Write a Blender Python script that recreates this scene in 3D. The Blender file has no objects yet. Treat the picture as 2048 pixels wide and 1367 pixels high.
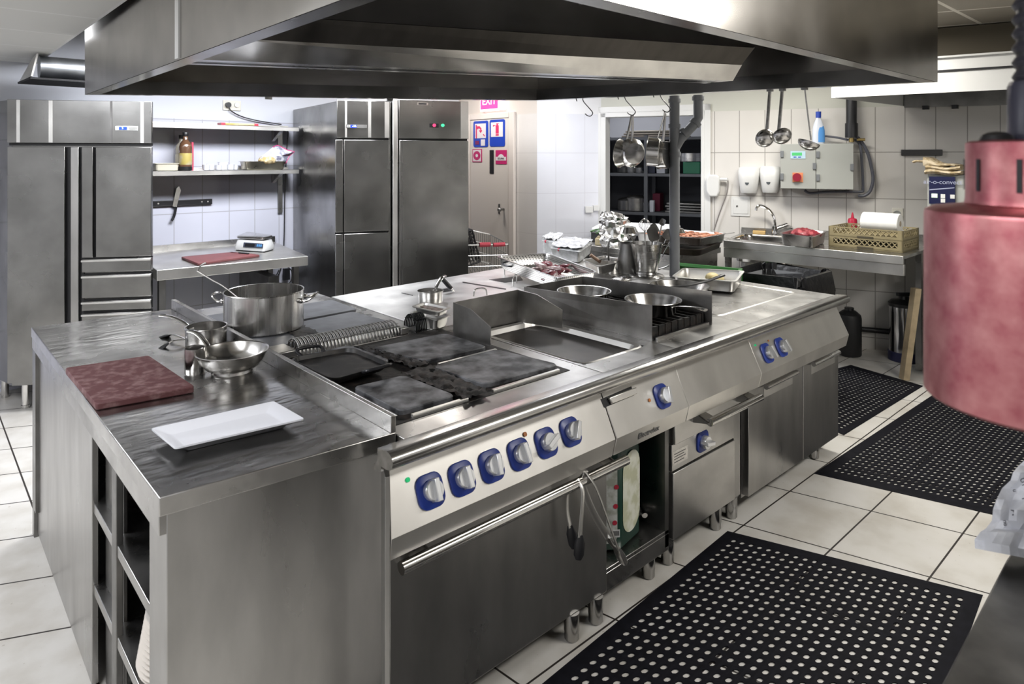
import bpy, bmesh, math, random
from mathutils import Vector as V, Matrix as M
random.seed(7)
S = bpy.context.scene
COL = S.collection
# ---------------------------------------------------------------- camera, exposure, world, lamps
FPX, CX, CY, YAW, EYE = 1334.0, 1024.0, 315.2, 0.73895, 1.606
cd = bpy.data.cameras.new('camera'); cam = bpy.data.objects.new('camera', cd); COL.objects.link(cam)
cd.sensor_fit = 'HORIZONTAL'; cd.sensor_width = 36; cd.lens = FPX / 2048 * 36
cd.shift_y = -(683.5 - CY) / 2048
cam.location = (0, 0, EYE); cam.rotation_euler = (math.pi / 2, 0, -YAW)
cd.clip_start = .02
cd.dof.use_dof = True; cd.dof.focus_distance = 2.8; cd.dof.aperture_fstop = 6.5
S.camera = cam
S.view_settings.view_transform = 'Standard'; S.view_settings.look = 'None'
S.view_settings.exposure = 1.0; S.view_settings.gamma = 1; S.view_settings.use_curve_mapping = False
S.cycles.max_bounces = 8; S.cycles.glossy_bounces = 5; S.cycles.diffuse_bounces = 4
S.cycles.caustics_reflective = False; S.cycles.caustics_refractive = False
S.cycles.sample_clamp_indirect = 6; S.cycles.use_denoising = True
w = bpy.data.worlds.new('world'); S.world = w; w.use_nodes = True
w.node_tree.nodes['Background'].inputs[0].default_value = (.8, .85, 1, 1)
w.node_tree.nodes['Background'].inputs[1].default_value = .25
# ceiling lamps: name, x, y, z, size x, size y, watts, colour
LAMPS = [
    ('aisle beside the tall fridge on the left', -.75, 3.3, 2.25, .5, 1.5, 26, (.93, .95, 1)),
    ('near corner of the kitchen, added to brighten the worktop', -.9, .7, 2.53, .5, 1.5, 30, (.96, .97, 1)),  # added fill lamp out of view, lifts the platter and near worktop
    ('aisle in front of the cooking range', 3.1, -.6, 2.53, 1.5, .5, 34, (1, .97, .92)),
    ('corner by the wash sink', 4.55, 2.0, 2.53, .4, 1.2, 27, (1, .97, .9)),
    ('wall with the steel shelves', 1.75, 4.2, 2.53, 1.8, .7, 74, (.93, .95, 1)),
    ('bright tiled corner by the store doorway', 4.1, 3.75, 2.53, .4, .7, 11, (.95, .96, 1)),
    ('alcove with the white door, added to brighten it', 3.75, 5.1, 2.53, .4, .4, 9, (1, .94, .88)),  # unseen extra lamp, put in to brighten the door alcove
    ('store room behind the doorway', 5.9, 4.6, 2.5, .5, .5, 7, (.95, .96, 1)),
]
# ---------------------------------------------------------------- pixel helpers (2048 x 1367 frame)
FW = V((math.sin(YAW), math.cos(YAW), 0)); RT = V((math.cos(YAW), -math.sin(YAW), 0))
def ray(px, py): return FW + RT * ((px - CX) / FPX) + V((0, 0, -(py - CY) / FPX))
def at(px, py, z):
    d = ray(px, py); return V((0, 0, EYE)) + d * ((z - EYE) / d.z)
class Plane:                       # a vertical plane through two plan points; normal n faces the camera
    def __init__(s, p0, p1):
        s.p0 = V((p0[0], p0[1], 0)); e = V((p1[0], p1[1], 0)) - s.p0; s.L = e.length; s.e = e.normalized()
        n = V((s.e.y, -s.e.x, 0)); s.n = n if n.dot(-s.p0) > 0 else -n
    def hit(s, px, py, d=0):
        r = ray(px, py); o = s.p0 + s.n * d; t = o.dot(s.n) / r.dot(s.n); q = V((0, 0, EYE)) + r * t
        return (q - o).dot(s.e), q.z
    def pt(s, u, z, d=0): 
        q = s.p0 + s.e * u + s.n * d; return V((q.x, q.y, z))
    def rect(s, x0, y0, x1, y1, d=0):   # pixel box -> (u0,u1,z0,z1)
        ym, xm = (y0 + y1) / 2, (x0 + x1) / 2
        return s.hit(x0, ym, d)[0], s.hit(x1, ym, d)[0], s.hit(xm, y1, d)[1], s.hit(xm, y0, d)[1]
# ---------------------------------------------------------------- mesh builder
def rr(w, l, r, n=4, cx=0, cy=0):       # rounded rectangle loop
    out = []
    for k, (sx, sy) in enumerate(((1, 1), (-1, 1), (-1, -1), (1, -1))):
        for i in range(n + 1):
            a = math.pi / 2 * (k + i / n)
            out.append((cx + sx * (w / 2 - r) + r * math.cos(a), cy + sy * (l / 2 - r) + r * math.sin(a)))
    return out
def smooth(pts, k=5):                   # catmull-rom through points
    pts = [V(p) for p in pts]; P = [pts[0] * 2 - pts[1]] + pts + [pts[-1] * 2 - pts[-2]]; out = []
    for i in range(1, len(P) - 2):
        a, b, c, d = P[i - 1:i + 3]
        for j in range(k):
            t = j / k
            out.append(.5 * ((2 * b) + (c - a) * t + (2 * a - 5 * b + 4 * c - d) * t * t + (3 * b - a - 3 * c + d) * t ** 3))
    return out + [pts[-1]]
class MB:
    def __init__(s): s.bm = bmesh.new()
    def loft(s, loops, c0=True, c1=True, closed=True):
        L = [[s.bm.verts.new(V(p)) for p in l] for l in loops]
        n = len(L[0])
        for a, b in zip(L, L[1:]):
            for i in range(n if closed else n - 1):
                j = (i + 1) % n
                try: s.bm.faces.new((a[i], a[j], b[j], b[i]))
                except ValueError: pass
        if c0: s.bm.faces.new(L[0][::-1])
        if c1: s.bm.faces.new(L[-1])
        return s
    def box(s, x0, x1, y0, y1, z0, z1):
        return s.prism([(x0, y0), (x1, y0), (x1, y1), (x0, y1)], z0, z1)
    def prism(s, p, z0, z1):
        f = lambda z, i: z[i] if isinstance(z, (list, tuple)) else z
        return s.loft([[(a, b, f(z0, i)) for i, (a, b) in enumerate(p)], [(a, b, f(z1, i)) for i, (a, b) in enumerate(p)]])
    def slab(s, pts, vec):
        v = V(vec); return s.loft([[V(p) for p in pts], [V(p) + v for p in pts]])
    def poly(s, pts): s.bm.faces.new([s.bm.verts.new(V(p)) for p in pts]); return s
    def ring(s, c, ax, r, n):
        ax = V(ax).normalized(); a = ax.orthogonal().normalized(); b = ax.cross(a)
        return [V(c) + (a * math.cos(2 * math.pi * i / n) + b * math.sin(2 * math.pi * i / n)) * r for i in range(n)]
    def cyl(s, a, b, r, r2=None, n=18):
        a, b = V(a), V(b); d = b - a
        return s.loft([s.ring(a, d, r, n), s.ring(b, d, r if r2 is None else r2, n)])
    def tube(s, pts, r, n=8, flat=None):
        pts = [V(p) for p in pts]; loops = []; up = None
        for i, p in enumerate(pts):
            t = (pts[min(i + 1, len(pts) - 1)] - pts[max(i - 1, 0)]).normalized()
            if up is None: up = t.orthogonal().normalized() if abs(t.z) > .95 else V((0, 0, 1))
            sd = t.cross(up).normalized(); u2 = sd.cross(t).normalized(); up = u2
            rad = r(i / (len(pts) - 1)) if callable(r) else r
            ra, rb = (rad, rad) if flat is None else (rad, rad * flat)
            loops.append([p + sd * ra * math.cos(2 * math.pi * k / n) + u2 * rb * math.sin(2 * math.pi * k / n) for k in range(n)])
        return s.loft(loops)
    def lathe(s, prof, n=32, c=(0, 0, 0), cap0=True, cap1=True):
        c = V(c)
        return s.loft([[c + V((r * math.cos(2 * math.pi * k / n), r * math.sin(2 * math.pi * k / n), z)) for k in range(n)] for r, z in prof], cap0, cap1)
    def ball(s, c, r, n=10, sc=(1, 1, 1)):
        m = M.Translation(V(c)) @ M.Diagonal((r * sc[0], r * sc[1], r * sc[2], 1))
        bmesh.ops.create_uvsphere(s.bm, u_segments=n * 2, v_segments=n, radius=1, matrix=m); return s
    def tf(s, m): bmesh.ops.transform(s.bm, matrix=m, verts=s.bm.verts); return s
    def add(s, o, m=None):
        if m is not None: o.tf(m)
        me = bpy.data.meshes.new('t'); o.bm.to_mesh(me); s.bm.from_mesh(me); bpy.data.meshes.remove(me); o.bm.free(); return s
    def jitter(s, a, seed=1):
        rg = random.Random(seed)
        for v in s.bm.verts: v.co += V((rg.uniform(-a, a), rg.uniform(-a, a), rg.uniform(-a, a)))
        return s
WORLD = set()
def tag(o, label, cat, group=None):
    o['label'] = label; o['category'] = cat
    if group: o['group'] = group
    return o
def thing(name, label, cat, loc=(0, 0, 0), rz=0, group=None, world=False):
    o = bpy.data.objects.new(name, None); COL.objects.link(o); o.empty_display_size = .05
    o.location = loc; o.rotation_euler = (0, 0, rz); tag(o, label, cat, group)
    if world: WORLD.add(o)
    return o
def root_of(o):
    while o.parent: o = o.parent
    return o
def obj(name, mb, mat, parent=None, sm=35, bev=0, label=None, keep=False):
    bm = mb.bm
    if not keep: bmesh.ops.recalc_face_normals(bm, faces=bm.faces)
    me = bpy.data.meshes.new(name)
    loc = V((0, 0, 0))
    if parent is None:
        xs = [v.co for v in bm.verts]
        loc = V(((min(v.x for v in xs) + max(v.x for v in xs)) / 2, (min(v.y for v in xs) + max(v.y for v in xs)) / 2, min(v.z for v in xs)))
    elif root_of(parent) in WORLD:
        loc = root_of(parent).location
    for v in bm.verts: v.co -= loc
    bm.to_mesh(me); bm.free()
    for p in me.polygons: p.use_smooth = True
    me.set_sharp_from_angle(angle=math.radians(sm))
    for m_ in (mat if isinstance(mat, (list, tuple)) else [mat]): me.materials.append(m_)
    o = bpy.data.objects.new(name, me); COL.objects.link(o)
    if parent is None: o.location = loc
    else: o.parent = parent
    if bev:
        b = o.modifiers.new('bevel', 'BEVEL'); b.width = bev; b.segments = 2; b.limit_method = 'ANGLE'; b.angle_limit = math.radians(40)
        b.harden_normals = False
    if label: o['label'] = label
    return o
def struct(o): o['kind'] = 'structure'; return o
def solo(name, mb, mat, label, cat, group=None, **k): return tag(obj(name, mb, mat, None, **k), label, cat, group)
def dup(root, loc, rz=None, label=None):
    r = root.copy(); COL.objects.link(r); r.location = loc
    if rz is not None: r.rotation_euler = (0, 0, rz)
    if label: r['label'] = label
    if root in WORLD: WORLD.add(r)
    def rec(src, dst):
        for ch in list(src.children):
            c = ch.copy(); COL.objects.link(c); c.parent = dst; rec(ch, c)
    rec(root, r); return r
def text(name, body, size, mat, parent, origin, ex, ez, depth=.0006, ax='CENTER'):
    """lettering lying on the plane spanned by ex (reading direction) and ez (up)"""
    c = bpy.data.curves.new('t', 'FONT'); c.body = body; c.size = size; c.extrude = depth; c.align_x = ax; c.align_y = 'CENTER'
    to = bpy.data.objects.new('t', c); COL.objects.link(to)
    dg = bpy.context.evaluated_depsgraph_get(); me = bpy.data.meshes.new_from_object(to.evaluated_get(dg))
    bpy.data.objects.remove(to)
    ex, ez = V(ex).normalized(), V(ez).normalized(); n = ex.cross(ez); lo = root_of(parent).location if root_of(parent) in WORLD else V((0, 0, 0))
    for v in me.vertices: v.co = V(origin) - lo + ex * v.co.x + ez * v.co.y + n * v.co.z
    me.materials.append(mat); o = bpy.data.objects.new(name, me); COL.objects.link(o); o.parent = parent; return o
# ---------------------------------------------------------------- materials
def nodes(name):
    m = bpy.data.materials.new(name); m.use_nodes = True; nt = m.node_tree; return m, nt, nt.nodes['Principled BSDF']
def N(nt, t, **k):
    n = nt.nodes.new(t)
    for a, b in k.items(): setattr(n, a, b)
    return n
def ramp(nt, src, stops):
    r = N(nt, 'ShaderNodeValToRGB'); nt.links.new(src, r.inputs[0]); e = r.color_ramp.elements
    while len(e) < len(stops): e.new(.5)
    for i, (p, c) in enumerate(stops):
        e[i].position = p; e[i].color = (c if isinstance(c, tuple) else (c, c, c)) + (1,)
    return r
def noise(nt, scale, sc=(1, 1, 1), detail=4, coord='Object'):
    t = N(nt, 'ShaderNodeTexCoord'); mp = N(nt, 'ShaderNodeMapping'); mp.inputs['Scale'].default_value = sc
    nz = N(nt, 'ShaderNodeTexNoise'); nz.inputs['Scale'].default_value = scale; nz.inputs['Detail'].default_value = detail
    nt.links.new(t.outputs[coord], mp.inputs[0]); nt.links.new(mp.outputs[0], nz.inputs['Vector']); return nz
def bump(nt, b, src, strength, dist=.002):
    n = N(nt, 'ShaderNodeBump'); n.inputs['Strength'].default_value = strength; n.inputs['Distance'].default_value = dist
    nt.links.new(src, n.inputs['Height']); nt.links.new(n.outputs[0], b.inputs['Normal'])
def steel(name, c=.55, r=(.18, .38), sc=(1, 1, 1), scale=6, wave=0, grain=0, tint=(1, .985, .96), dirt=0):
    m, nt, b = nodes(name); b.inputs['Metallic'].default_value = 1
    nz = noise(nt, scale, sc, 6)
    rp = ramp(nt, nz.outputs[0], [(.3, r[0]), (.7, r[1])]); nt.links.new(rp.outputs[0], b.inputs['Roughness'])
    n2 = noise(nt, scale * 1.7, sc, 5)
    lo = tuple(c * t * (.82 - dirt) for t in tint); hi = tuple(c * t * 1.1 for t in tint)
    rc = ramp(nt, n2.outputs[0], [(.3, lo), (.7, hi)]); nt.links.new(rc.outputs[0], b.inputs['Base Color'])
    if wave: bump(nt, b, noise(nt, wave[0], wave[2] if len(wave) > 2 else (1, 1, 1), 2).outputs[0], wave[1], .01)
    elif grain: bump(nt, b, noise(nt, grain[0], grain[2], 3).outputs[0], grain[1], .001)
    return m
def plain(name, c, r=.5, metal=0, var=0, scale=8, spec=None, coat=0, emit=None, bumpy=None):
    m, nt, b = nodes(name); b.inputs['Roughness'].default_value = r; b.inputs['Metallic'].default_value = metal
    b.inputs['Base Color'].default_value = (*c, 1)
    if var:
        nz = noise(nt, scale, detail=6)
        rc = ramp(nt, nz.outputs[0], [(.3, tuple(x * (1 - var) for x in c)), (.7, tuple(min(1, x * (1 + var)) for x in c))])
        nt.links.new(rc.outputs[0], b.inputs['Base Color'])
    if coat: b.inputs['Coat Weight'].default_value = coat
    if emit: b.inputs['Emission Color'].default_value = (*emit[0], 1); b.inputs['Emission Strength'].default_value = emit[1]
    if bumpy: bump(nt, b, noise(nt, bumpy[0], detail=5).outputs[0], bumpy[1], .004)
    return m
def two(name, c1, c2, scale, r=.6, lo=.42, hi=.58, sc=(1, 1, 1), bumpy=0, metal=0, detail=6):
    m, nt, b = nodes(name); nz = noise(nt, scale, sc, detail); rc = ramp(nt, nz.outputs[0], [(lo, c1), (hi, c2)])
    nt.links.new(rc.outputs[0], b.inputs['Base Color']); b.inputs['Roughness'].default_value = r; b.inputs['Metallic'].default_value = metal
    if bumpy: bump(nt, b, nz.outputs[0], bumpy, .004)
    return m
def glass(name, c, r=.02, alpha=None):
    m, nt, b = nodes(name); b.inputs['Base Color'].default_value = (*c, 1); b.inputs['Roughness'].default_value = r
    b.inputs['Transmission Weight'].default_value = 1; b.inputs['IOR'].default_value = 1.3
    if alpha is not None: b.inputs['Alpha'].default_value = alpha
    return m
def mth(nt, op, a, b=None, c=None):
    n = N(nt, 'ShaderNodeMath', operation=op)
    for i, x in enumerate((a, b, c)):
        if x is None: continue
        if isinstance(x, (int, float)): n.inputs[i].default_value = x
        else: nt.links.new(x, n.inputs[i])
    return n.outputs[0]
def gridmask(nt, u, v, lw_u, lw_v):     # 1 on grout lines of a unit grid
    out = []
    for x, lw in ((u, lw_u), (v, lw_v)):
        f = mth(nt, 'ABSOLUTE', mth(nt, 'SUBTRACT', mth(nt, 'FRACT', mth(nt, 'ADD', x, 100.5)), .5))
        out.append(mth(nt, 'LESS_THAN', f, lw))
    return mth(nt, 'MAXIMUM', *out)
def tilemat(name, tile, grout, tw, th, lw, off=(0, 0), rough=.12, paint=None, z_paint=9, var=.05):
    """wall tiles on UVs in metres (u along the wall, v = height); above z_paint smooth paint"""
    m, nt, b = nodes(name); t = N(nt, 'ShaderNodeTexCoord'); s = N(nt, 'ShaderNodeSeparateXYZ'); nt.links.new(t.outputs['UV'], s.inputs[0])
    u = mth(nt, 'DIVIDE', mth(nt, 'SUBTRACT', s.outputs[0], off[0]), tw); v = mth(nt, 'DIVIDE', mth(nt, 'SUBTRACT', s.outputs[1], off[1]), th)
    g = gridmask(nt, u, v, lw / tw, lw / th)
    nz = noise(nt, 3, detail=3); rc = ramp(nt, nz.outputs[0], [(.3, tuple(x * (1 - var) for x in tile)), (.7, tile)])
    mx = N(nt, 'ShaderNodeMix', data_type='RGBA'); nt.links.new(g, mx.inputs[0]); nt.links.new(rc.outputs[0], mx.inputs[6]); mx.inputs[7].default_value = (*grout, 1)
    top = mth(nt, 'GREATER_THAN', s.outputs[1], z_paint)
    m2 = N(nt, 'ShaderNodeMix', data_type='RGBA'); nt.links.new(top, m2.inputs[0]); nt.links.new(mx.outputs[2], m2.inputs[6]); m2.inputs[7].default_value = (*(paint or tile), 1)
    nt.links.new(m2.outputs[2], b.inputs['Base Color'])
    nt.links.new(mth(nt, 'ADD', mth(nt, 'MULTIPLY', mth(nt, 'MAXIMUM', g, top), .5), rough), b.inputs['Roughness'])
    return m
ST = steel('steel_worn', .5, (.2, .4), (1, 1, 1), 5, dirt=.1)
STT = steel('steel_worktop', .52, (.14, .34), (1, 1, 1), 4, wave=(9, .22, (1, 2.2, 1)), dirt=.12)
STV = steel('steel_brushed_vertical', .46, (.26, .36), (2.2, 2.2, .7), 2.5, grain=(40, .02, (1, 1, 1)), dirt=.0)
STH = steel('steel_brushed_horizontal', .55, (.26, .38), (1, 1, 1.5), 3, grain=(40, .02, (1, 1, 1)), dirt=.03)
STLEG = steel('steel_legs', .42, (.15, .3), (1, 1, 1), 5)
STL = steel('steel_light_satin', .72, (.3, .42), (1, 1, 1), 3, tint=(1, .985, .95), dirt=0)
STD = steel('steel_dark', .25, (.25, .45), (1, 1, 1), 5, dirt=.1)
STF = steel('steel_fridge', .29, (.15, .33), (1, 1, 1), 2.2, wave=(1.8, .10, (1, 1, .5)), dirt=.15, tint=(1, .99, .96))
STB = steel('steel_bright', .7, (.08, .2), (1, 1, 1), 5)
STP = steel('steel_pan', .62, (.16, .28), (1, 1, 8), 5)
STG = steel('steel_grey_guard', .34, (.3, .5), (1, 1, 1), 7, tint=(1, .97, .93), dirt=.1)
STHO = steel('steel_hood', .52, (.16, .26), (1, 1, 1), 2.5, wave=(2.0, .04), tint=(1, .96, .9))
STHI = steel('steel_hood_inner', .3, (.16, .3), (1, 1, 1), 3)
CHR = plain('chrome', (.75, .75, .76), .08, 1)
IRON = two('cast_iron_grey', (.022, .022, .025), (.27, .275, .29), 15, .5, .38, .72, metal=.2, detail=12)
BURN = two('burnt_black', (.004, .004, .004), (.03, .022, .018), 40, .55, .45, .7, bumpy=.5)
BLK = plain('black_plastic', (.012, .012, .014), .35)
DARK = plain('dark_void_metal', (.02, .02, .022), .6, .3)
RUB = plain('black_rubber', (.006, .006, .009), .7, var=.3, scale=30); RUB.node_tree.nodes['Principled BSDF'].inputs['Specular IOR Level'].default_value = .12
BLUE = plain('blue_bezel', (.015, .04, .26), .35)
WPL = plain('white_plastic', (.7, .7, .685), .3)
WPA = plain('white_paint', (.74, .74, .73), .55, var=.03, scale=2)
CER = plain('white_porcelain', (.84, .85, .9), .25, coat=.15)
GRYP = plain('grey_pipe', (.26, .27, .285), .5)
GRYB = plain('grey_enamel', (.37, .38, .355), .42)
BOARD = two('brown_board', (.105, .036, .038), (.27, .165, .16), 34, .62, .46, .80, bumpy=.08, detail=15)
BOARD2 = plain('red_brown_board', (.125, .035, .036), .5, var=.2)
COPPER = two('copper_lamp', (.40, .115, .135), (.60, .27, .27), 48, .36, .3, .72, metal=.9, detail=12)
# ---------------------------------------------------------------- the setting
BACKW = Plane((-2.2, 5.75), (4.46, 5.75))
DOORW = Plane((4.46, 4.54), (4.46, 5.75))
BRW = Plane((4.46, 4.54), (5.056, 4.25))
RW = Plane((5.056, 4.25), (7.79, -2.0))          # runs past the sink towards the camera side
def uvquad(name, quads, mat, thick=None):
    """quads: list of (4 corners, 4 uvs)"""
    me = bpy.data.meshes.new(name); bm = bmesh.new(); uvl = bm.loops.layers.uv.new('UVMap')
    for cs, us in quads:
        f = bm.faces.new([bm.verts.new(V(c)) for c in cs])
        for l, q in zip(f.loops, us): l[uvl].uv = q
    bm.to_mesh(me); bm.free(); me.materials.append(mat)
    o = bpy.data.objects.new(name, me); COL.objects.link(o); return struct(o)
def wallq(pl, u0, u1, z0, z1, back=0):
    c = [pl.pt(u0, z0), pl.pt(u1, z0), pl.pt(u1, z1), pl.pt(u0, z1)]
    return (c, [(u0, z0), (u1, z0), (u1, z1), (u0, z1)])
ZC, ZL = 2.55, 2.27                                  # ceiling heights: main room, low part on the left
T_BACK = tilemat('tile_back_wall', (.66, .67, .76), (.4, .4, .44), .215, .377, .0035, (1.591, 1.157), paint=(.66, .68, .74), z_paint=1.92)
T_RIGHT = tilemat('tile_right_wall', (.69, .665, .63), (.30, .285, .26), .216, .388, .0034, (1.29, 1.264), paint=(.56, .56, .5), z_paint=2.03)
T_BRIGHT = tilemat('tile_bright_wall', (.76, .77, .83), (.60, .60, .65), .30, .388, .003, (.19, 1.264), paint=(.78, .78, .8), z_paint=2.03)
T_DOORW = tilemat('tile_door_wall', (.68, .65, .62), (.54, .51, .49), .30, .388, .003, (0, 1.264), paint=(.62, .57, .52), z_paint=2.03)
# floor: white tiles, laid slightly askew in front of the range
m, nt, b = nodes('floor_tiles'); tc = N(nt, 'ShaderNodeTexCoord'); sx = N(nt, 'ShaderNodeSeparateXYZ'); nt.links.new(tc.outputs['UV'], sx.inputs[0])
x, y = sx.outputs[0], sx.outputs[1]
left = mth(nt, 'LESS_THAN', x, .75); k = mth(nt, 'MINIMUM', mth(nt, 'MAXIMUM', mth(nt, 'MULTIPLY', mth(nt, 'SUBTRACT', x, .9), .22), 0), .29)
uu = mth(nt, 'DIVIDE', mth(nt, 'SUBTRACT', mth(nt, 'ADD', x, mth(nt, 'MULTIPLY', k, mth(nt, 'SUBTRACT', y, 1.47))), 2.714), .442)
uu = mth(nt, 'ADD', uu, mth(nt, 'MULTIPLY', left, .15))
vr = mth(nt, 'DIVIDE', mth(nt, 'SUBTRACT', y, 1.474), .332)
vl = mth(nt, 'DIVIDE', mth(nt, 'SUBTRACT', mth(nt, 'ADD', y, mth(nt, 'MULTIPLY', mth(nt, 'SUBTRACT', x, .43), .46)), 2.702), .377)
vv = mth(nt, 'ADD', mth(nt, 'MULTIPLY', left, vl), mth(nt, 'MULTIPLY', mth(nt, 'SUBTRACT', 1, left), vr))
g = gridmask(nt, uu, vv, .0085, .0105)
nz = noise(nt, 5, detail=8); rc = ramp(nt, nz.outputs[0], [(.3, (.50, .47, .42)), (.55, (.62, .60, .56)), (.75, (.66, .64, .61))])
n3 = noise(nt, 55, detail=4); sp = mth(nt, 'GREATER_THAN', n3.outputs[0], .71)
m1 = N(nt, 'ShaderNodeMix', data_type='RGBA'); nt.links.new(mth(nt, 'MULTIPLY', sp, .45), m1.inputs[0]); nt.links.new(rc.outputs[0], m1.inputs[6]); m1.inputs[7].default_value = (.3, .25, .19, 1)
m2 = N(nt, 'ShaderNodeMix', data_type='RGBA'); nt.links.new(g, m2.inputs[0]); nt.links.new(m1.outputs[2], m2.inputs[6]); m2.inputs[7].default_value = (.03, .025, .022, 1)
nt.links.new(m2.outputs[2], b.inputs['Base Color']); b.inputs['Roughness'].default_value = .33
FLOORM = m
def flq(x0, x1, y0, y1): c = [(x0, y0, 0), (x1, y0, 0), (x1, y1, 0), (x0, y1, 0)]; return (c, [(q[0], q[1]) for q in c])
uvquad('floor', [flq(-2.2, 9, -2, 8)], FLOORM)
# ceiling with a bright T-bar grid
def ceilmat(name, c, bar, tw, th, lw, off, sh=0):
    m, nt, b = nodes(name); tc = N(nt, 'ShaderNodeTexCoord'); s = N(nt, 'ShaderNodeSeparateXYZ'); nt.links.new(tc.outputs['UV'], s.inputs[0])
    xs = mth(nt, 'ADD', s.outputs[0], mth(nt, 'MULTIPLY', s.outputs[1], sh))
    u = mth(nt, 'DIVIDE', mth(nt, 'SUBTRACT', xs, off[0]), tw); v = mth(nt, 'DIVIDE', mth(nt, 'SUBTRACT', s.outputs[1], off[1]), th)
    g = gridmask(nt, u, v, lw / tw, lw / th); mx = N(nt, 'ShaderNodeMix', data_type='RGBA'); nt.links.new(g, mx.inputs[0])
    mx.inputs[6].default_value = (*c, 1); mx.inputs[7].default_value = (*bar, 1); nt.links.new(mx.outputs[2], b.inputs['Base Color']); b.inputs['Roughness'].default_value = .7; return m
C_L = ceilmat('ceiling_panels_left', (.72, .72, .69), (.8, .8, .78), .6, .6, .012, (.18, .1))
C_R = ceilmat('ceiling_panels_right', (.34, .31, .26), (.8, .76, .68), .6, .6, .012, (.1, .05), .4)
def clq(x0, x1, y0, y1, z): c = [(x0, y0, z), (x0, y1, z), (x1, y1, z), (x1, y0, z)]; return (c, [(q[0], q[1]) for q in c])
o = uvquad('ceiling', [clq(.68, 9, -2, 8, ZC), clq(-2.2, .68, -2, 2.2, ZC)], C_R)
o = uvquad('ceiling_low', [clq(-2.2, .68, 2.2, 5.75, ZL)], C_L); o.name = 'ceiling_left'
mb = MB(); mb.prism([(.68, 5.75), (.68, 2.2), (-2.2, 2.2), (-2.2, 2.18), (.695, 2.18), (.695, 5.75)], ZL, ZC); o = struct(obj('trim_1', mb, WPA))
uvquad('wall_back', [wallq(BACKW, 0, 6.66, 0, ZC)], T_BACK)
# UVs of the back wall run from its left end: shift so that world x is the coordinate
for l in bpy.data.objects['wall_back'].data.uv_layers[0].data: l.uv.x -= 2.2
uvquad('wall_alcove', [wallq(DOORW, 0, 1.21, 0, ZC)], T_DOORW)
uvquad('wall_middle', [wallq(BRW, 0, BRW.L, 0, ZC)], T_BRIGHT)
LD = 1.0 - .015                                       # doorway width along the right wall
uvquad('wall_right', [wallq(RW, LD, RW.L, 0, ZC), wallq(RW, 0, LD, 2.04, ZC)], T_RIGHT)
PW = plain('paint_hidden_walls', (.6, .6, .6), .6)
uvquad('wall_left', [([(-2.2, -2, 0), (-2.2, 5.75, 0), (-2.2, 5.75, ZC), (-2.2, -2, ZC)], [(0, 0)] * 4)], PW)
uvquad('wall_front', [([(-2.2, -2, 0), (7.79, -2, 0), (7.79, -2, ZC), (-2.2, -2, ZC)], [(0, 0)] * 4)], PW)
# store room behind the doorway
e, n = RW.e, -RW.n
P = lambda u, d, z: V((RW.p0 + RW.e * u - RW.n * d).to_tuple()[:2] + (z,))
PWS = plain('paint_store', (.55, .56, .6), .6)
uvquad('wall_store', [([P(-.5, 1.9, 0), P(1.7, 1.9, 0), P(1.7, 1.9, ZC), P(-.5, 1.9, ZC)], [(0, 0)] * 4),
                      ([P(-.5, .12, 0), P(-.5, 1.9, 0), P(-.5, 1.9, ZC), P(-.5, .12, ZC)], [(0, 0)] * 4),
                      ([P(1.7, .12, 0), P(1.7, 1.9, 0), P(1.7, 1.9, ZC), P(1.7, .12, ZC)], [(0, 0)] * 4),
                      ([P(-.5, .12, 0), P(0, .12, 0), P(0, .12, ZC), P(-.5, .12, ZC)], [(0, 0)] * 4),
                      ([P(LD, .12, 0), P(1.7, .12, 0), P(1.7, .12, ZC), P(LD, .12, ZC)], [(0, 0)] * 4)], PWS)
# doorway lining and casing
mb = MB()
for u0, u1 in ((-.0, .05), (LD - .03, LD)):
    mb.slab([P(u0, -.02, 0), P(u1, -.02, 0), P(u1, .14, 0), P(u0, .14, 0)], (0, 0, 2.04))
mb.slab([P(0, -.02, 2.0), P(LD, -.02, 2.0), P(LD, .14, 2.0), P(0, .14, 2.0)], (0, 0, .05))
mb.slab([P(-.06, -.02, 0), P(.0, -.02, 0), P(.0, -.001, 0), P(-.06, -.001, 0)], (0, 0, 2.1))
mb.slab([P(LD, -.02, 0), P(LD + .055, -.02, 0), P(LD + .055, -.001, 0), P(LD, -.001, 0)], (0, 0, 2.1))
mb.slab([P(-.06, -.02, 2.04), P(LD + .055, -.02, 2.04), P(LD + .055, -.001, 2.04), P(-.06, -.001, 2.04)], (0, 0, .06))
struct(obj('trim_2', mb, WPL, bev=.003))
# white door in the alcove with its frame
d0, d1, dz0, dz1 = DOORW.hit(1022, 300)[0], DOORW.hit(945, 300)[0], .01, 2.0
mb = MB(); mb.slab([DOORW.pt(d0, dz0, .003), DOORW.pt(d1, dz0, .003), DOORW.pt(d1, dz1, .003), DOORW.pt(d0, dz1, .003)], DOORW.n * .025)
door = struct(obj('door_1', mb, plain('door_paint', (.66, .61, .56), .4), bev=.003))
mb = MB()
for a, c in ((d0 - .075, d0 - .004), (d1 + .004, d1 + .05)):
    mb.slab([DOORW.pt(a, 0, .001), DOORW.pt(c, 0, .001), DOORW.pt(c, dz1 + .06, .001), DOORW.pt(a, dz1 + .06, .001)], DOORW.n * .035)
mb.slab([DOORW.pt(d0, dz1 + .004, .001), DOORW.pt(d1, dz1 + .004, .001), DOORW.pt(d1, dz1 + .06, .001), DOORW.pt(d0, dz1 + .06, .001)], DOORW.n * .035)
struct(obj('trim_3', mb, plain('door_frame_paint', (.68, .62, .57), .4), bev=.003))
u, z = DOORW.hit(1012, 418)
mb = MB(); q = DOORW.pt(u, z, .028); mb.cyl(q, q + DOORW.n * .05, .012); mb.ball(q + DOORW.n * .06, .022, 8)
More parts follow.
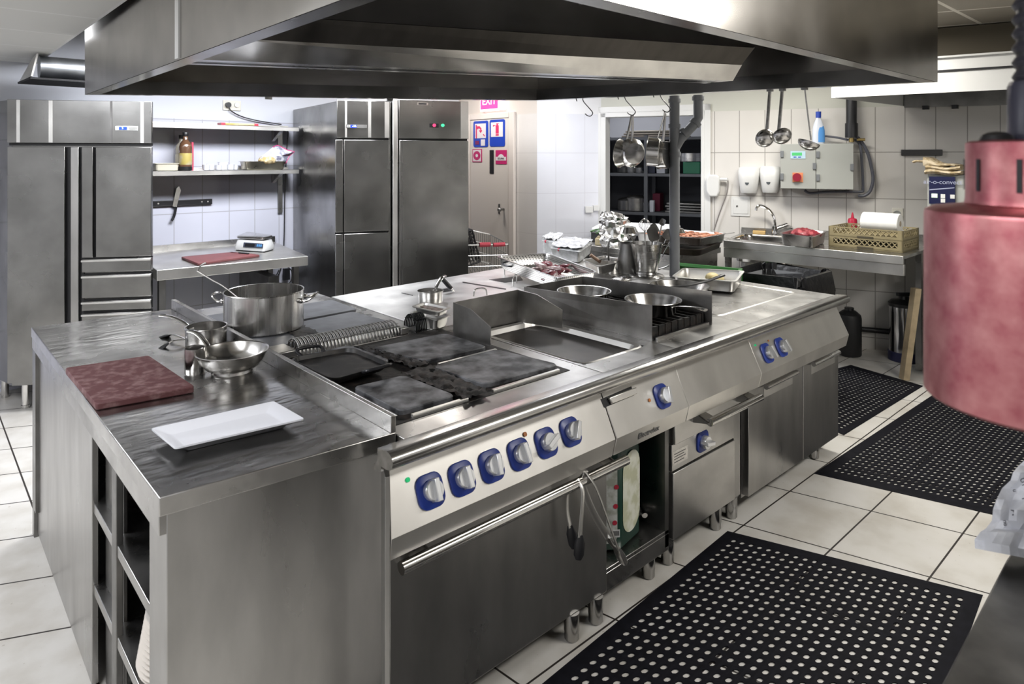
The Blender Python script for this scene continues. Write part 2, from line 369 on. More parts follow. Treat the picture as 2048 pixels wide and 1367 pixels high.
q2 = DOORW.pt(u + .07, z, .028); mb.slab([q2 + V((0, -.012, -.05)), q2 + V((0, .012, -.05)), q2 + V((0, .012, .05)), q2 + V((0, -.012, .05))], DOORW.n * .004)
h = bpy.data.objects.new('door_handle', bpy.data.meshes.new('door_handle')); bpy.data.objects.remove(h)
WORLD.add(door); obj('door_handle', mb, STD, door)
# lamps
for nm, x, y, z, sx_, sy_, wt, col in LAMPS:
    t = thing('ceiling_light', 'flush ceiling lamp above the ' + nm, 'lamp', (x, y, z + .02), world=True)
    mb = MB(); fr = .03
    for a in ((x - sx_ / 2 - fr, x - sx_ / 2, y - sy_ / 2 - fr, y + sy_ / 2 + fr), (x + sx_ / 2, x + sx_ / 2 + fr, y - sy_ / 2 - fr, y + sy_ / 2 + fr),
              (x - sx_ / 2, x + sx_ / 2, y - sy_ / 2 - fr, y - sy_ / 2), (x - sx_ / 2, x + sx_ / 2, y + sy_ / 2, y + sy_ / 2 + fr)): mb.box(*a, z - .015, z + .018)
    obj('frame', mb, WPL, t)
    L = bpy.data.lights.new('lamp_tubes', 'AREA'); L.shape = 'RECTANGLE'; L.size = sx_; L.size_y = sy_; L.energy = wt; L.color = col
    lo = bpy.data.objects.new('lamp_tubes', L); COL.objects.link(lo); lo.parent = t; lo.location = (0, 0, -.025)
# ---------------------------------------------------------------- extraction hood above the island
HC = [V((.70, .94, 1.95)), V((3.48, .94, 1.95)), V((3.26, 3.31, 2.0)), V((.73, 4.27, 1.95))]
HT = 2.55
hood = thing('extraction_hood', 'large stainless steel extraction hood hanging over the cooking island', 'extractor hood', (2.0, 2.4, 1.95), world=True)
ctr = sum(HC, V()) / 4
def inset(d, dz=0, pts=HC):
    out = []
    for i in range(4):
        a, b_, c = pts[i - 1], pts[i], pts[(i + 1) % 4]
        n1 = V((-(b_ - a).y, (b_ - a).x, 0)).normalized(); n2 = V((-(c - b_).y, (c - b_).x, 0)).normalized()
        bis = (n1 + n2).normalized(); q = b_ + bis * (d / bis.dot(n1)); out.append(V((q.x, q.y, b_.z + dz)))
    return out
for i in range(4):
    nm = 'side_panel'
    a, b_ = HC[i], HC[(i + 1) % 4]; a2, b2 = inset(.004)[i], inset(.004)[(i + 1) % 4]
    mb = MB(); mb.loft([[a, b_, b2, a2], [V((p.x, p.y, HT)) for p in (a, b_, b2, a2)]]); obj(nm, mb, STHO, hood)
mb = MB(); o0, i0 = HC, inset(.06)                   # gutter lip: bottom flange and inner upstand
i1 = inset(.06, .075); i2 = inset(.056, .075); i3 = inset(.056, .004); o3 = inset(.003, .004)
mb.loft([o0, i0, i1, i2, i3, o3], False, False); obj('gutter', mb, STHI, hood)
mb = MB(); mb.loft([[V((p.x, p.y, 2.32)) for p in inset(.004)], [V((p.x, p.y, 2.33)) for p in inset(.004)]]); obj('inner_top', mb, STD, hood)
# central plenum: bottom channel, bright lower face and dark filter face above
A0, A1 = V((.735, 2.52, 1.955)), V((3.02, 1.70, 1.985)); dz = V((0, 0, 1))
def prof(p, s):
    f = V((0, -1, 0))
    return [p + V((0, .17 * s, 0)), p, p + f * .055 * s + dz * .075, p + f * .13 * s + dz * .15, p + f * .13 * s + dz * .33, p + V((0, .30, 0)) + dz * .33, p + V((0, .26, 0)) + dz * .09]
pa, pb = prof(A0, 1), prof(A1, .9)
pb2 = [q + V((.10, .02, .03)) for q in prof(A1 + V((.0, 0, .02)), .9)]
mb = MB(); mb.loft([pa, pb]); mb.bm.faces.ensure_lookup_table(); obj('filter_plenum', mb, STHI, hood, sm=20)
mb = MB(); q = lambda s, t: pa[s].lerp(pb[s], t)
off = V((0, -.004, -.003)); mb.slab([q(2, .003) + off, q(2, .997) + off, q(3, .997) + off, q(3, .003) + off], -off * .7)
obj('grease_filter', mb, steel('filter_dark', .11, (.3, .45), (3, 1, 1), 3, tint=(1, .93, .85)), hood)
mb = MB(); off = V((0, -.002, -.001)); mb.slab([q(1, 0) + off, q(1, 1) + off, q(2, 1) + off, q(2, 0) + off], -off * .8); obj('drip_plate', mb, STB, hood)
mb = MB()                                            # seam of the bottom channel
mb.slab([pa[0].lerp(pa[1], .42) + V((0, 0, -.003)), pb[0].lerp(pb[1], .42) + V((0, 0, -.003)), pb[0].lerp(pb[1], .47) + V((0, 0, -.003)), pa[0].lerp(pa[1], .47) + V((0, 0, -.003))], (0, 0, .002)); obj('seam', mb, DARK, hood)
a, b_ = HC[0], HC[3]; t = .45                         # white joint strip on the left end
p = a.lerp(b_, .478); mb = MB(); mb.box(p.x - .006, p.x + .002, p.y - .02, p.y + .02, 1.955, HT - .002); obj('joint_strip', mb, WPL, hood)
# rail brackets along the rear edge
mb = MB()
for t in (.35, .62): p = HC[3].lerp(HC[2], t); mb.box(p.x - .02, p.x + .02, p.y + .002, p.y + .014, p.z - .012, p.z + .01)
obj('rail_clip', mb, STD, hood)
# drain pipes from the hood to the island
dp = thing('drain_pipe', 'grey plastic waste pipe with a forked branch, rising from island to hood', 'pipe', (3.28, 2.21, .88), world=True)
bx, by = at(1349, 552, .88).to_2d(); r = .031
zt = 1.985; mb = MB(); mb.cyl((bx, by, .88), (bx, by, zt), r)
obj('main_pipe', mb, GRYP, dp)
rt = V((RT.x, RT.y, 0)); c0 = V((bx, by, 1.72))
mb = MB(); mb.tube([c0 - V((0, 0, .06)), c0 + rt * .035 + V((0, 0, .0)), c0 + rt * .12 + V((0, 0, .09)), c0 + rt * .145 + V((0, 0, .13)), c0 + rt * .145 + V((0, 0, .27))], r * .95, 14)
obj('branch_pipe', mb, GRYP, dp)
for z_ in (1.63, 1.80, 1.955):
    mb = MB(); mb.cyl((bx, by, z_ - .012), (bx, by, z_ + .012), r * 1.2); obj('collar', mb, GRYP, dp)
for q_, d_ in ((c0 + rt * .06 + V((0, 0, .035)), V((rt.x, rt.y, .75))), (c0 + rt * .128 + V((0, 0, .10)), V((rt.x, rt.y, 1.2))), (c0 + rt * .145 + V((0, 0, .25)), dz)):
    d_ = d_.normalized(); mb = MB(); mb.cyl(q_ - d_ * .012, q_ + d_ * .012, r * 1.18); obj('collar', mb, GRYP, dp)
# hooks and ladles on the hood's rear / right rim
def onrim(px):                                         # point under the right rim (front-right to rear-right edge)
    pl = Plane(HC[1].to_2d(), HC[2].to_2d()); u_ = pl.hit(px, 190)[0]; p_ = pl.pt(u_, 0); t_ = u_ / pl.L
    return V((p_.x, p_.y, HC[1].z + (HC[2].z - HC[1].z) * t_))
def zpx(p, py): return EYE - (py - CY) / FPX * V((p.x, p.y, 0)).dot(FW)
HOOKM = plain('hook_steel', (.12, .12, .12), .35, 1)
def hook(px0, pybot, lab):
    p = onrim(px0); zb = zpx(p, pybot); zt = p.z + .012; h = zt - zb; w_ = h * .34
    pts = smooth([p + rt * (-.03) + V((0, 0, h * .78 + zb - p.z)), p + rt * -.035 + V((0, 0, zt - p.z)), p + rt * .0 + V((0, 0, zt - p.z + .004)), p + rt * .015 + V((0, 0, zb + h * .75 - p.z)),
                  p + rt * w_ * 1.3 + V((0, 0, zb + h * .38 - p.z)), p + rt * w_ * 1.75 + V((0, 0, zb + h * .16 - p.z)), p + rt * w_ * 1.4 + V((0, 0, zb - p.z)), p + rt * w_ * .9 + V((0, 0, zb + h * .03 - p.z)), p + rt * w_ * .55 + V((0, 0, zb + h * .13 - p.z))], 4)
    mb = MB(); mb.tube(pts, .0032, 6); solo('meat_hook', mb, HOOKM, lab, 'hook', 'hooks along the hood edge')
    return p + rt * w_ * 1.35 + V((0, 0, zb - p.z))
hook(1163, 232, 'empty steel S-hook on the hood edge, over the bright tiled corner')
h2 = hook(1247, 230, 'steel S-hook on hood edge carrying two frying pans')
h3 = hook(1318, 224, 'steel S-hook beside the grey pipe carrying two saucepans')
def handle_long(mb, a, b_, w_=.011, flat=.35, n=10, sag=0):
    a, b_ = V(a), V(b_); d = b_ - a
    pts = [a, a + d * .25 + V((0, 0, sag)), a + d * .6 + V((0, 0, sag * .8)), b_]
    return mb.tube(smooth(pts, 4), lambda t: w_ * (.75 + .5 * t), 10, flat)
# two frying pans hanging on one hook, two saucepans on the next
def hangpan(lab, top, fx, r0, r1, dep, tilt, drop, spread):
    t = thing('frying_pan' if r0 < r1 * .9 else 'saucepan', lab, 'pan', top, group=None)
    cz = V((0, 0, -drop)) + rt * spread
    m_ = M.Translation(cz) @ M.Rotation(fx, 4, 'Z') @ M.Rotation(tilt, 4, 'X')
    mb = MB(); mb.lathe([(r0, 0), (r0 * 1.04, .004), (r1, dep), (r1 + .004, dep + .003), (r1 - .002, dep + .003), (r0 * .98, .006)], 28); mb.tf(m_); obj('pan_body', mb, STP, t)
    mb = MB(); q_ = m_ @ V((0, r1, dep * .9)); mb.tube(smooth([q_ - V((0, 0, .0)), q_.lerp(V((0, 0, -.02)), .5) + FW * -.012, V((0, 0, -.012)), V((0, 0, .0))], 4), .008, 8, .5); obj('handle', mb, STB, t)
hangpan('frying pan seen from below, nearer one hanging on the hook', h2 + V((0, 0, -.005)), -YAW + .25, .066, .088, .045, -1.45, .235, .012)
hangpan('frying pan turned edge-on, behind the other on the hook', h2 + V((0, 0, -.007)) + FW * .05, -YAW + .95, .07, .088, .045, -1.5, .235, -.03)
hangpan('deep saucepan hanging left of the grey pipe, mouth turned left', h3 + V((0, 0, -.006)) + rt * -.02, -YAW + 1.25, .082, .086, .07, -1.5, .235, -.025)
hangpan('saucepan half hidden behind the grey pipe, hanging from a hook', h3 + V((0, 0, -.006)) + rt * .0 + FW * .07, -YAW + .9, .08, .084, .06, -1.6, .25, .02)
# three ladles
def ladle_hang(px_top, px_bot, pyb, lab, kind):
    p = onrim(px_top); zb = zpx(p, pyb); dx = (px_bot - px_top) / FPX * V((p.x, p.y, 0)).dot(FW)
    t = thing('skimmer' if kind == 's' else 'ladle', lab, 'ladle', p, group='ladles on the hood edge')
    L_ = p.z - zb; end = rt * dx + V((0, 0, -L_ + .06))
    mb = MB(); mb.tube([(0, 0, .01), V((0, 0, 0)).lerp(end, .5), end], .009 if kind in 'sb' else .004, 8); obj('handle', mb, STP, t)
    mb = MB(); mb.box(-.015, .015, -.012, .012, -.008, .014); obj('hook_end', mb, STD, t)
    r_ = .05 if kind != 'l' else .055; mb = MB(); pr = []
    for i in range(9): a_ = math.pi / 2 * i / 8; pr.append((max(.002, r_ * math.sin(a_)), -r_ * .75 * math.cos(a_)))
    pr += [(r_ * .96, .0)] + [(max(.002, r_ * .96 * math.sin(math.pi / 2 * i / 8)), -r_ * .72 * math.cos(math.pi / 2 * i / 8)) for i in range(7, -1, -1)]
    mb.lathe(pr, 24); mb.tf(M.Translation(end + V((0, 0, -.012)) + rt * (r_ * .35 if kind == 'b' else -.01)) @ M.Rotation(-YAW, 4, 'Z') @ M.Rotation({'s': -1.25, 'b': -.9, 'l': .35}[kind], 4, 'X' if kind != 'l' else 'Y')); obj('bowl', mb, STP, t)
ladle_hang(1540, 1533, 294, 'flat-handled ladle on the hood edge, leftmost of three', 's')
ladle_hang(1565, 1557, 289, 'flat-handled ladle with shiny bowl turned sideways, middle of three', 'b')
ladle_hang(1609, 1622, 303, 'thin-handled ladle hanging in front of the grey control cabinet', 'l')
# ---------------------------------------------------------------- cooking island: neutral worktop unit at the near end
TZ = .88
wt = thing('worktop_unit', 'stainless steel worktop cabinet with open side, at the near end of the island', 'worktop cabinet', (.68, 2.5, 0), world=True)
LPN = Plane((.42, 1.56), (.42, 3.5))
top = [(.402, 1.56), (.962, 1.512), (.962, 3.47), (.402, 3.50)]
mb = MB(); mb.prism(top, TZ - .042, TZ); obj('worktop', mb, STT, wt, bev=.0025)
mb = MB(); mb.prism([(.404, 1.57), (.424, 1.57), (.424, 3.49), (.404, 3.49)], .792, TZ - .041); obj('apron', mb, ST, wt, bev=.002)
mb = MB(); mb.prism([(.948, 1.514), (.962, 1.512), (.962, 3.47), (.948, 3.47)], TZ, TZ + .045); mb.prism([(.962, 1.512), (.967, 1.512), (.967, 3.47), (.962, 3.47)], TZ + .041, TZ + .045); obj('upstand', mb, ST, wt, bev=.0015)
mb = MB(); mb.prism([(.418, 1.563), (.94, 1.522), (.94, 1.542), (.418, 1.583)], .02, TZ - .04); obj('front_panel', mb, STV, wt, bev=.002)
yk = lambda px: V((LPN.pt(LPN.hit(px, 1000)[0], 0))).y
y_a, y_b, y_c = yk(301), yk(232), yk(188)
mb = MB(); mb.box(.42, .445, 1.583, y_a + .01, .02, .80); obj('frame_post', mb, STV, wt, bev=.002)
mb = MB(); mb.prism([(.872, 1.42), (.884, 1.416), (.932, 1.512), (.924, 1.524)], .02, .822); obj('end_post', mb, STV, wt, bev=.001)
mb = MB(); mb.box(.42, .438, y_b, y_b + .05, .02, .80); mb.box(.45, .46, y_b + .055, y_c, .02, .80); obj('frame_post', mb, STD, wt, bev=.002)
mb = MB(); mb.box(.418, .436, y_c + .02, 3.44, .015, .795); obj('sliding_door', mb, STV, wt, bev=.002)
mb = MB(); mb.box(.405, .445, 3.445, 3.49, .0, .835); obj('corner_leg', mb, STD, wt, bev=.002)
mb = MB(); mb.box(.405, .43, 3.40, 3.445, .12, .80); obj('door_edge', mb, STD, wt)
zs = LPN.hit(270, 1162)[1]
mb = MB(); mb.box(.423, .918, 1.585, y_c + .3, zs - .03, zs); obj('shelf', mb, ST, wt, bev=.002)
zb = LPN.hit(265, 1350)[1]
mb = MB(); mb.box(.423, .918, 1.585, y_c + .3, zb - .03, zb); obj('bottom_shelf', mb, ST, wt, bev=.002)
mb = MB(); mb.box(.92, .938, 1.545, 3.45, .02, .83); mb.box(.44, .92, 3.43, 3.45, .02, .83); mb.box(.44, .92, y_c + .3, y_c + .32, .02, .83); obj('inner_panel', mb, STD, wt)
# stack of plates on the bottom shelf
pmb = MB(); pmb.lathe([(.06, 0), (.085, .004), (.128, .02), (.13, .024), (.122, .023), (.08, .009)], 40)
PLM = plain('plate_cream', (.74, .70, .65), .15, coat=.3)
pc = V((.552, 1.815, zb + .001))
first = None
NPL = 12
for k in range(NPL):
    pos = V((pc.x, pc.y, pc.z + .0118 * k)); sc_k = 1.04 - .016 * k
    if first is None:
        first = solo('dinner_plate', pmb, PLM, 'cream plate at the bottom of the stack inside the open worktop cabinet', 'plate', 'cream plates stacked inside the worktop cabinet'); first.location = pos
    else:
        o_ = dup(first, pos, label='top cream plate of the stack inside the open worktop cabinet' if k == NPL - 1 else 'cream plate within the stack inside the open worktop cabinet'); o_.scale = (sc_k, sc_k, 1)
# ---------------------------------------------------------------- island modules along the front
def yzx(mb, prof, x0, x1):             # extrude a (y,z) profile along x
    return mb.loft([[(x0, y, z) for y, z in prof], [(x1, y, z) for y, z in prof]])
PANEL = [(1.487, .812), (1.417, .664), (1.432, .602), (1.52, .600), (1.52, .812)]
PN = V((0, -(.812 - .664), (1.417 - 1.487))).normalized(); PN = V((0, -.148, .07)).normalized(); PN = V((0, -.904, .428)) # outward normal of the sloped face
PU = V((0, .428, .904))                # up along the sloped face
def onpanel(px, py):
    d = ray(px, py); o = V((0, 1.452, .738)) - V((0, 0, EYE)); t = o.dot(PN) / d.dot(PN); return V((0, 0, EYE)) + d * t
KNM = plain('knob_chrome', (.78, .79, .8), .3, .75); LEDG = plain('led_green', (0, .25, .08), .3, emit=((0, .6, .2), .3)); LEDO = plain('led_amber', (.55, .2, .06), .3)
PAN = steel('steel_panel_satin', .82, (.3, .42), (1.5, .8, .8), 2, tint=(1, .975, .93), dirt=-.1)
def knob(px, py, parent, turn, s=1.0, base=None, nrm=PN, up=PU, bare=False):
    c = base if base is not None else onpanel(px, py); xx = up.cross(nrm).normalized()
    B = M((( xx.x, up.x, nrm.x, c.x), (xx.y, up.y, nrm.y, c.y), (xx.z, up.z, nrm.z, c.z), (0, 0, 0, 1)))
    lo = rr(.082 * s, .086 * s, .026 * s, 5)
    lo = [(x * (1 + .0 * abs(y)), y) for x, y in lo]
    mb = MB(); mb.loft([[(x, y, 0) for x, y in lo], [(x, y, .005) for x, y in lo], [(x * .93, y * .93, .007) for x, y in lo]]); mb.tf(B); bz = obj('knob_bezel', mb, BLUE, parent)
    mb = MB(); r_ = .0265 * s; mb.lathe([(r_ * .95, .006), (r_, .012), (r_, .026), (r_ * .93, .03)], 28)
    mb.tf(B @ M.Rotation(turn, 4, 'Z')); kb = obj('knob', mb, KNM, bz)
    mb = MB(); mb.prism([(-.0075 * s, -r_ * 1.06), (.0075 * s, -r_ * 1.06), (.0075 * s, r_ * 1.06), (-.0075 * s, r_ * 1.06)], .01, .046); mb.tf(B @ M.Rotation(turn, 4, 'Z')); obj('knob_grip', mb, KNM, bz, bev=.002)
def led(px, py, parent, m, r=.006):
    c = onpanel(px, py); mb = MB(); mb.cyl(c, c + PN * .004, r); obj('indicator_light', mb, m, parent)
def foot(x, y, parent, h=.13, r=.026):
    mb = MB(); mb.lathe([(r * .8, 0), (r * .95, .006), (r * .95, .03), (r, .032), (r, h)], 20, (x, y, 0)); obj('leg', mb, STLEG, parent)
RB = (1.765, 2.20, 2.765, 3.72)        # module boundaries
# --- range with oven
rg = thing('cooking_range', 'steel electric range with six blue-rimmed knobs, four square hotplates and an oven', 'cooking range', (1.36, 1.95, 0), world=True)
mb = MB(); mb.box(.966, RB[0] - .002, 1.468, 2.335, .835, .872); obj('top_plate', mb, ST, rg, bev=.002)
mb = MB(); mb.box(.99, 1.70, 1.568, 2.33, .8715, .8735); obj('plate_well', mb, BURN, rg)
mb = MB(); mb.loft([[(x_, y, z) for x_, (y, z) in zip((.925, .887, .893, .93, .93), PANEL)], [(RB[0] - .004, y, z) for y, z in PANEL]]); obj('control_panel', mb, PAN, rg, bev=.002)
mb = MB(); yzx(mb, [(1.50, .578), (1.50, .091), (1.53, .091), (1.53, .578)], .935, 1.815); obj('oven_door', mb, STV, rg, bev=.003)
mb = MB(); mb.box(.97, RB[0] - .002, 1.531, 2.33, .085, .834); obj('body', mb, STD, rg)
hp = [[(1.039, 1.882), (1.22, 1.869), (1.233, 1.605), (1.04, 1.61)], [(1.339, 1.881), (1.643, 1.89), (1.685, 1.604), (1.359, 1.622)],
      [(1.297, 2.22), (1.638, 2.205), (1.641, 1.937), (1.36, 1.952)], [(1.02, 2.302), (1.263, 2.313), (1.277, 2.04), (1.045, 2.007)]]
def quadmap(c):
    a, b_, d, e_ = [V(q if len(q) == 3 else (q[0], q[1], 0)) for q in c]
    return lambda s, t: (a.lerp(b_, s)).lerp(e_.lerp(d, s), t)
for k, c in enumerate(hp):
    f = quadmap(c); lo = [f(.5 + x, .5 + y) for x, y in rr(1, 1, .09, 4)]
    mb = MB(); mb.loft([[V((p.x, p.y, .874)) for p in lo], [V((p.x, p.y, .886)) for p in lo], [V((p.x, p.y, .889)).lerp(V((f(.5, .5).x, f(.5, .5).y, .889)), .02) for p in lo]]); obj('hotplate', mb, IRON, rg)
mb = MB()
for c in ([(1.236, 1.565), (1.335, 1.565), (1.345, 1.90), (1.225, 1.90)], [(1.285, 1.92), (1.365, 1.92), (1.30, 2.24), (1.262, 2.28)]):
    f = quadmap([c[0], c[1], c[2], c[3]]); n_ = 9
    L = [[f(i / n_, j / 24) for i in range(n_ + 1)] for j in range(25)]; rg_ = random.Random(3)
    mb.loft([[V((p.x + rg_.uniform(-.006, .006), p.y, .886 + rg_.uniform(-.003, .008))) for p in l] for l in L], False, False, False)
obj('burnt_residue', mb, BURN, rg, keep=True)
mb = MB()
for (x0, y0, x1, y1) in ((1.06, 1.578, 1.26, 1.588), (1.36, 1.578, 1.66, 1.588), (1.39, 1.905, 1.66, 1.917)): mb = MB(); mb.box(x0, x1, y0, y1, .8735, .882); obj('plate_rim', mb, STL, rg)
for i, (px, py, tn) in enumerate(((860, 981, .05), (923, 956, .0), (982, 931, .12), (1038, 908, -.05), (1091, 885, 1.15), (1140, 863, .55))): knob(px, py, rg, -tn)
led(815, 959, rg, LEDG); led(1049, 868, rg, LEDO, .007)
hy = 1.43; hz = .572
mb = MB(); mb.cyl((.925, hy, hz), (1.835, hy, hz - .004), .0165, n=20); hb = obj('oven_handle', mb, STB, rg)
for x_ in (.985, 1.745):
    mb = MB(); mb.slab([(x_ - .025, 1.50, hz + .03), (x_ + .025, 1.50, hz + .03), (x_ + .03, 1.44, hz + .008), (x_ - .03, 1.44, hz + .008)], (0, .0, -.006)); mb.slab([(x_ - .03, 1.50, hz + .03), (x_ - .03, 1.50, hz - .03), (x_ - .03, hy, hz - .006), (x_ - .03, hy, hz + .012)], (.004, 0, 0)); mb.slab([(x_ + .026, 1.50, hz + .03), (x_ + .026, 1.50, hz - .03), (x_ + .026, hy, hz - .006), (x_ + .026, hy, hz + .012)], (.004, 0, 0)); obj('bracket', mb, ST, hb)
for x_, y_ in ((1.648, 1.513), (1.77, 1.513), (1.0, 1.60)): foot(x_, y_, rg, .092)
# perforated flue cover between the front and rear hotplates
def flue(x0, x1, y0, y1, zt, parent, mat, ns):
    mb = MB(); yc = (y0 + y1) / 2; hw = (y1 - y0) / 2
    arc = [(yc - hw * math.cos(a), .872 + (zt - .872) * math.sin(a)) for a in [math.pi * i / 12 for i in range(13)]]
    wst = (x1 - x0) / ns
    for k in range(ns):                # slats with gaps
        a, c = x0 + k * wst, x0 + k * wst + wst * .55
        mb.loft([[(a, y, z) for y, z in arc], [(c, y, z) for y, z in arc]], False, False, False)
    for yy in (arc[0], arc[3], arc[9], arc[12]):
        mb.box(x0, x1, yy[0] - .008, yy[0] + .008, yy[1] - .003, yy[1])
    o = obj('flue_cover', mb, mat, parent, keep=True); s_ = o.modifiers.new('s', 'SOLIDIFY'); s_.thickness = .003; return o
flue(1.08, 1.52, 2.35, 2.46, .925, rg, steel('steel_flue', .45, (.25, .4), dirt=.2), 30)
for a_, c_ in ((.99, 1.07), (1.52, 1.56)): mb = MB(); mb.box(a_, c_, 2.35, 2.46, .872, .90); obj('flue_end', mb, ST, rg, bev=.004)
# --- rear range
rr_ = thing('rear_range', 'second steel range with four grey hotplates on the far side of the island', 'cooking range', (1.3, 2.9, 0), world=True)
mb = MB(); mb.box(.99, 1.66, 2.337, 3.42, .835, .871); obj('top_plate', mb, ST, rr_, bev=.002)
mb = MB(); mb.box(.99, 1.66, 2.34, 3.40, .07, .834); obj('body', mb, STD, rr_)
for c in ([(1.262, 2.80), (1.56, 2.82), (1.592, 2.49), (1.262, 2.50)], [(1.29, 3.13), (1.61, 3.13), (1.60, 2.85), (1.275, 2.835)], [(1.0, 3.2), (1.24, 3.2), (1.24, 2.86), (1.0, 2.86)], [(1.0, 2.82), (1.24, 2.82), (1.24, 2.50), (1.0, 2.5)]):
    f = quadmap(c); lo = [f(.5 + x, .5 + y) for x, y in rr(1, 1, .07, 3)]
    mb = MB(); mb.loft([[V((p.x, p.y, .871)) for p in lo], [V((p.x, p.y, .884)) for p in lo]]); obj('hotplate', mb, plain('iron_grey_flat', (.16, .165, .18), .4, .4, var=.25, scale=14), rr_, bev=.002)
mb = MB(); n_ = 8; rg_ = random.Random(4); mb.loft([[V((1.245 + .1 * i / n_ - .08 + rg_.uniform(-.006, .006), 2.50 + .32 * j / 20, .885 + rg_.uniform(0, .008))) for i in range(n_ + 1)] for j in range(21)], False, False, False); obj('burnt_residue', mb, BURN, rr_, keep=True)
for x_ in (1.05, 1.6): foot(x_, 3.35, rr_, .075)
# --- griddle module
gd = thing('griddle_unit', 'steel griddle unit with splash guard, one blue-rimmed knob and an open compartment', 'griddle', (1.98, 1.9, 0), world=True)
gx0, gx1, gy0, gy1 = 1.735, 2.135, 1.575, 2.20
mb = MB(); X0, X1, Y1 = RB[0], RB[1] - .002, 2.335
for a in ((X0, gx0 + .045, 1.468, Y1), (gx1, X1, 1.468, Y1), (gx0 + .045, gx1, 1.468, gy0), (gx0 + .045, gx1, gy1, Y1)): mb.box(*a, .835, .8725)
obj('top_plate', mb, ST, gd)
def sunk(x0, x1, y0, y1, zt, zb, parent, rimm, platem, r=.05, sh=0, wl=.03):
    f = lambda lo, z: [V((x + sh * (y - y0), y, z)) for x, y in lo]
    cx, cy, w_, l_ = (x0 + x1) / 2, (y0 + y1) / 2, x1 - x0, y1 - y0
    mb = MB(); mb.loft([f(rr(w_ + .012, l_ + .012, r, 5, cx, cy), zt), f(rr(w_, l_, r, 5, cx, cy), zt + .003), f(rr(w_ - wl, l_ - wl, r * .8, 5, cx, cy), zt - .002), f(rr(w_ - wl * 1.6, l_ - wl * 1.6, r * .7, 5, cx, cy), zb)], False, False); obj('rim', mb, rimm, parent)
    mb = MB(); mb.loft([f(rr(w_ - wl * 1.5, l_ - wl * 1.5, r * .7, 5, cx, cy), zb - .003), f(rr(w_ - wl * 1.5, l_ - wl * 1.5, r * .7, 5, cx, cy), zb)]); return mb
GPL = two('griddle_seasoned', (.018, .014, .012), (.10, .085, .07), 5, .3, .35, .8, metal=.7)
mb = sunk(gx0 + .045, gx1, gy0, gy1 - .03, .8725, .852, gd, STL, GPL); obj('griddle_plate', mb, GPL, gd)
mb = MB(); mb.box(1.80, 2.1, 1.59, 1.596, .853, .863); obj('scraper_edge', mb, STL, gd)
zg = 1.012
sg = MB(); gl = Plane((1.678, 2.19), (1.69, 1.97)); bk = 2.19
def plate3(mb, pts, vec): mb.slab(pts, vec)
lp = [V((1.668, 2.19, .873)), V((1.668, 2.19, zg)), V((1.675, 2.085, zg - .012)), V((1.684, 1.972, .948)), V((1.684, 1.972, .873))]
plate3(sg, lp, (.003, 0, 0))
rp_ = [V((2.03, 2.19, .873)), V((2.03, 2.19, zg + .004)), V((2.055, 2.09, zg - .006)), V((2.092, 1.972, .952)), V((2.092, 1.972, .873))]
plate3(sg, rp_, (-.003, 0, 0))
plate3(sg, [V((1.668, 2.19, .873)), V((2.03, 2.19, .873)), V((2.03, 2.19, zg + .004)), V((1.668, 2.19, zg))], (0, -.003, 0))
obj('splash_guard', sg, STG, gd)
mb = MB(); yzx(mb, PANEL, RB[0] + .002, RB[1] - .002); obj('control_panel', mb, PAN, gd, bev=.002)
c0, c1 = onpanel(1216, 806), onpanel(1300, 771)
mb = MB(); lo = [onpanel(*q) for q in ((1213, 796), (1268, 775), (1270, 788), (1220, 808))]
mb.slab([q + PN * .002 for q in lo], PN * .012); obj('drip_flap', mb, PAN, gd, bev=.003)
mb = MB(); lo = [onpanel(*q) for q in ((1201, 798), (1262, 772), (1268, 790), (1208, 815))]; mb.slab([q + PN * .0005 for q in lo], PN * .001); obj('slot', mb, BLK, gd)
knob(1323, 792, gd, -.2); led(1298, 800, gd, LEDO, .006)
en = V((0, -.974, -.228)); lpt = V((1.955, 1.4245, .632)) + en * .0015
text('lettering', 'Electrolux', .03, plain('ink_grey', (.1, .1, .1), .5), gd, lpt, (1, 0, 0), V((0, -.228, .974)))
mb = MB()
for a in ((RB[0] + .035, RB[0] + .05, 1.52, 2.3, .10, .60), (RB[1] - .03, RB[1] - .004, 1.505, 2.3, .10, .60), (RB[0] + .035, RB[1], 2.28, 2.3, .10, .6), (RB[0] + .035, RB[1] - .004, 1.52, 2.28, .585, .60)): mb.box(*a)
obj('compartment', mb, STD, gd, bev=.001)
mb = MB(); mb.box(RB[0] + .035, RB[1] - .004, 1.505, 2.28, .15, .165); mb.box(RB[0] + .035, RB[1] - .004, 1.505, 1.52, .085, .15); obj('floor_shelf', mb, ST, gd, bev=.002)
for x_ in (2.11,): foot(x_, 1.54, gd, .086); foot(1.85, 2.2, gd, .085)
# --- burner unit with tall splash guard and small oven below
bu = thing('burner_unit', 'steel burner unit with tall open-fronted splash guard and a drawer with a bar handle', 'burner unit', (2.48, 1.95, 0), world=True)
mb = MB(); mb.box(RB[1], RB[2] - .002, 1.468, 2.335, .835, .8725); obj('top_plate', mb, ST, bu)
mb = MB(); mb.box(2.22, 2.625, 1.60, 2.32, .8725, .879); obj('burner_tray', mb, BLK, bu)
mb = MB()
for k in range(9): mb.box(2.235 + k * .046, 2.245 + k * .046, 1.61, 2.31, .879, .921)
for y_ in (1.62, 1.79, 1.95, 2.12, 2.30): mb.box(2.235, 2.615, y_ - .006, y_ + .006, .879, .918)
obj('grate', mb, BURN, bu)
zf, zr = 1.014, .985
mb = MB()
plate3(mb, [V((2.217, 1.60, .8725)), V((2.217, 2.335, .8725)), V((2.205, 2.335, zr)), V((2.217, 1.60, zf))], (.003, 0, 0))
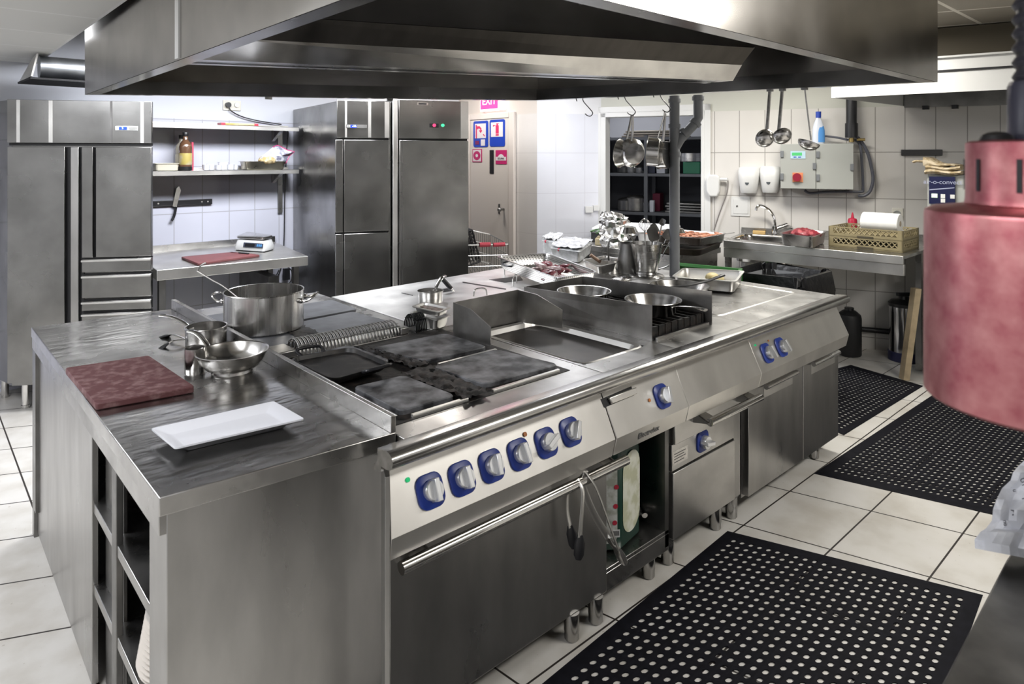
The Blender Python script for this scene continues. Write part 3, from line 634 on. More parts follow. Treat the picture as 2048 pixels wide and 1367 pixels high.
plate3(mb, [V((2.63, 1.578, .8725)), V((2.63, 2.335, .8725)), V((2.63, 2.335, zr)), V((2.63, 1.578, zf + .004))], (-.003, 0, 0))
plate3(mb, [V((2.207, 2.335, .8725)), V((2.63, 2.335, .8725)), V((2.63, 2.335, zr)), V((2.207, 2.335, zr))], (0, -.003, 0))
obj('splash_guard', mb, STG, bu)
mb = MB(); mb.box(2.235, 2.62, 1.586, 1.596, .8725, .882); obj('front_lip', mb, STL, bu)
mb = MB(); yzx(mb, PANEL, RB[1], RB[2] - .002); obj('control_panel', mb, PAN, bu, bev=.002)
mb = MB(); mb.box(RB[1], RB[2] - .02, 1.515, 2.3, .10, .834); obj('body', mb, STD, bu)
mb = MB(); mb.box(RB[1] + .012, RB[2] - .03, 1.488, 1.52, .49, .597); dr = obj('drawer', mb, STH, bu, bev=.002)
mb = MB(); mb.cyl((2.34, 1.415, .566), (2.75, 1.415, .566), .016, n=20); dh = obj('drawer_handle', mb, STB, dr)
for x_ in (2.36, 2.70):
    mb = MB(); mb.slab([(x_ - .022, 1.488, .592), (x_ + .022, 1.488, .592), (x_ + .03, 1.42, .572), (x_ - .03, 1.42, .572)], (0, 0, -.005)); mb.slab([(x_ - .022, 1.488, .592), (x_ - .022, 1.488, .545), (x_ - .03, 1.42, .56), (x_ - .03, 1.42, .572)], (.004, 0, 0)); obj('bracket', mb, ST, dh)
mb = MB(); mb.box(RB[1] + .006, RB[2] - .09, 1.498, 1.52, .385, .488); obj('knob_panel', mb, STH, bu, bev=.002)
knob(0, 0, bu, 1.4, 1.0, base=V((2.42, 1.498, .445)), nrm=V((0, -1, 0)), up=V((0, 0, 1)))
mb = MB(); mb.box(RB[1] + .01, RB[2] - .09, 1.494, 1.52, .12, .378); obj('lower_door', mb, STH, bu, bev=.002)
mb = MB(); mb.box(RB[2] - .09, RB[2] - .035, 1.50, 1.53, .12, .49); obj('side_trim', mb, STV, bu)
mb = MB(); lo = [(2.212, .405), (2.315, .405), (2.315, .46), (2.212, .46)]; mb.slab([(a, 1.4979, b_) for a, b_ in lo], (0, -.0006, 0)); stk = obj('sticker', mb, plain('sticker_white', (.6, .57, .52), .5, var=.15, scale=60), bu)
for k, z_ in enumerate((.448, .438, .428, .416)):
    mb = MB(); mb.box(2.22, 2.30 - .012 * (k % 2), 1.4969, 1.4972, z_ - .0015, z_ + .0015); obj('print_line', mb, BLK, stk)
for x_, y_ in ((2.24, 1.542), (2.60, 1.545), (2.735, 1.545)): foot(x_, y_, bu, .102)
# --- solid top module at the far end
so = thing('solid_top_unit', 'steel solid-top unit with two cupboard doors at the far end of the island', 'solid top cooker', (3.25, 1.95, 0), world=True)
mb = MB(); mb.box(RB[2], 3.68, 1.468, 2.335, .835, .8725); obj('top_plate', mb, ST, so)
SOL = steel('steel_solid_plate', .34, (.16, .32), (1, 1, 1), 5, dirt=.2)
mb = sunk(2.80, 3.58, 1.64, 2.30, .8725, .868, so, STL, SOL, .025, 0, .02); obj('plancha_plate', mb, SOL, so)
mb = MB(); yzx(mb, PANEL, RB[2], RB[3]); obj('control_panel', mb, PAN, so, bev=.002)
mb = MB(); mb.box(RB[2] + .02, RB[3] + .06, 1.525, 2.33, .075, .834); obj('body', mb, STV, so)
knob(1533, 706, so, .25); knob(1561, 694, so, .25); led(1510, 690, so, LEDG, .004); led(1536, 681, so, LEDO, .004)
for x0, x1 in ((RB[2] + .035, 3.345), (3.352, RB[3] + .062)):
    mb = MB(); mb.box(x0, x1, 1.497, 1.527, .085, .592); dd = obj('door', mb, STV, so, bev=.002)
    hx = x0 + .30 if x0 < 3 else x0 + .25
    mb = MB(); mb.box(hx - .16, hx + .13, 1.4955, 1.4975, .495, .55); obj('handle_recess', mb, STL, dd)
    mb = MB(); mb.cyl((hx - .175, 1.478, .553), (hx + .14, 1.478, .553), .012, n=16); mb.box(hx - .165, hx + .13, 1.478, 1.498, .553, .561); obj('door_handle', mb, STB, dd)
foot(3.60, 1.55, so, .09); foot(3.62, 2.25, so, .09); foot(2.85, 2.2, so, .09)
# --- handrail along the whole front
mb = MB(); R0 = [(1.472, .8745), (1.43, .8795), (1.418, .879), (1.405, .871), (1.400, .860), (1.403, .847), (1.413, .838), (1.43, .834), (1.455, .834), (1.455, .82), (1.487, .815), (1.487, .83), (1.472, .84)]
yzx(mb, R0, .882, 3.69)
solo('front_rail', mb, steel('steel_rail', .6, (.16, .3), (.6, 6, 6), 4, dirt=.12), 'long rounded steel rail along the front edge of the cooking island', 'rail', sm=50)
# --- rear counter
rc_ = thing('rear_counter', 'bright steel counter on the far side of the island with two dark square openings', 'counter', (2.6, 2.85, 0), world=True)
mb = MB(); mb.prism([(1.663, 2.338), (3.68, 2.338), (3.68, 3.25), (2.9, 3.32), (1.663, 3.24)], .838, .8735); obj('worktop', mb, steel('steel_pale_top', .82, (.3, .46), (1, 1, 1), 4, wave=(7, .12), tint=(1, .99, .97)), rc_, bev=.002)
mb = MB(); mb.box(1.68, 3.66, 2.345, 3.2, .08, .837); obj('body', mb, STD, rc_)
for x_, y_ in ((1.75, 3.1), (3.6, 3.1)): foot(x_, y_, rc_, .085)
for cs in (((857, 581), (897, 576), (906, 581), (875, 586)), ((978, 559), (1040, 552), (1046, 560), (1010, 565))):
    mb = MB(); mb.slab([at(*c, .874) for c in cs], (0, 0, .0012)); obj('opening', mb, BLK, rc_)
mb = MB(); mb.slab([at(*c, .874) for c in ((803, 585), (826, 590), (826, 591), (803, 586))], (0, 0, .001)); mb.slab([at(*c, .874) for c in ((925, 563), (1012, 577), (1012, 579), (925, 565))], (0, 0, .001)); obj('lid_gap', mb, BLK, rc_)
mb = MB(); a, b_ = at(947, 592, .874), at(974, 590, .874); mb.tube(smooth([a, a.lerp(b_, .15) + V((0, 0, .035)), a.lerp(b_, .85) + V((0, 0, .035)), b_], 5), .004); obj('lid_handle', mb, STB, rc_)
a = at(1033, 566, .874); b_ = at(1026, 572, .874); mb = MB(); mb.tube(smooth([a, a + V((0, 0, .05)), b_ + V((0, 0, .05)), b_], 5), .004); obj('lid_handle', mb, STB, rc_)
# ---------------------------------------------------------------- things on the island
def tray(mb, c, depth, rim=.012, taper=.86, rad=.12, t=.002):
    """open tray from four rim corners (3D), hanging down by depth"""
    f = quadmap([V(q) for q in c]); n = ((V(c[1]) - V(c[0])).cross(V(c[3]) - V(c[0]))).normalized()
    if n.z < 0: n = -n
    w0, l0 = (V(c[1]) - V(c[0])).length, (V(c[3]) - V(c[0])).length
    def lp(off, k, d):
        return [f(.5 + x, .5 + y) - n * d for x, y in rr((1 - 2 * off / w0) * k, (1 - 2 * off / l0) * k, rad * k, 4)]
    mb.loft([lp(0, 1, t * 2), lp(0, 1, 0), lp(rim, 1, 0), lp(rim * 1.1, .995, .004), lp(rim, taper + .02, depth * .9), lp(rim * 1.2, taper - .03, depth)], False, True)
    mb.loft([lp(rim * .8, 1, .003), lp(rim * .9, .998, .006), lp(rim * .8, taper + .025, depth * .9 + t), lp(rim, taper - .03, depth + t)], False, True)
    return f, n
def pan(name, lab, cat, c, r0, r1, h, hang, hlen, hz=.8, rise=.03, mat=STP, hmat=STB, prof=None, hw=.011, group=None, hook=True):
    t = thing(name, lab, cat, c, group=group); mb = MB()
    pr = prof or [(r0 * .97, 0), (r0, .004), (r1, h), (r1 + .004, h + .002), (r1 + .003, h + .004), (r1 - .002, h + .003), (r0 * .985, .008), (r0 * .9, .005)]
    mb.lathe(pr, 40); obj('pan_body', mb, mat, t, sm=40)
    d = V((math.cos(hang), math.sin(hang), 0)); a = d * (r1 - .002) + V((0, 0, h * hz)); mb = MB()
    pts = smooth([a, a + d * hlen * .25 + V((0, 0, rise * .55)), a + d * hlen * .65 + V((0, 0, rise)), a + d * hlen + V((0, 0, rise * 1.05))], 5)
    mb.tube(pts, lambda s: hw * (.8 + .45 * s), 10, .4); ho = obj('handle', mb, hmat, t)
    if hook: mb = MB(); e = pts[-2]; sd = V((-d.y, d.x, 0)); mb.loft([[e + d * (.012 * math.cos(q)) + sd * (.005 * math.sin(q)) + V((0, 0, z)) for q in [2 * math.pi * i / 12 for i in range(12)]] for z in (.0028, .0062)]); obj('hanging_hole', mb, BLK, ho)
    for s_ in (-1, 1):
        mb = MB(); q = d * (r1 * .985) + V((-d.y, d.x, 0)) * .009 * s_ + V((0, 0, h * hz)); mb.ball(q, .004, 5); obj('rivet', mb, STB, ho)
    return t
def cboard(name, lab, z, pxs, th, mat, r=.012):
    f = quadmap([at(*q, z + th) for q in pxs]); lo = rr(1, 1, .03, 4); mb = MB(); L = [f(.5 + x, .5 + y) for x, y in lo]; c_ = f(.5, .5)
    k = lambda z_, s: [V((c_.x + (p.x - c_.x) * s, c_.y + (p.y - c_.y) * s, z_)) for p in L]
    mb.loft([k(z, .99), k(z + .003, 1), k(z + th - .003, 1), k(z + th, .99)]); return solo(name, mb, mat, lab, 'cutting board')
cboard('cutting_board', 'large worn reddish-brown plastic cutting board on the near steel worktop', TZ + .001, ((130, 735), (297, 710), (390, 772), (192, 807)), .02, BOARD)
# white platter
pf = quadmap([at(*q, TZ + .027) for q in ((302, 857), (547, 802), (609, 837), (350, 896))]); cc = pf(.5, .5)
def pl_(s, sx_, z): return [V((cc.x, cc.y, z)) + ((pf(.5 + x * s, .5 + y * sx_) - cc)) * V((1, 1, 0)).x for x, y in rr(1, 1, .03, 3)]
fix = lambda L, z: [V((p.x, p.y, z)) for p in L]
mb = MB(); mb.loft([fix(pl_(.76, .60, 0), TZ + .001), fix(pl_(.80, .66, 0), TZ + .008), fix(pl_(1, 1, 0), TZ + .024), fix(pl_(1, 1, 0), TZ + .028), fix(pl_(.985, .97, 0), TZ + .028), fix(pl_(.80, .66, 0), TZ + .013), fix(pl_(.76, .60, 0), TZ + .0115)]); solo('platter', mb, CER, 'empty long white rectangular platter on the near steel worktop', 'platter', sm=50)
# small pans and cup on the worktop
def aim(c, tip): d = V((tip.x - c[0], tip.y - c[1], 0)); return math.atan2(d.y, d.x), d.length
c = (.862, 2.70); an, ln = aim(c, at(322, 627, .985)); pan('saucepan', 'small straight-sided saucepan with long handle beside the stock pot', 'saucepan', V((*c, TZ)), .073, .074, .074, an, ln - .074, .8, .037)
c = (.822, 2.31); an, ln = aim(c, at(384, 664, .985))
pan('saute_pan', 'shiny rounded conical pan in front of the small saucepan on the worktop', 'pan', V((*c, TZ)), .066, .118, .072, an, ln - .105, .72, .053,
    prof=[(.062, 0), (.066, .004), (.064, .012), (.085, .022), (.103, .045), (.114, .072), (.118, .0735), (.1175, .0755), (.112, .074), (.100, .046), (.082, .025), (.055, .016)])
mb = MB(); mb.lathe([(.03, 0), (.032, .003), (.032, .085), (.0335, .087), (.030, .085), (.029, .006)], 28); mb.tf(M.Translation(V((.725, 2.385, TZ)))); solo('measuring_cup', mb, STP, 'small plain steel cup half hidden behind the conical pan', 'cup')
def tongs(name, lab, pts1, pts2, parent_mat=STB, w_=.008, tip=BLK):
    t = thing(name, lab, 'tongs', pts1[0], world=True)
    for p in (pts1, pts2):
        P = smooth(p, 6); mb = MB(); mb.tube(P, lambda s: w_ * (.8 + .3 * s), 8, .3); ar = obj('arm', mb, parent_mat, t)
        mb = MB(); d = (P[-1] - P[-3]).normalized(); mb.tube([P[-1] - d * .006, P[-1] + d * .02, P[-1] + d * .055, P[-1] + d * .07], lambda s: w_ * (1.1 + 1.1 * math.sin(math.pi * min(1, s * 1.05))), 10, .35); obj('gripper', mb, tip, ar)
    return t
A = at(372, 678, .9)
tongs('serving_tongs', 'steel tongs with dark tips lying behind the small saucepan on the worktop', [A, A.lerp(at(326, 668, .889), .5) + V((0, 0, .008)), A.lerp(at(326, 668, .889), .75)], [A, A.lerp(at(322, 691, .889), .5) + V((0, 0, .008)), A.lerp(at(322, 691, .889), .75)], STB, .009, BLK)
# big stock pot with ladle
pt = thing('stock_pot', 'large steel stock pot with ring handles on the rear hotplates', 'pot', (1.129, 2.80, .885)); R_ = .16; Hh = .155
mb = MB(); mb.lathe([(R_ - .006, 0), (R_, .006), (R_, Hh), (R_ + .004, Hh + .003), (R_ + .002, Hh + .006), (R_ - .003, Hh + .004), (R_ - .003, .01), (R_ - .01, .006)], 64); obj('pot_body', mb, steel('steel_pot', .62, (.2, .3), (14, 14, .4), 3), pt, sm=40)
def pothandle(ang):
    d = V((math.cos(ang), math.sin(ang), 0)); s_ = V((-d.y, d.x, 0)); z_ = V((0, 0, Hh - .035)); mb = MB()
    mb.tube(smooth([d * (R_ - .001) + s_ * .045 + z_, d * (R_ + .025) + s_ * .045 + z_, d * (R_ + .055) + s_ * .03 + z_ + V((0, 0, .02)), d * (R_ + .055) - s_ * .03 + z_ + V((0, 0, .02)), d * (R_ + .025) - s_ * .045 + z_, d * (R_ - .001) - s_ * .045 + z_], 5), .0055, 8)
    for k in (-1, 1): mb.ball(d * R_ + s_ * .045 * k + z_, .012, 6, (1, 1, 1))
    obj('handle', mb, STB, pt)
pothandle(-YAW + .12); pothandle(-YAW + math.pi - .1)
la = V((1.129, 2.80, .885)); d = -rt
p0 = la + V((0, 0, .02)) + rt * .02; rimp = la + d * (R_ - .004) + V((0, 0, Hh + .008)); tip = rimp + d * .128 + V((0, 0, .078))
t = thing('ladle', 'ladle standing in the big stock pot, thin handle leaning over its left rim', 'ladle', p0, world=True)
mb = MB(); mb.tube(smooth([p0, rimp, rimp.lerp(tip, .5), tip], 6), .0033, 8); mb.tube(smooth([tip, tip + rt * .012 + V((0, 0, .02)), tip + rt * .03 + V((0, 0, .032)), tip + rt * .037 + V((0, 0, .034))], 4), .0035, 8); obj('handle', mb, STG, t)
mb = MB(); mb.lathe([(.005, 0), (.035, .006), (.05, .03), (.048, .03), (.034, .01), (.005, .004)], 20); mb.tf(M.Translation(p0 - V((0, 0, .012)))); obj('bowl', mb, STP, t)
# black griddle pan on the left hotplate
gp = thing('griddle_pan', 'square black cast griddle pan on the back-left front-range hotplate', 'griddle pan', (1.13, 2.16, .889), world=True)
f = quadmap([at(*q, .91) for q in ((578, 716), (703, 694), (783, 727), (664, 760))]); c_ = f(.5, .5)
k = lambda s, z: [V((c_.x + (p.x - c_.x) * s, c_.y + (p.y - c_.y) * s, z)) for p in [f(.5 + x, .5 + y) for x, y in rr(1, 1, .16, 5)]]
PANB = two('cast_black', (.006, .006, .006), (.045, .04, .036), 22, .42, .5, .75)
mb = MB(); mb.loft([k(.9, .889), k(.93, .893), k(1, .909), k(1, .912), k(.97, .912), k(.93, .899), k(.5, .898)]); obj('pan_body', mb, PANB, gp, sm=50)
for e0, e1, o in ((f(.2, 0), f(.55, 0), V((-.005, .03, .018))), (f(.50, 1.0), f(.85, 1.0), V((.01, -.03, .012)))):
    mb = MB(); z_ = V((0, 0, 0)); mb.tube(smooth([V((e0.x, e0.y, .908)), V((e0.x, e0.y, .908)) + o, V((e1.x, e1.y, .908)) + o, V((e1.x, e1.y, .908))], 5), .006, 8); obj('handle', mb, BLK, gp)
# small GN trays stacked by the flue
zt = .936
tr = thing('gastronorm_tray', 'small shallow steel tray on top of another, behind the griddle splash guard', 'tray', (1.74, 2.42, .88), world=True)
mb = MB(); tray(mb, [at(*q, .957) for q in ((822, 612), (848, 603), (904, 614), (878, 624))], .024); obj('tray_body', mb, STL, tr)
mb = MB(); f2 = quadmap([at(*q, .945) for q in ((832, 612), (850, 606), (896, 614), (876, 622))]); mb.slab([f2(0, 0), f2(1, 0), f2(1, 1), f2(0, 1)], (0, 0, .003)); obj('brown_residue', mb, two('brown_sauce', (.12, .08, .06), (.3, .22, .19), 60, .4), tr)
mb = MB(); tray(mb, [at(*q, .922) for q in ((817, 625), (846, 615), (905, 629), (872, 640))], .05); solo('gastronorm_tray', mb, STL, 'small deeper steel tray at the bottom of the stack beside the black slatted flue', 'tray')
flue(1.60, 1.66, 2.36, 2.45, .935, rr_, plain('flue_black', (.02, .02, .02), .4, .8), 7)
pan('saucepan', 'small steel saucepan on the rear counter beside the dark square opening', 'saucepan', V((*at(861, 603, .875).to_2d(), .8745)), .062, .063, .055, .55, .13, .85, .05)
kp = thing('brush', 'brush with a thick black handle standing in the opening of the rear counter', 'brush', (*at(908, 580, .88).to_2d(), .876), world=True)
a = V((*at(908, 582, .88).to_2d(), .877)); tp = a + V((0, 0, .075)) - rt * .068
mb = MB(); mb.tube([a.lerp(tp, .22), a.lerp(tp, .6), tp], .0125, 12); obj('handle', mb, BLK, kp); mb = MB(); mb.cyl(a, a.lerp(tp, .25), .004); obj('shaft', mb, STB, kp)
# pans on the burners
def burner_pan(lab, px, py, rpx, tx, ty):
    q = at(px, py, .980); w_ = V((q.x, q.y, 0)).dot(FW); r_ = rpx / FPX * w_; an, ln = aim(q, at(tx, ty, 1.0))
    pan('frying_pan', lab, 'frying pan', V((q.x, q.y, .922)), r_ * .80, r_, .056, an, ln - r_, .8, .02)
burner_pan('bright steel frying pan on the left burner inside the tall splash guard', 1168, 581, 53, 1250, 604)
burner_pan('bright steel frying pan on the right burner inside the tall splash guard', 1306, 598, 55, 1412, 614)
# pan with black handle + potato tray on the solid top
q = at(1359, 570, .928)
tp = pan('frying_pan', 'steel frying pan with long black handle just behind the tall splash guard', 'frying pan', V((q.x, q.y, .873)), .128, .152, .053, YAW - 2.6, .02, .5, .0, hook=False)
cq_ = V((q.x, q.y, .873)); PP = [at(1336, 575, .94), at(1372, 571, .95), at(1410, 563, .965), at(1438, 553, .985), at(1447, 550, .99)]
mb = MB(); mb.tube(smooth([p - cq_ for p in PP], 5), lambda s: .009 + .004 * s, 10, .6); obj('black_handle', mb, BLK, tp)
pt_ = thing('gastronorm_tray', 'shallow steel tray with two peeled potatoes on the far end of the solid top', 'tray', (3.55, 2.08, .8735), world=True)
PC = [at(*q, .945) for q in ((1343, 552), (1366, 535), (1490, 541), (1473, 563))]
mb = MB(); tray(mb, PC, .066, .012, .93, .08); obj('tray_body', mb, STL, pt_)
fm = quadmap([q - V((0, 0, .052)) for q in PC])
for s_, t_, lb in ((.62, .62, 'peeled yellow potato in the steel tray, left one'), (.84, .5, 'peeled yellow potato in the steel tray, right one nearer the rim')):
    mb = MB(); p = fm(s_, t_); mb.ball(p + V((0, 0, .014)), .036, 8, (1.3, 1, .75)); solo('potato', mb, plain('potato', (.72, .6, .3), .5, var=.1), lb, 'potato', 'potatoes in the tray')
# utensil container
uc = at(1293, 552, .875); ut = thing('utensil_container', 'conical steel beaker crowded with ladles and spoons, on a round base', 'utensil holder', (uc.x, uc.y, .874))
mb = MB(); mb.lathe([(.105, 0), (.108, .004), (.10, .012), (.066, .02), (.062, .03), (.068, .05), (.098, .205), (.101, .207), (.095, .206), (.064, .05), (.055, .03)], 36); obj('beaker', mb, steel('steel_beaker', .42, (.2, .3), (1, 1, 6), 5), ut)
mb = MB(); d = rt; mb.tube(smooth([d * .09 + V((0, 0, .19)), d * .145 + V((0, 0, .185)), d * .15 + V((0, 0, .10)), d * .135 + V((0, 0, .065)), d * .07 + V((0, 0, .04))], 5), .005, 8); obj('handle', mb, STB, ut)
def spoon(lab, dx, dd, dz_, kind, nm='spoon', bowl=.03, rot=0):
    b0 = V((uc.x, uc.y, .9)) + rt * dx * .25 + FW * dd * .3; e = V((uc.x, uc.y, .874 + dz_)) + rt * dx + FW * dd
    t = thing(nm, lab, 'spoon' if nm == 'spoon' else nm, b0, world=True, group='utensils in the beaker')
    mb = MB(); mb.tube([b0, b0.lerp(e, .5), e], .0045, 6, .5); obj('handle', mb, STB, t); mb = MB()
    if kind == 'bowl': mb.lathe([(.004, 0), (bowl * .7, .008), (bowl, bowl * .7), (bowl * .97, bowl * .7), (bowl * .66, .012), (.004, .004)], 20); mb.tf(M.Translation(e) @ M.Rotation(rot, 4, FW))
    elif kind == 'flat': mb.loft([[(x, y, z) for x, y in rr(bowl * 1.6, bowl * 2.0, bowl * .5, 4)] for z in (-.0015, .0015)]); mb.tf(M.Translation(e) @ M.Rotation(-YAW, 4, 'Z') @ M.Rotation(1.25, 4, 'X') @ M.Rotation(rot, 4, 'Z'))
    elif kind == 'whisk':
        for k in range(6):
            a_ = math.pi * k / 6; u = V((math.cos(a_), math.sin(a_), 0)); mb.tube(smooth([V((0, 0, 0)), u * bowl * .9 + V((0, 0, .03)), u * bowl + V((0, 0, .055)), V((0, 0, .085)), -u * bowl + V((0, 0, .055)), -u * bowl * .9 + V((0, 0, .03)), V((0, 0, 0))], 4), .0012, 5)
        mb.tf(M.Translation(e))
    obj('head', mb, STB, t)
spoon('large dark ladle head leaning out left of the steel beaker', -.115, -.02, .315, 'bowl', 'ladle', .062, math.pi)
spoon('round skimmer cap standing in front of the grey pipe in the beaker', .19, .0, .305, 'bowl', 'ladle', .05, math.pi)
spoon('wide flat serving spoon in the middle of the beaker', .03, -.05, .265, 'flat', 'spoon', .042, .2)
spoon('flat serving spoon tilted to the right in the beaker', .125, -.03, .262, 'flat', 'spoon', .034, -.7)
spoon('steel whisk standing in the beaker', -.005, .03, .27, 'whisk', 'whisk', .034)
spoon('turner with slotted blade sticking up near the pipe in the beaker', .11, .05, .33, 'flat', 'turner', .022, -.5)
spoon('long serving spoon at the back of the beaker', .06, .06, .29, 'flat', 'spoon', .03, .5)
# dark jug, bowl, and small pot left of the beaker
jc = at(1256, 546, .875); jg = thing('jug', 'tall dark steel jug left of the utensil beaker', 'jug', (jc.x, jc.y, .8735)); 
mb = MB(); mb.lathe([(.062, 0), (.066, .005), (.068, .08), (.054, .14), (.049, .19), (.055, .20), (.048, .195), (.05, .14), (.06, .08), (.06, .01)], 30); obj('jug_body', mb, STD, jg)
mb = MB(); mb.tube(smooth([V((0, 0, .22)) - rt * .06, V((0, 0, .2)) - rt * .12, V((0, 0, .08)) - rt * .12, V((0, 0, .05)) - rt * .075], 5), .006, 8); obj('handle', mb, STD, jg)
bc = at(1222, 545, .875); bw = thing('saucepan', 'small steel pot with copper-brown handle end, beside the dark jug', 'pot', (bc.x, bc.y, .8735))
mb = MB(); mb.lathe([(.06, 0), (.064, .004), (.07, .085), (.074, .088), (.068, .086), (.06, .008)], 30); obj('pot_body', mb, STP, bw)
mb = MB(); mb.tube([V((0, 0, .07)) - rt * .068, V((0, 0, .10)) - rt * .11, V((0, 0, .115)) - rt * .13], .011, 10); obj('handle', mb, plain('wood_handle', (.33, .2, .13), .5), bw)
tc_ = [at(*q, .95) for q in ((1163, 519), (1212, 510), (1252, 521), (1197, 533))]
mb = MB(); tray(mb, tc_, .055); solo('gastronorm_tray', mb, STG, 'small dark steel tray between the perforated tray and the dark jug', 'tray')
mb = MB(); q = at(1243, 558, .877); mb.lathe([(.05, 0), (.058, .006), (.06, .012), (.05, .016), (.01, .02)], 24, (q.x, q.y, .8745)); solo('lid', mb, STB, 'small bright steel lid lying in front of the dark jug', 'lid')
q = at(1170, 561, .877); mb = MB(); mb.lathe([(.03, 0), (.036, .006), (.05, .02), (.052, .022), (.035, .01)], 24, (3.02, 2.46, .8745)); solo('bowl', mb, STB, 'small steel bowl just behind the tall splash guard', 'bowl')
# perforated tray with red onions / meat in foil
pt2 = thing('perforated_tray', 'deep perforated steel tray full of red-brown meat pieces', 'tray', (2.8, 2.75, .88), world=True)
PT = [V((2.76, 3.19, .985)), V((2.53, 2.43, .975)), V((2.84, 2.405, .975)), V((3.11, 3.06, .985))]
mb = MB(); tray(mb, PT, .072, .012, .93, .08)
m, nt, b = nodes('perforated_steel'); b.inputs['Metallic'].default_value = 1; b.inputs['Roughness'].default_value = .25
tcx = N(nt, 'ShaderNodeTexCoord'); sxx = N(nt, 'ShaderNodeSeparateXYZ'); nt.links.new(tcx.outputs['Object'], sxx.inputs[0])
hu = mth(nt, 'MULTIPLY', mth(nt, 'ADD', sxx.outputs[0], sxx.outputs[1]), 80); hv = mth(nt, 'MULTIPLY', sxx.outputs[2], 95)
cu, cv = [mth(nt, 'ABSOLUTE', mth(nt, 'SUBTRACT', mth(nt, 'FRACT', mth(nt, 'ADD', q_, 500.5)), .5)) for q_ in (hu, hv)]
hole = mth(nt, 'MULTIPLY', mth(nt, 'LESS_THAN', cu, .26), mth(nt, 'LESS_THAN', cv, .26))
mx = N(nt, 'ShaderNodeMix', data_type='RGBA'); nt.links.new(hole, mx.inputs[0]); mx.inputs[6].default_value = (.86, .85, .83, 1); mx.inputs[7].default_value = (.12, .12, .12, 1); nt.links.new(mx.outputs[2], b.inputs['Base Color'])
PERF = m
obj('tray_body', mb, PERF, pt2)
for (u_, v_) in ((.08, .1), (.9, .1), (.08, .9), (.9, .9)):
    p = quadmap(PT)(u_, v_); mb = MB(); mb.cyl((p.x, p.y, .8745), (p.x, p.y, p.z - .07), .004); obj('leg', mb, STB, pt2)
mb = MB(); a = PT[0]; mb.tube(smooth([a + V((-.01, -.12, -.02)), a + V((-.05, -.13, -.03)), a + V((-.06, -.2, -.035)), a + V((-.02, -.23, -.03))], 4), .006, 8); obj('handle', mb, BLK, pt2)
fm = quadmap(PT); MEAT = two('dark_red_meat', (.10, .02, .03), (.38, .12, .14), 25, .25, .4, .65); MEAT2 = two('silver_skin', (.3, .2, .2), (.6, .5, .5), 30, .25)
rg_ = random.Random(11)
for k in range(16):
    s_, t_ = rg_.uniform(.36, .88), rg_.uniform(.2, .82); p = fm(s_, t_); mb = MB(); mb.ball((0, 0, 0), 1, 6)
    mb.tf(M.Translation(V((p.x, p.y, p.z - .045 + .03 * rg_.random() * (1 - abs(t_ - .5))))) @ M.Rotation(rg_.uniform(0, 3), 4, 'Z') @ M.Rotation(rg_.uniform(-.5, .5), 4, 'Y') @ M.Diagonal((rg_.uniform(.04, .065), rg_.uniform(.025, .04), .014, 1)))
    mb.jitter(.004, k)
    solo('meat_piece', mb, MEAT if k % 3 else MEAT2, 'dark red meat piece heaped in the perforated steel tray', 'meat', 'meat pieces in the perforated tray')
# tongs hanging on the oven handle
for k, (lab, px, py, pxb, pyb, sp) in enumerate((('dark-headed tongs hanging straight down from the oven handle', 1161, 985, 1153, 1098, .012), ('long steel tongs hanging open and slanting from the end of the oven handle', 1176, 930, 1243, 1128, .02))):
    pl = Plane((0, 1.415), (3, 1.415)); u0, z0 = pl.hit(px, py); u1, z1 = pl.hit(pxb, pyb)
    a = V((u0, 1.425, .598 if k else .585)); b_ = V((u1, 1.42, z1)); y_ = V((0, -.022, 0))
    tongs('kitchen_tongs', lab, [a, a.lerp(b_, .15) + y_, a.lerp(b_, .55) + y_ * .9, a.lerp(b_, .8) + y_ * .8], [a, a.lerp(b_, .12) + V((0, .035, -.01)), a.lerp(b_, .5) + V((.0, .04, 0)), a.lerp(b_, .78) + V((sp, .035, 0))], STL, .012 if k else .008, STP if k else BLK)
# oil canister in the open compartment
can = thing('oil_canister', 'dark green oil canister with pale printed labels in the open compartment under the griddle', 'canister', (1.985, 1.68, .166), world=True)
f0 = [(1.845, 1.60), (1.935, 1.535), (2.085, 1.56), (2.09, 1.74), (1.845, 1.76)]
cx_, cy_ = 1.98, 1.67
def cl(s, z): return [V((cx_ + (x - cx_) * s, cy_ + (y - cy_) * s, z)) for x, y in f0]
GREEN = plain('canister_green', (.012, .05, .035), .3)
mb = MB(); mb.loft([cl(.94, .166), cl(1, .18), cl(1, .50), cl(.93, .535), cl(.5, .548)]); obj('body', mb, GREEN, can, bev=.01)
mb = MB(); mb.cyl((1.97, 1.66, .545), (1.97, 1.66, .572), .022); obj('cap', mb, BLK, can)
mb = MB(); mb.tube(smooth([(1.90, 1.66, .54), (1.91, 1.66, .575), (1.94, 1.66, .575), (1.95, 1.66, .545)], 4), .006); obj('carry_handle', mb, BLK, can)
def facelabel(p, q, u0, u1, z0, z1, mat, nm, r=.3, off=.001):
    pl = Plane(p, q); lo = rr(u1 - u0, z1 - z0, min(u1 - u0, z1 - z0) * r, 6, (u0 + u1) / 2, (z0 + z1) / 2)
    mb = MB(); mb.slab([pl.pt(u, z, off) for u, z in lo], pl.n * .0012); return obj(nm, mb, mat, can), pl
LB = two('label_cream', (.55, .56, .40), (.75, .76, .66), 20, .4)
w1 = (V(f0[1] + (0,)) - V(f0[0] + (0,))).length; w2 = (V(f0[2] + (0,)) - V(f0[1] + (0,))).length
l1, p1 = facelabel(f0[0], f0[1], .006, w1 - .012, .20, .50, two('label_floral', (.4, .42, .36), (.66, .68, .66), 25, .4), 'label')
l2, p2 = facelabel(f0[1], f0[2], .016, w2 - .006, .21, .51, LB, 'label', .5)
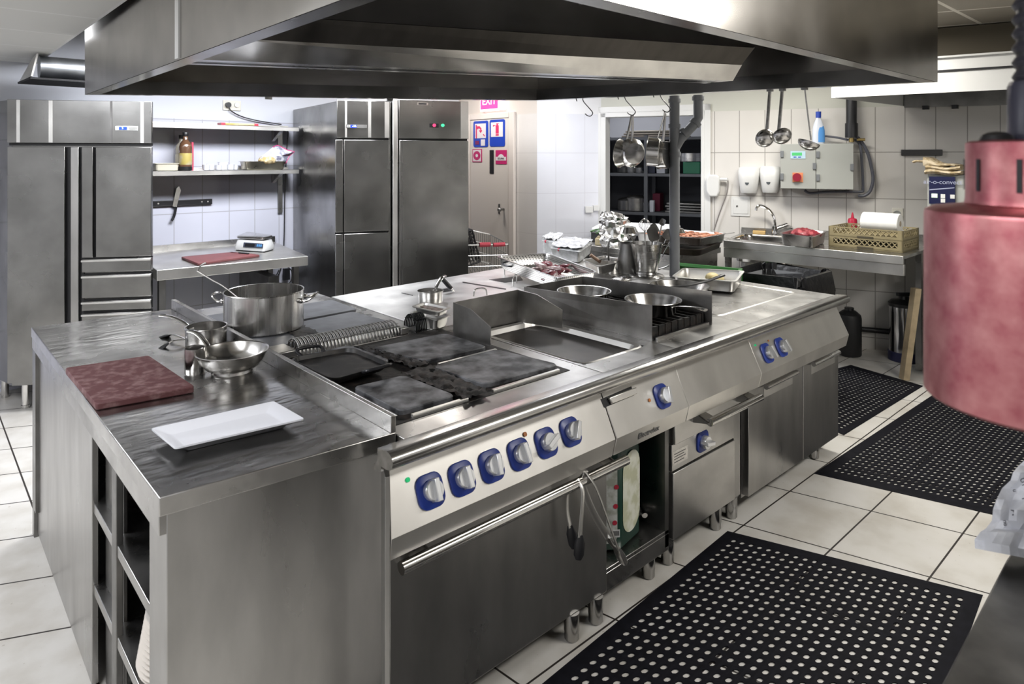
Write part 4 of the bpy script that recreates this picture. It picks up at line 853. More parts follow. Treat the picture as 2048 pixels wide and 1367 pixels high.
RED = plain('print_red', (.5, .03, .06), .5)
for k, z_ in enumerate((.405, .335, .275)):
    mb = MB(); q = p1.pt(.095 - .003 * k, z_, .0025); mb.cyl(q, q + p1.n * .0006, .009); obj('printed_flower', mb, RED, l1)
mb = MB(); mb.slab([p1.pt(u, z, .0025) for u, z in ((.075, .222), (.108, .222), (.108, .25), (.075, .25))], p1.n * .0006); bc_ = obj('barcode', mb, plain('print_white', (.75, .75, .75), .5), l1)
for k in range(7): mb = MB(); u = .079 + k * .004; mb.slab([p1.pt(a_, z, .0034) for a_, z in ((u, .228), (u + .002, .228), (u + .002, .246), (u, .246))], p1.n * .0003); o_ = obj('bar', mb, BLK, l1)
mb = MB(); mb.box(2.125, 2.16, 1.60, 1.61, .20, .215); mb.cyl((2.13, 1.57, .215), (2.165, 1.62, .225), .011); solo('drain_valve', mb, STB, 'small bright valve at the bottom right of the open compartment', 'valve')
# ---------------------------------------------------------------- floor mats
def mat_holes(lab, c, nu, nv, rim, dome=0):
    f = quadmap(c); mb = MB(); zt, zb_ = .0055, .0008
    def q(s, t, z): p = f(s, t); return V((p.x, p.y, z))
    s0, s1, t0, t1 = rim[0], 1 - rim[0], rim[1], 1 - rim[1]; du, dv = (s1 - s0) / nu, (t1 - t0) / nv; K = 8
    for j in range(nv):
        sh = 0
        for i in range(nu if not sh else nu - 1):
            cs, ct = s0 + (i + .5 + sh) * du, t0 + (j + .5) * dv
            sq = [(1, 0), (1, 1), (0, 1), (-1, 1), (-1, 0), (-1, -1), (0, -1), (1, -1)]
            O = [(cs + a * du / 2, ct + b_ * dv / 2) for a, b_ in sq]
            I = [(cs + .28 * du * math.cos(math.pi / 4 * k_), ct + .30 * dv * math.sin(math.pi / 4 * k_)) for k_ in range(K)]
            ov = [mb.bm.verts.new(q(*p, zt)) for p in O]; iv = [mb.bm.verts.new(q(*p, zt - .001)) for p in I]; bv = [mb.bm.verts.new(q(*p, zb_)) for p in I]
            for k_ in range(K):
                n_ = (k_ + 1) % K; mb.bm.faces.new((ov[k_], ov[n_], iv[n_], iv[k_])); mb.bm.faces.new((iv[k_], iv[n_], bv[n_], bv[k_]))
        if sh:
            for a, b_ in ((s0, s0 + du / 2), (s1 - du / 2, s1)): mb.bm.faces.new([mb.bm.verts.new(q(*p, zt)) for p in ((a, t0 + j * dv), (b_, t0 + j * dv), (b_, t0 + (j + 1) * dv), (a, t0 + (j + 1) * dv))])
    e = .02
    ringo = lambda s_, z: [q(.5 + x * s_, .5 + y * s_, z) for x, y in ((-.5, -.5), (.5, -.5), (.5, .5), (-.5, .5))]
    A = [q(x, y, zt) for x, y in ((s0, t0), (s1, t0), (s1, t1), (s0, t1))]
    mb.loft([A, ringo(.985, zt), ringo(1, .002), ringo(1, zb_)], False, False)
    return solo('rubber_mat', mb, RUB, lab, 'floor mat', keep=False)
a, b_ = at(1455, 1062, 0), at(1966, 1190, 0); e2 = (at(1085, 1367, 0) - a); dd = e2 / e2.x * -(a.x - .85)
mat_holes('black rubber mat with round holes, nearest one, in front of the range', [a, b_, b_ + dd + V((0, -.06, 0)), a + dd], 24, 37, (.045, .028))
a, b_ = at(1628, 947, 0), at(1985, 1029, 0); e1 = (b_ - a) * 1.13; c3 = at(1850, 800, 0); ev = (c3 - a) * 1.28
mat_holes('black rubber mat with round holes, middle one, under the copper heat lamp', [a, a + e1, a + e1 + ev, a + ev], 25, 44, (.06, .035))
a, b_ = at(1690, 724, 0), at(1809, 745, 0)
m0, m1, m2, m3 = at(1696, 822, 0), at(1735, 792, 0), at(1764, 778, 0), at(1812, 752, 0)
mat_holes('black rubber mat farthest away, at the far end of the island', [V((4.02, 1.56, 0)), V((5.3, 1.52, 0)), V((5.42, 2.05, 0)), V((4.25, 2.30, 0))], 28, 17, (.05, .05))
# ---------------------------------------------------------------- foreground: heat lamp and serving counter with a paper bag
lw = .667; lc = ray(2083, 315); lc = V((lc.x, lc.y, 0)) * lw
hl = thing('heat_lamp', 'large blurred copper heat lamp hanging in the right foreground', 'heat lamp', (lc.x, lc.y, 1.36))
zz = lambda py: EYE - (py - CY) / FPX * lw - 1.36
mb = MB(); r_ = .1005; mb.lathe([(r_ * .97, 0), (r_, .003), (r_, zz(432)), (r_ * .99, zz(424)), (r_ * .93, zz(418)), (r_ * .64, zz(410)), (r_ * .6, zz(420)), (r_ * .95, zz(440)), (r_ * .965, .004)], 64, cap0=False, cap1=False); obj('lamp_shade', mb, COPPER, hl)
mb = MB(); mb.lathe([(.0635, zz(412)), (.0645, zz(408)), (.0635, zz(396)), (.0635, zz(285)), (.06, zz(281)), (.03, zz(279))], 48, cap0=False); obj('lamp_neck', mb, COPPER, hl)
for k in range(10):
    a_ = -YAW - math.pi / 2 - .30 + 2 * math.pi * k / 10; d = V((math.cos(a_), math.sin(a_), 0)); s_ = V((-d.y, d.x, 0)); mb = MB()
    mb.slab([d * .0638 + s_ * u + V((0, 0, z)) for u, z in ((-.0022, zz(382)), (.0022, zz(382)), (.0022, zz(318)), (-.0022, zz(318)))], d * .0008); obj('vent_slot', mb, BLK, hl)
mb = MB(); mb.lathe([(.028, zz(281)), (.028, zz(172)), (.026, zz(162))], 24); obj('lamp_holder', mb, plain('holder_black', (.03, .03, .045), .35), hl)
mb = MB(); mb.ball(-rt * .045 + V((0, 0, zz(279))), .012, 6, (1.3, 1.3, .7)); obj('screw_cap', mb, BLK, hl)
mb = MB(); 
for k in range(60):
    z_ = zz(162) + .0145 * k; cs = V((0, 0, z_)) + rt * (-.002 * math.sin(k * .2)); mb.lathe([(.0215, z_), (.0245, z_ + .005), (.0215, z_ + .0105)], 20, cap0=False, cap1=False)
obj('spiral_cord', mb, plain('cord_black', (.02, .02, .028), .4), hl)
mb = MB(); mb.cyl((0, 0, zz(162)), (0, 0, 2.5 - 1.36), .021, n=16); obj('cord_core', mb, BLK, hl)
mb = MB(); mb.ball((0, 0, .1), .035, 10); obj('bulb', mb, WPL, hl)
sc_ = thing('serving_counter', 'dark steel serving counter corner in the bottom right foreground', 'counter', (1.25, .1, 0), world=True)
a = at(2013, 1117, .9); b_ = at(1883, 1367, .9); e = (b_ - a).normalized(); 
back = V((-.02, .18, 0)); nrm = V((-e.y, e.x, 0)); 
c1 = a + V((0, 0, 0)) - e * .0; far = a - e * .0
pts = [a, b_ + e * .25, b_ + e * .25 + V((.0, -.55, 0)), a + V((.55, -.5, 0)), a + V((.60, -.02, 0))]
mb = MB(); mb.prism([(p.x, p.y) for p in pts], .86, .9); obj('worktop', mb, steel('steel_serving', .2, (.3, .48), (1, 1, 1), 6, dirt=.3), sc_, bev=.003)
mb = MB(); mb.prism([(p.x * .96 + .055, p.y * .9 - .02) for p in pts], 0, .86); obj('body', mb, STD, sc_)
# crumpled paper bag lying on the counter, folded mouth towards the aisle
PAPER = two('paper_white', (.60, .61, .65), (.80, .81, .85), 16, .7, bumpy=.5)
B0 = at(2000, 1108, .902); bgx = thing('paper_bag', 'crumpled white printed paper bag on the serving counter at the right edge', 'paper bag', B0, world=True)
wB = V((B0.x, B0.y, 0)).dot(FW)
def bp(px, py, dd=0): # point at the bag's depth (plus dd), by direction
    d = ray(px, py); k_ = (wB + dd) / d.dot(FW); return V((0, 0, EYE)) + d * k_
OUT = [(1950, 1096), (1949, 1078), (1962, 1062), (1972, 1056), (1984, 1040), (1986, 1018), (1993, 998), (2004, 976), (2021, 960), (2026, 944), (2038, 930), (2049, 920), (2065, 908)]
rg_ = random.Random(5); rows = []
NJ = 14
for i, (px, py) in enumerate(OUT):
    row = []
    for j in range(NJ):
        u = j / (NJ - 1); bulge = -.055 * math.sin(min(1, u * 2.2) * math.pi / 2) * (1 - .5 * i / len(OUT)); cr = rg_.uniform(-.007, .007) if 0 < i else 0
        fold = .010 * math.sin(i * 1.9 + u * 6) + .006 * math.sin(u * 17 + i * .8)
        p = bp(px + u * (230 - 4 * i), py + u * (44 if i < 2 else 10) * (1 if i < 3 else .4), bulge + cr + fold + .0)
        row.append(V((p.x, p.y, max(p.z, .9015))))
    rows.append(row)
mb = MB(); mb.loft(rows, False, False, False); obj('bag_front', mb, PAPER, bgx, sm=22)
back = [[V((q.x, q.y, max(.9015, q.z - (.03 if i else 0)))) + V((ray(2060, 315).x, ray(2060, 315).y, 0)) * (.03 + .05 * j / (NJ - 1)) for j, q in enumerate(r)] for i, r in enumerate(rows)]
mb = MB(); mb.loft(back, False, False, False); mb.loft([rows[-1], back[-1]], False, False, False); mb.loft([[r[0] for r in rows], [r[0] for r in back]], False, False, False); obj('bag_back', mb, PAPER, bgx, sm=22)
INK = plain('ink_dark', (.09, .09, .11), .6)
for px, py, s_, tx, tl in ((2026, 1024, .016, 'A', .3), (2008, 1030, .010, 'nu', .2), (2040, 995, .014, 'PA', .25), (2014, 985, .010, 'u', .1), (2036, 965, .012, 'UT', .3)):
    i = min(range(len(OUT)), key=lambda i: abs(OUT[i][1] - py)); r = rows[i]; q = min(r, key=lambda q: abs((V((q.x, q.y, 0)).dot(RT) / V((q.x, q.y, 0)).dot(FW)) * FPX + CX - px)); nz_ = V((-FW.x, -FW.y, .2)).normalized()
    text('print', tx, s_, INK, bgx, q + nz_ * .012, V((RT.x * tl, RT.y * tl, -1)), V((RT.x, RT.y, tl)), .0004)
# ---------------------------------------------------------------- left: tall fridge with drawers
def pslab(pl, px0, py0, px1, py1, d0, d1, mb=None):
    u0, u1, z0, z1 = pl.rect(px0, py0, px1, py1, d0); mb = mb or MB()
    return mb.slab([pl.pt(u0, z0, d0), pl.pt(u1, z0, d0), pl.pt(u1, z1, d0), pl.pt(u0, z1, d0)], pl.n * (d1 - d0))
def useg(pl, px, z0, z1, px1, d0, d1, mb=None):
    u0, u1 = pl.hit(px, 400)[0], pl.hit(px1, 400)[0]; mb = mb or MB()
    return mb.slab([pl.pt(u0, z0, d0), pl.pt(u1, z0, d0), pl.pt(u1, z1, d0), pl.pt(u0, z1, d0)], pl.n * (d1 - d0))
F1 = Plane((.502, 5.25), (1.205, 4.83))
fr = thing('upright_refrigerator', 'tall double-door steel refrigerator with drawers at the far left of the room', 'refrigerator', (.85, 5.3, 0), world=True)
mb = MB(); mb.prism([(.505, 5.255), (1.205, 4.837), (1.285, 5.70), (.40, 5.72)], .16, 1.72); mb.prism([(.505, 5.255), (1.205, 4.837), (1.285, 5.70), (.40, 5.72)], 1.72, 1.975); obj('cabinet', mb, STF, fr, bev=.003)
Z = lambda px, py: F1.hit(px, py)[1]
z_d0, z_d1 = .19, 1.675
mb = useg(F1, 19, 1.70, 1.972, 306, .0, .03); obj('top_panel', mb, STF, fr, bev=.002)
for a, c in ((38, 45), (102, 110), (284, 291)): obj('strip', useg(F1, a, 1.702, 1.970, c, .03, .032), STL, fr)
obj('strip', useg(F1, 224, 1.702, 1.970, 228, .03, .032), STD, fr)
obj('gap', useg(F1, 19, 1.683, 1.70, 306, .0, .004), BLK, fr)
obj('door', useg(F1, 20, z_d0, z_d1, 134, .0, .035), STF, fr, bev=.003)
obj('gap', useg(F1, 134, z_d0, z_d1, 144, .0, .006), BLK, fr)
obj('door_frame', useg(F1, 145, z_d0, z_d1, 161, .0, .03), STV, fr, bev=.003)
obj('gap', useg(F1, 161, z_d0, z_d1, 168, .0, .006), BLK, fr)
zd = Z(240, 515)
obj('door_grip', useg(F1, 168, zd + .01, z_d1, 190, .0, .035), STF, fr, bev=.003)
obj('gap', useg(F1, 190, zd + .01, z_d1, 196, .0, .01), BLK, fr)
obj('door', useg(F1, 196, zd + .01, z_d1, 306, .0, .035), STF, fr, bev=.003)
for z0, z1 in ((Z(240, 541), zd), (Z(235, 592), Z(235, 547)), (Z(235, 617), Z(235, 598)), (Z(235, 680), Z(235, 622)), (.19, Z(235, 690))):
    dr_ = obj('drawer', useg(F1, 168, z0, z1, 306, .0, .035), STF, fr, bev=.003)
    mb = useg(F1, 168, z1 - .016, z1 - .004, 306, .035, .05); obj('drawer_lip', mb, STL, dr_, bev=.002)
    obj('drawer_gap', useg(F1, 168, z1, z1 + .008, 306, .0, .01), BLK, dr_)
mb = pslab(F1, 231, 252, 276, 261, .032, .04); cp = obj('control_strip', mb, WPL, fr, bev=.002)
obj('display', pslab(F1, 238, 253.5, 254, 259.5, .0405, .0412), plain('display_blue', (.01, .02, .08), .2, emit=((.05, .2, 1), .4)), cp)
u_, z_ = F1.hit(250, 256.5); text('digit', '5', .02, plain('digit_glow', (.5, .7, 1), .3, emit=((.5, .7, 1), 2)), cp, F1.pt(u_, z_, .043), F1.e, V((0, 0, 1)))
for k in range(4): obj('button', pslab(F1, 259 + k * 4, 253.5, 261.5 + k * 4, 258.5, .0405, .0425), GRYB, cp)
for u in (.05, .76):
    q = F1.pt(u, 0, -.06); mb = MB(); mb.lathe([(.022, 0), (.024, .004), (.024, .02), (.02, .022), (.02, .165)], 16, (q.x, q.y, 0)); obj('leg', mb, STB, fr)
for q in ((.5, 5.6), (1.2, 5.6)): mb = MB(); mb.cyl((*q, 0), (*q, .165), .022); obj('leg', mb, STB, fr)
# ---------------------------------------------------------------- middle: two tall fridges side by side
F2 = Plane((2.41, 4.50), (3.30, 4.15)); um = F2.hit(783, 400)[0]
def tall(lab, u0, u1, zt, split, back, side):
    a, b_ = F2.pt(u0, 0, -.004), F2.pt(u1, 0, -.004); t = thing('upright_refrigerator', lab, 'refrigerator', ((a + b_) / 2 - F2.n * .3), world=True)
    mb = MB(); mb.prism([(a.x, a.y), (b_.x, b_.y), back[1], back[0]], .12, zt); obj('cabinet', mb, STF, t, bev=.003); return t
t = tall('tall steel refrigerator with split doors beside the wall shelves', 0, um - .004, 2.035, 1, ((2.575, 5.735), (3.05, 5.735)), 1)
def f2(t, nm, a, c, z0, z1, d0, d1, m, **k): return obj(nm, useg(F2, a, z0, z1, c, d0, d1), m, t, **k)
zs1, zs2 = F2.hit(725, 279)[1], F2.hit(720, 464)[1]
f2(t, 'top_panel', 673, 777, zs1 + .012, 2.03, 0, .03, STF, bev=.002); f2(t, 'strip', 689, 693, zs1 + .015, 2.028, .03, .032, STL); f2(t, 'strip', 735, 741, zs1 + .015, 2.028, .03, .032, STL); f2(t, 'strip', 768, 777, zs1 + .015, 2.028, .03, .033, STL)
f2(t, 'gap', 670, 777, zs1 - .002, zs1 + .012, 0, .004, BLK)
for z0, z1 in ((zs2 + .008, zs1 - .003), (.14, zs2 - .006)):
    f2(t, 'door_grip', 670, 685, z0, z1, 0, .035, STF, bev=.003); f2(t, 'gap', 685, 687, z0, z1, 0, .01, BLK); f2(t, 'door', 687, 777, z0, z1, 0, .035, STF, bev=.003)
f2(t, 'gap', 670, 777, zs2 - .006, zs2 + .008, 0, .006, BLK)
cp = obj('control_strip', pslab(F2, 692, 249, 734, 256, .032, .036), STD, t); obj('display', pslab(F2, 701, 249.5, 713, 255.5, .037, .038), plain('display_blue2', (.01, .02, .2), .2, emit=((.05, .1, 1), .5)), cp)
u_, z_ = F2.hit(707, 252.5); text('digit', '-16', .022, bpy.data.materials['digit_glow'], cp, F2.pt(u_, z_, .0395), F2.e, V((0, 0, 1)))
u_, z_ = F2.hit(696, 252.5); text('mark', 'CE', .02, WPL, cp, F2.pt(u_, z_, .0372), F2.e, V((0, 0, 1)))
for q in (F2.pt(.04, 0, -.08), F2.pt(um - .06, 0, -.08), V((2.65, 5.6, 0)), V((2.98, 5.6, 0))): mb = MB(); mb.cyl((q.x, q.y, 0), (q.x, q.y, .13), .02); obj('leg', mb, STB, t)
t = tall('tall steel refrigerator with one full-height door, beside the signed white door', um + .008, F2.L, 2.05, 0, ((3.07, 5.735), (4.05, 5.735)), 0)
f2(t, 'top_panel', 796, 934, zs1 + .012, 2.047, 0, .035, STF, bev=.002); f2(t, 'strip', 919, 934, zs1 + .015, 2.045, .035, .037, STL)
f2(t, 'corner_post', 784, 794, .14, 2.045, 0, .03, STL, bev=.004)
f2(t, 'gap', 796, 934, zs1 - .002, zs1 + .012, 0, .006, BLK); f2(t, 'door', 797, 934, .14, zs1 - .003, 0, .04, STF, bev=.003); f2(t, 'door_seam', 802, 803, .14, zs1 - .003, .04, .041, STD)
bd = obj('badge', pslab(F2, 834, 205, 856, 210, .037, .04), STB, t); obj('badge_inlay', pslab(F2, 837, 206, 853, 209, .0402, .041), BLK, bd)
for px, mt in ((866, plain('switch_red', (.5, .02, .06), .3, emit=((.9, .05, .15), .8))), (883, plain('switch_green', (.02, .4, .15), .3, emit=((.1, .9, .4), .5)))):
    u_, z_ = F2.hit(px, 251); mb = MB(); q = F2.pt(u_, z_, .035); mb.cyl(q, q + F2.n * .012, .012); obj('switch', mb, mt, t)
obj('switch_plate', pslab(F2, 859, 247, 877, 255, .0355, .038), BLK, t)
for q in (F2.pt(um + .06, 0, -.08), F2.pt(F2.L - .05, 0, -.08), V((3.15, 5.6, 0)), V((3.9, 5.6, 0))): mb = MB(); mb.cyl((q.x, q.y, 0), (q.x, q.y, .13), .02); obj('leg', mb, STB, t)
# ---------------------------------------------------------------- back wall table, shelves and their things
TB = .87
tb = thing('steel_table', 'steel side table between the tall fridges, against the back wall', 'table', (1.8, 5.2, 0), world=True)
mb = MB(); mb.prism([(1.222, 4.79), (2.235, 4.72), (2.40, 5.735), (1.30, 5.735)], TB - .07, TB); obj('tabletop', mb, STL, tb, bev=.003)
mb = MB(); mb.prism([(1.30, 5.715), (2.40, 5.715), (2.40, 5.735), (1.30, 5.735)], TB, TB + .05); obj('backsplash', mb, ST, tb)
for x_, y_ in ((1.26, 4.83), (2.17, 4.80), (2.33, 5.66), (1.36, 5.66)): mb = MB(); mb.box(x_ - .02, x_ + .02, y_ - .02, y_ + .02, 0, TB - .07); obj('leg', mb, STD, tb)
mb = MB(); mb.box(2.05, 2.13, 5.0, 5.6, .28, .70); obj('side_panel', mb, STD, tb)
cboard('cutting_board', 'smaller red-brown cutting board on the steel side table below the wall shelves', TB + .001, ((362, 513), (470, 503), (520, 509), (396, 526)), .018, BOARD2)
t = thing('kitchen_knife', 'kitchen knife with black handle lying on the far red-brown board', 'knife', (*at(490, 506, TB + .022).to_2d(), TB + .02), world=True)
a, b_, c_ = at(458, 503, TB + .024), at(478, 505, TB + .024), at(497, 507, TB + .024); mb = MB(); mb.slab([a, b_, b_ + V((.0, .02, 0)), a + V((.02, .02, 0))], (0, 0, .002)); obj('blade', mb, STB, t); mb = MB(); mb.tube([b_, c_], .008, 8, .6); obj('handle', mb, BLK, t)
# scale
sq = [at(*q, TB) for q in ((468, 501), (528, 505), (550, 499), (492, 490))]; f = quadmap(sq)
t = thing('kitchen_scale', 'white digital kitchen scale with steel plate on the side table', 'scale', (*f(.5, .5).to_2d(), TB), world=True)
k = lambda s, z, dy=0: [V(((f(.5, .5) + (f(.5 + x, .5 + y) - f(.5, .5)) * s).x, (f(.5, .5) + (f(.5 + x, .5 + y) - f(.5, .5)) * s).y, z)) for x, y in rr(1, 1, .08, 3)]
mb = MB(); mb.loft([k(1, TB + .008), k(1, TB + .03), k(.86, TB + .085), k(.84, TB + .088)]); obj('body', mb, WPL, t)
mb = MB(); mb.loft([k(.88, TB + .098), k(.9, TB + .101), k(.9, TB + .114), k(.86, TB + .117)]); obj('plate', mb, STP, t)
mb = MB(); mb.loft([k(.5, TB + .087), k(.5, TB + .099)]); obj('support', mb, GRYB, t)
for s_, t_ in ((.08, .1), (.92, .1), (.08, .9), (.92, .9)): q = f(s_, t_); mb = MB(); mb.cyl((q.x, q.y, TB), (q.x, q.y, TB + .01), .012); obj('foot', mb, BLK, t)
pa_, pb_ = sq[0], sq[1]; SCP = Plane(pa_.to_2d(), pb_.to_2d())
def scp(u0, u1, z0, z1, off, m, nm, par=t):
    g_ = lambda u, z: SCP.pt(u * SCP.L, TB + z, off - (z - .03) * .62 * .35)
    mb = MB(); mb.slab([g_(u0, z0), g_(u1, z0), g_(u1, z1), g_(u0, z1)], SCP.n * .002); return obj(nm, mb, m, par)
pnl = scp(.32, .97, .036, .07, .004, plain('scale_panel', (.05, .06, .09), .3), 'display_panel'); scp(.38, .7, .042, .064, .0065, BLK, 'display', pnl)
for k_ in range(3): scp(.77 + .06 * k_, .81 + .06 * k_, .044, .062, .0065, plain('key_blue', (.1, .3, .6), .4), 'key', pnl)
# shelves
def shelf(lab, y_l, y_r, th):
    pl = Plane((1.0, 5.50), (3, 5.50)); u0, z0 = pl.hit(309, y_l); u1, z1 = pl.hit(598, y_r); z_ = (z0 + z1) / 2
    t = thing('wall_shelf', lab, 'shelf', (1.9, 5.58, z_), world=True)
    mb = MB(); mb.box(1.30, 1 + u1, 5.50, 5.738, z_ - .004, z_); mb.box(1.30, 1 + u1, 5.50, 5.504, z_ - th, z_); mb.box(1.30, 1 + u1, 5.72, 5.738, z_, z_ + .02); obj('board', mb, STL, t, bev=.001)
    xb = 1 + u1 - .145
    for x_ in (xb,):
        mb = MB(); mb.slab([(x_, 5.738, z_ - .004), (x_, 5.53, z_ - .004), (x_, 5.53, z_ - .02), (x_, 5.735, z_ - .12)], (.03, 0, 0)); obj('bracket', mb, ST, t)
    return z_
zA = shelf('upper steel wall shelf carrying only a flat packet', 253, 248, .034)
zB = shelf('lower steel wall shelf with bottles, cups and a tray', 347, 335, .034)
xr = lambda px, y: V((0, 0, EYE)) + ray(px, 300) * (y / ray(px, 300).y)
x_ = xr(560, 5.735).x; mb = MB(); mb.box(x_ - .02, x_ + .02, 5.728, 5.742, 1.12, zA - .01); solo('shelf_upright', mb, ST, 'steel slotted upright carrying the right ends of the wall shelves', 'bracket')
# socket and leads
pl = BACKW
t = thing('power_socket', 'double white wall socket with a black plug above the upper shelf', 'socket', pl.pt(*pl.hit(464, 211)), world=True)
obj('plate', pslab(pl, 445, 201, 481, 221, .001, .012), plain('socket_cream', (.72, .70, .62), .4), t, bev=.003)
q = pl.pt(*pl.hit(454, 210), .012); mb = MB(); mb.cyl(q, q + pl.n * .03, .022); obj('plug', mb, BLK, t)
q = pl.pt(*pl.hit(472, 210), .012); mb = MB(); mb.cyl(q, q + pl.n * .015, .02); obj('plug', mb, WPL, t)
P_ = [pl.pt(*pl.hit(*p), .03) for p in ((455, 213), (460, 222), (480, 233), (510, 241), (540, 246), (560, 249))]
mb = MB(); mb.tube(smooth(P_, 4), .005, 8); solo('power_cable', mb, BLK, 'black cable curving from the double socket down to the upper shelf', 'cable')
P_ = [pl.pt(*pl.hit(*p), .025) for p in ((572, 260), (574, 268), (571, 300), (569, 345), (567, 400), (566, 470), (563, 520), (556, 545), (546, 570))]
mb = MB(); mb.tube(smooth(P_, 4), .005, 8); solo('power_cable', mb, BLK, 'thin black cable running down the tiles from the shelves to the table', 'cable')
mb = MB(); P_ = [pl.pt(*pl.hit(*p), .05) for p in ((568, 530), (578, 540), (577, 560), (560, 575), (548, 555), (553, 538))]; mb.tube(smooth(P_, 4), .005, 8); q = P_[0]; mb.box(q.x - .03, q.x + .02, q.y - .03, q.y + .01, q.z - .12, q.z - .02); solo('power_cable', mb, BLK, 'tangled black cable hanging behind the right leg of the side table', 'cable')
def onshelf(px, y=5.56): return xr(px, y).x
x0, x1 = onshelf(444, 5.5), onshelf(517, 5.5); mb = MB(); mb.box(x0, x1, 5.51, 5.60, zA + .001, zA + .018); pk = solo('packet', mb, two('packet_yellow', (.55, .38, .12), (.7, .55, .3), 12, .4), 'flat yellow packet with red ends on the upper wall shelf', 'packet', bev=.004)
WORLD.add(pk)
for a_, c_ in ((x0 - .002, x0 + .03), (x1 - .03, x1 + .002)): mb = MB(); mb.box(a_, c_, 5.508, 5.602, zA + .0005, zA + .0195); obj('packet_end', mb, plain('packet_red', (.5, .05, .08), .4), pk)
# amber bottles
def bottle(lab, x_, y_, z_, s, body, cap, labelm):
    t = thing('glass_bottle', lab, 'bottle', (x_, y_, z_ + .001)); mb = MB()
    mb.lathe([(.036 * s, 0), (.04 * s, .005), (.04 * s, .155 * s), (.034 * s, .18 * s), (.016 * s, .205 * s), (.0155 * s, .235 * s)], 28); obj('bottle_body', mb, body, t)
    mb = MB(); mb.lathe([(.017 * s, .228 * s), (.018 * s, .23 * s), (.018 * s, .252 * s), (.016 * s, .255 * s)], 20); obj('cap', mb, cap, t)
    mb = MB(); mb.lathe([(.0404 * s, .04 * s), (.0407 * s, .041 * s), (.0407 * s, .115 * s), (.0404 * s, .116 * s)], 28, cap0=False, cap1=False); obj('label', mb, labelm, t)
    mb = MB(); mb.lathe([(.0405 * s, .004), (.0405 * s, .028 * s)], 28, cap0=False, cap1=False); obj('base_band', mb, BLK, t)
AMB = plain('amber_glass', (.13, .065, .035), .08, coat=.5)
bottle('brown glass bottle with yellow label on the lower wall shelf', onshelf(371), 5.56, zB, 1.18, AMB, BLK, two('label_yellow', (.45, .36, .1), (.5, .45, .35), 9, .5))
bottle('paler bottle half hidden behind the brown glass bottle on the shelf', onshelf(363, 5.66), 5.66, zB, 1.1, plain('bottle_pale', (.5, .46, .38), .15), BLK, plain('label_beige', (.6, .56, .46), .5))
x0, x1 = onshelf(307, 5.55), onshelf(357, 5.55); mb = MB(); tray(mb, [(x0, 5.51, zB + .06), (x1, 5.51, zB + .06), (x1, 5.66, zB + .06), (x0, 5.66, zB + .06)], .058, .006, .92); solo('food_box', mb, plain('plastic_ivory', (.66, .62, .5), .35), 'ivory plastic box on the lower wall shelf next to the fridge', 'box')
mb = MB(); mb.box(onshelf(380, 5.62), onshelf(384, 5.62), 5.58, 5.66, zB + .001, zB + .225); solo('booklet', mb, plain('booklet_red', (.5, .05, .1), .5), 'thin red booklet standing right of the brown bottle', 'booklet')
rg_ = random.Random(2)
for k_, (px, s_, lab) in enumerate(((412, .9, 'white egg-cup shaped cup, leftmost on the lower wall shelf'), (424, 1, 'small white cup second from left on the lower wall shelf'), (437, .8, 'small low white dish in the middle of the lower wall shelf'), (449, 1.25, 'tall white cup in the middle of the lower wall shelf'), (461, .9, 'small white cup with spoon handle right of the tall cup'), (473, .75, 'tiny white cup nearest the steel tray on the lower shelf'))):
    mb = MB(); mb.lathe([(.018 * s_, 0), (.026 * s_, .004), (.033 * s_, .05 * s_), (.034 * s_, .052 * s_), (.03 * s_, .05 * s_), (.02 * s_, .01)], 18, (onshelf(px), 5.56 + .03 * (k_ % 2), zB + .001)); solo('cup', mb, CER, lab, 'cup')
t = thing('gastronorm_tray', 'dark olive steel tray on the right end of the lower wall shelf', 'tray', (onshelf(533), 5.56, zB), world=True)
x0, x1 = onshelf(491, 5.48), onshelf(577, 5.48); mb = MB(); tray(mb, [(x0, 5.505, zB + .072), (x1, 5.505, zB + .072), (x1 + .02, 5.70, zB + .072), (x0 + .02, 5.70, zB + .072)], .07, .01, .9); obj('tray_body', mb, steel('steel_olive', .32, (.25, .4), tint=(1, .95, .78)), t)
t = thing('plastic_bag', 'clear bag with magenta edge, half full of pale food, slumped in the shelf tray', 'bag', (onshelf(545), 5.57, zB + .03), world=True)
q0 = V((onshelf(527), 5.55, zB + .075)); mb = MB(); mb.ball(q0 + V((.03, .0, .005)), .06, 8, (1.25, .9, .7)); mb.jitter(.007, 3); obj('contents', mb, two('pale_food', (.5, .36, .16), (.72, .6, .36), 30, .5, bumpy=.5), t)
bp = [BP for BP in [(520, 316), (545, 294), (556, 290), (575, 300), (588, 303), (580, 312), (572, 325), (555, 334), (530, 330)]]
SP = Plane((1, 5.54), (3, 5.54)); W3 = [SP.pt(*SP.hit(*p), .012 * math.sin(i * 2.1)) for i, p in enumerate(bp)]
mb = MB(); cen = sum(W3, V()) / len(W3); mb.loft([[cen + V((0, -.03, 0)) for _ in W3], [cen.lerp(p, .6) + V((0, -.02 + .012 * (i % 2), 0)) for i, p in enumerate(W3)], W3], False, False); mb.loft([[cen + V((0, .03, 0)) for _ in W3], [cen.lerp(p, .6) + V((0, .03 - .012 * (i % 2), 0)) for i, p in enumerate(W3)], W3], False, False)
obj('film', mb, two('film_grey', (.22, .22, .30), (.66, .66, .70), 26, .25), t, sm=20)
mb = MB(); mb.tube(W3[1:8], .004, 6); obj('edge', mb, plain('magenta', (.6, .03, .18), .4), t)
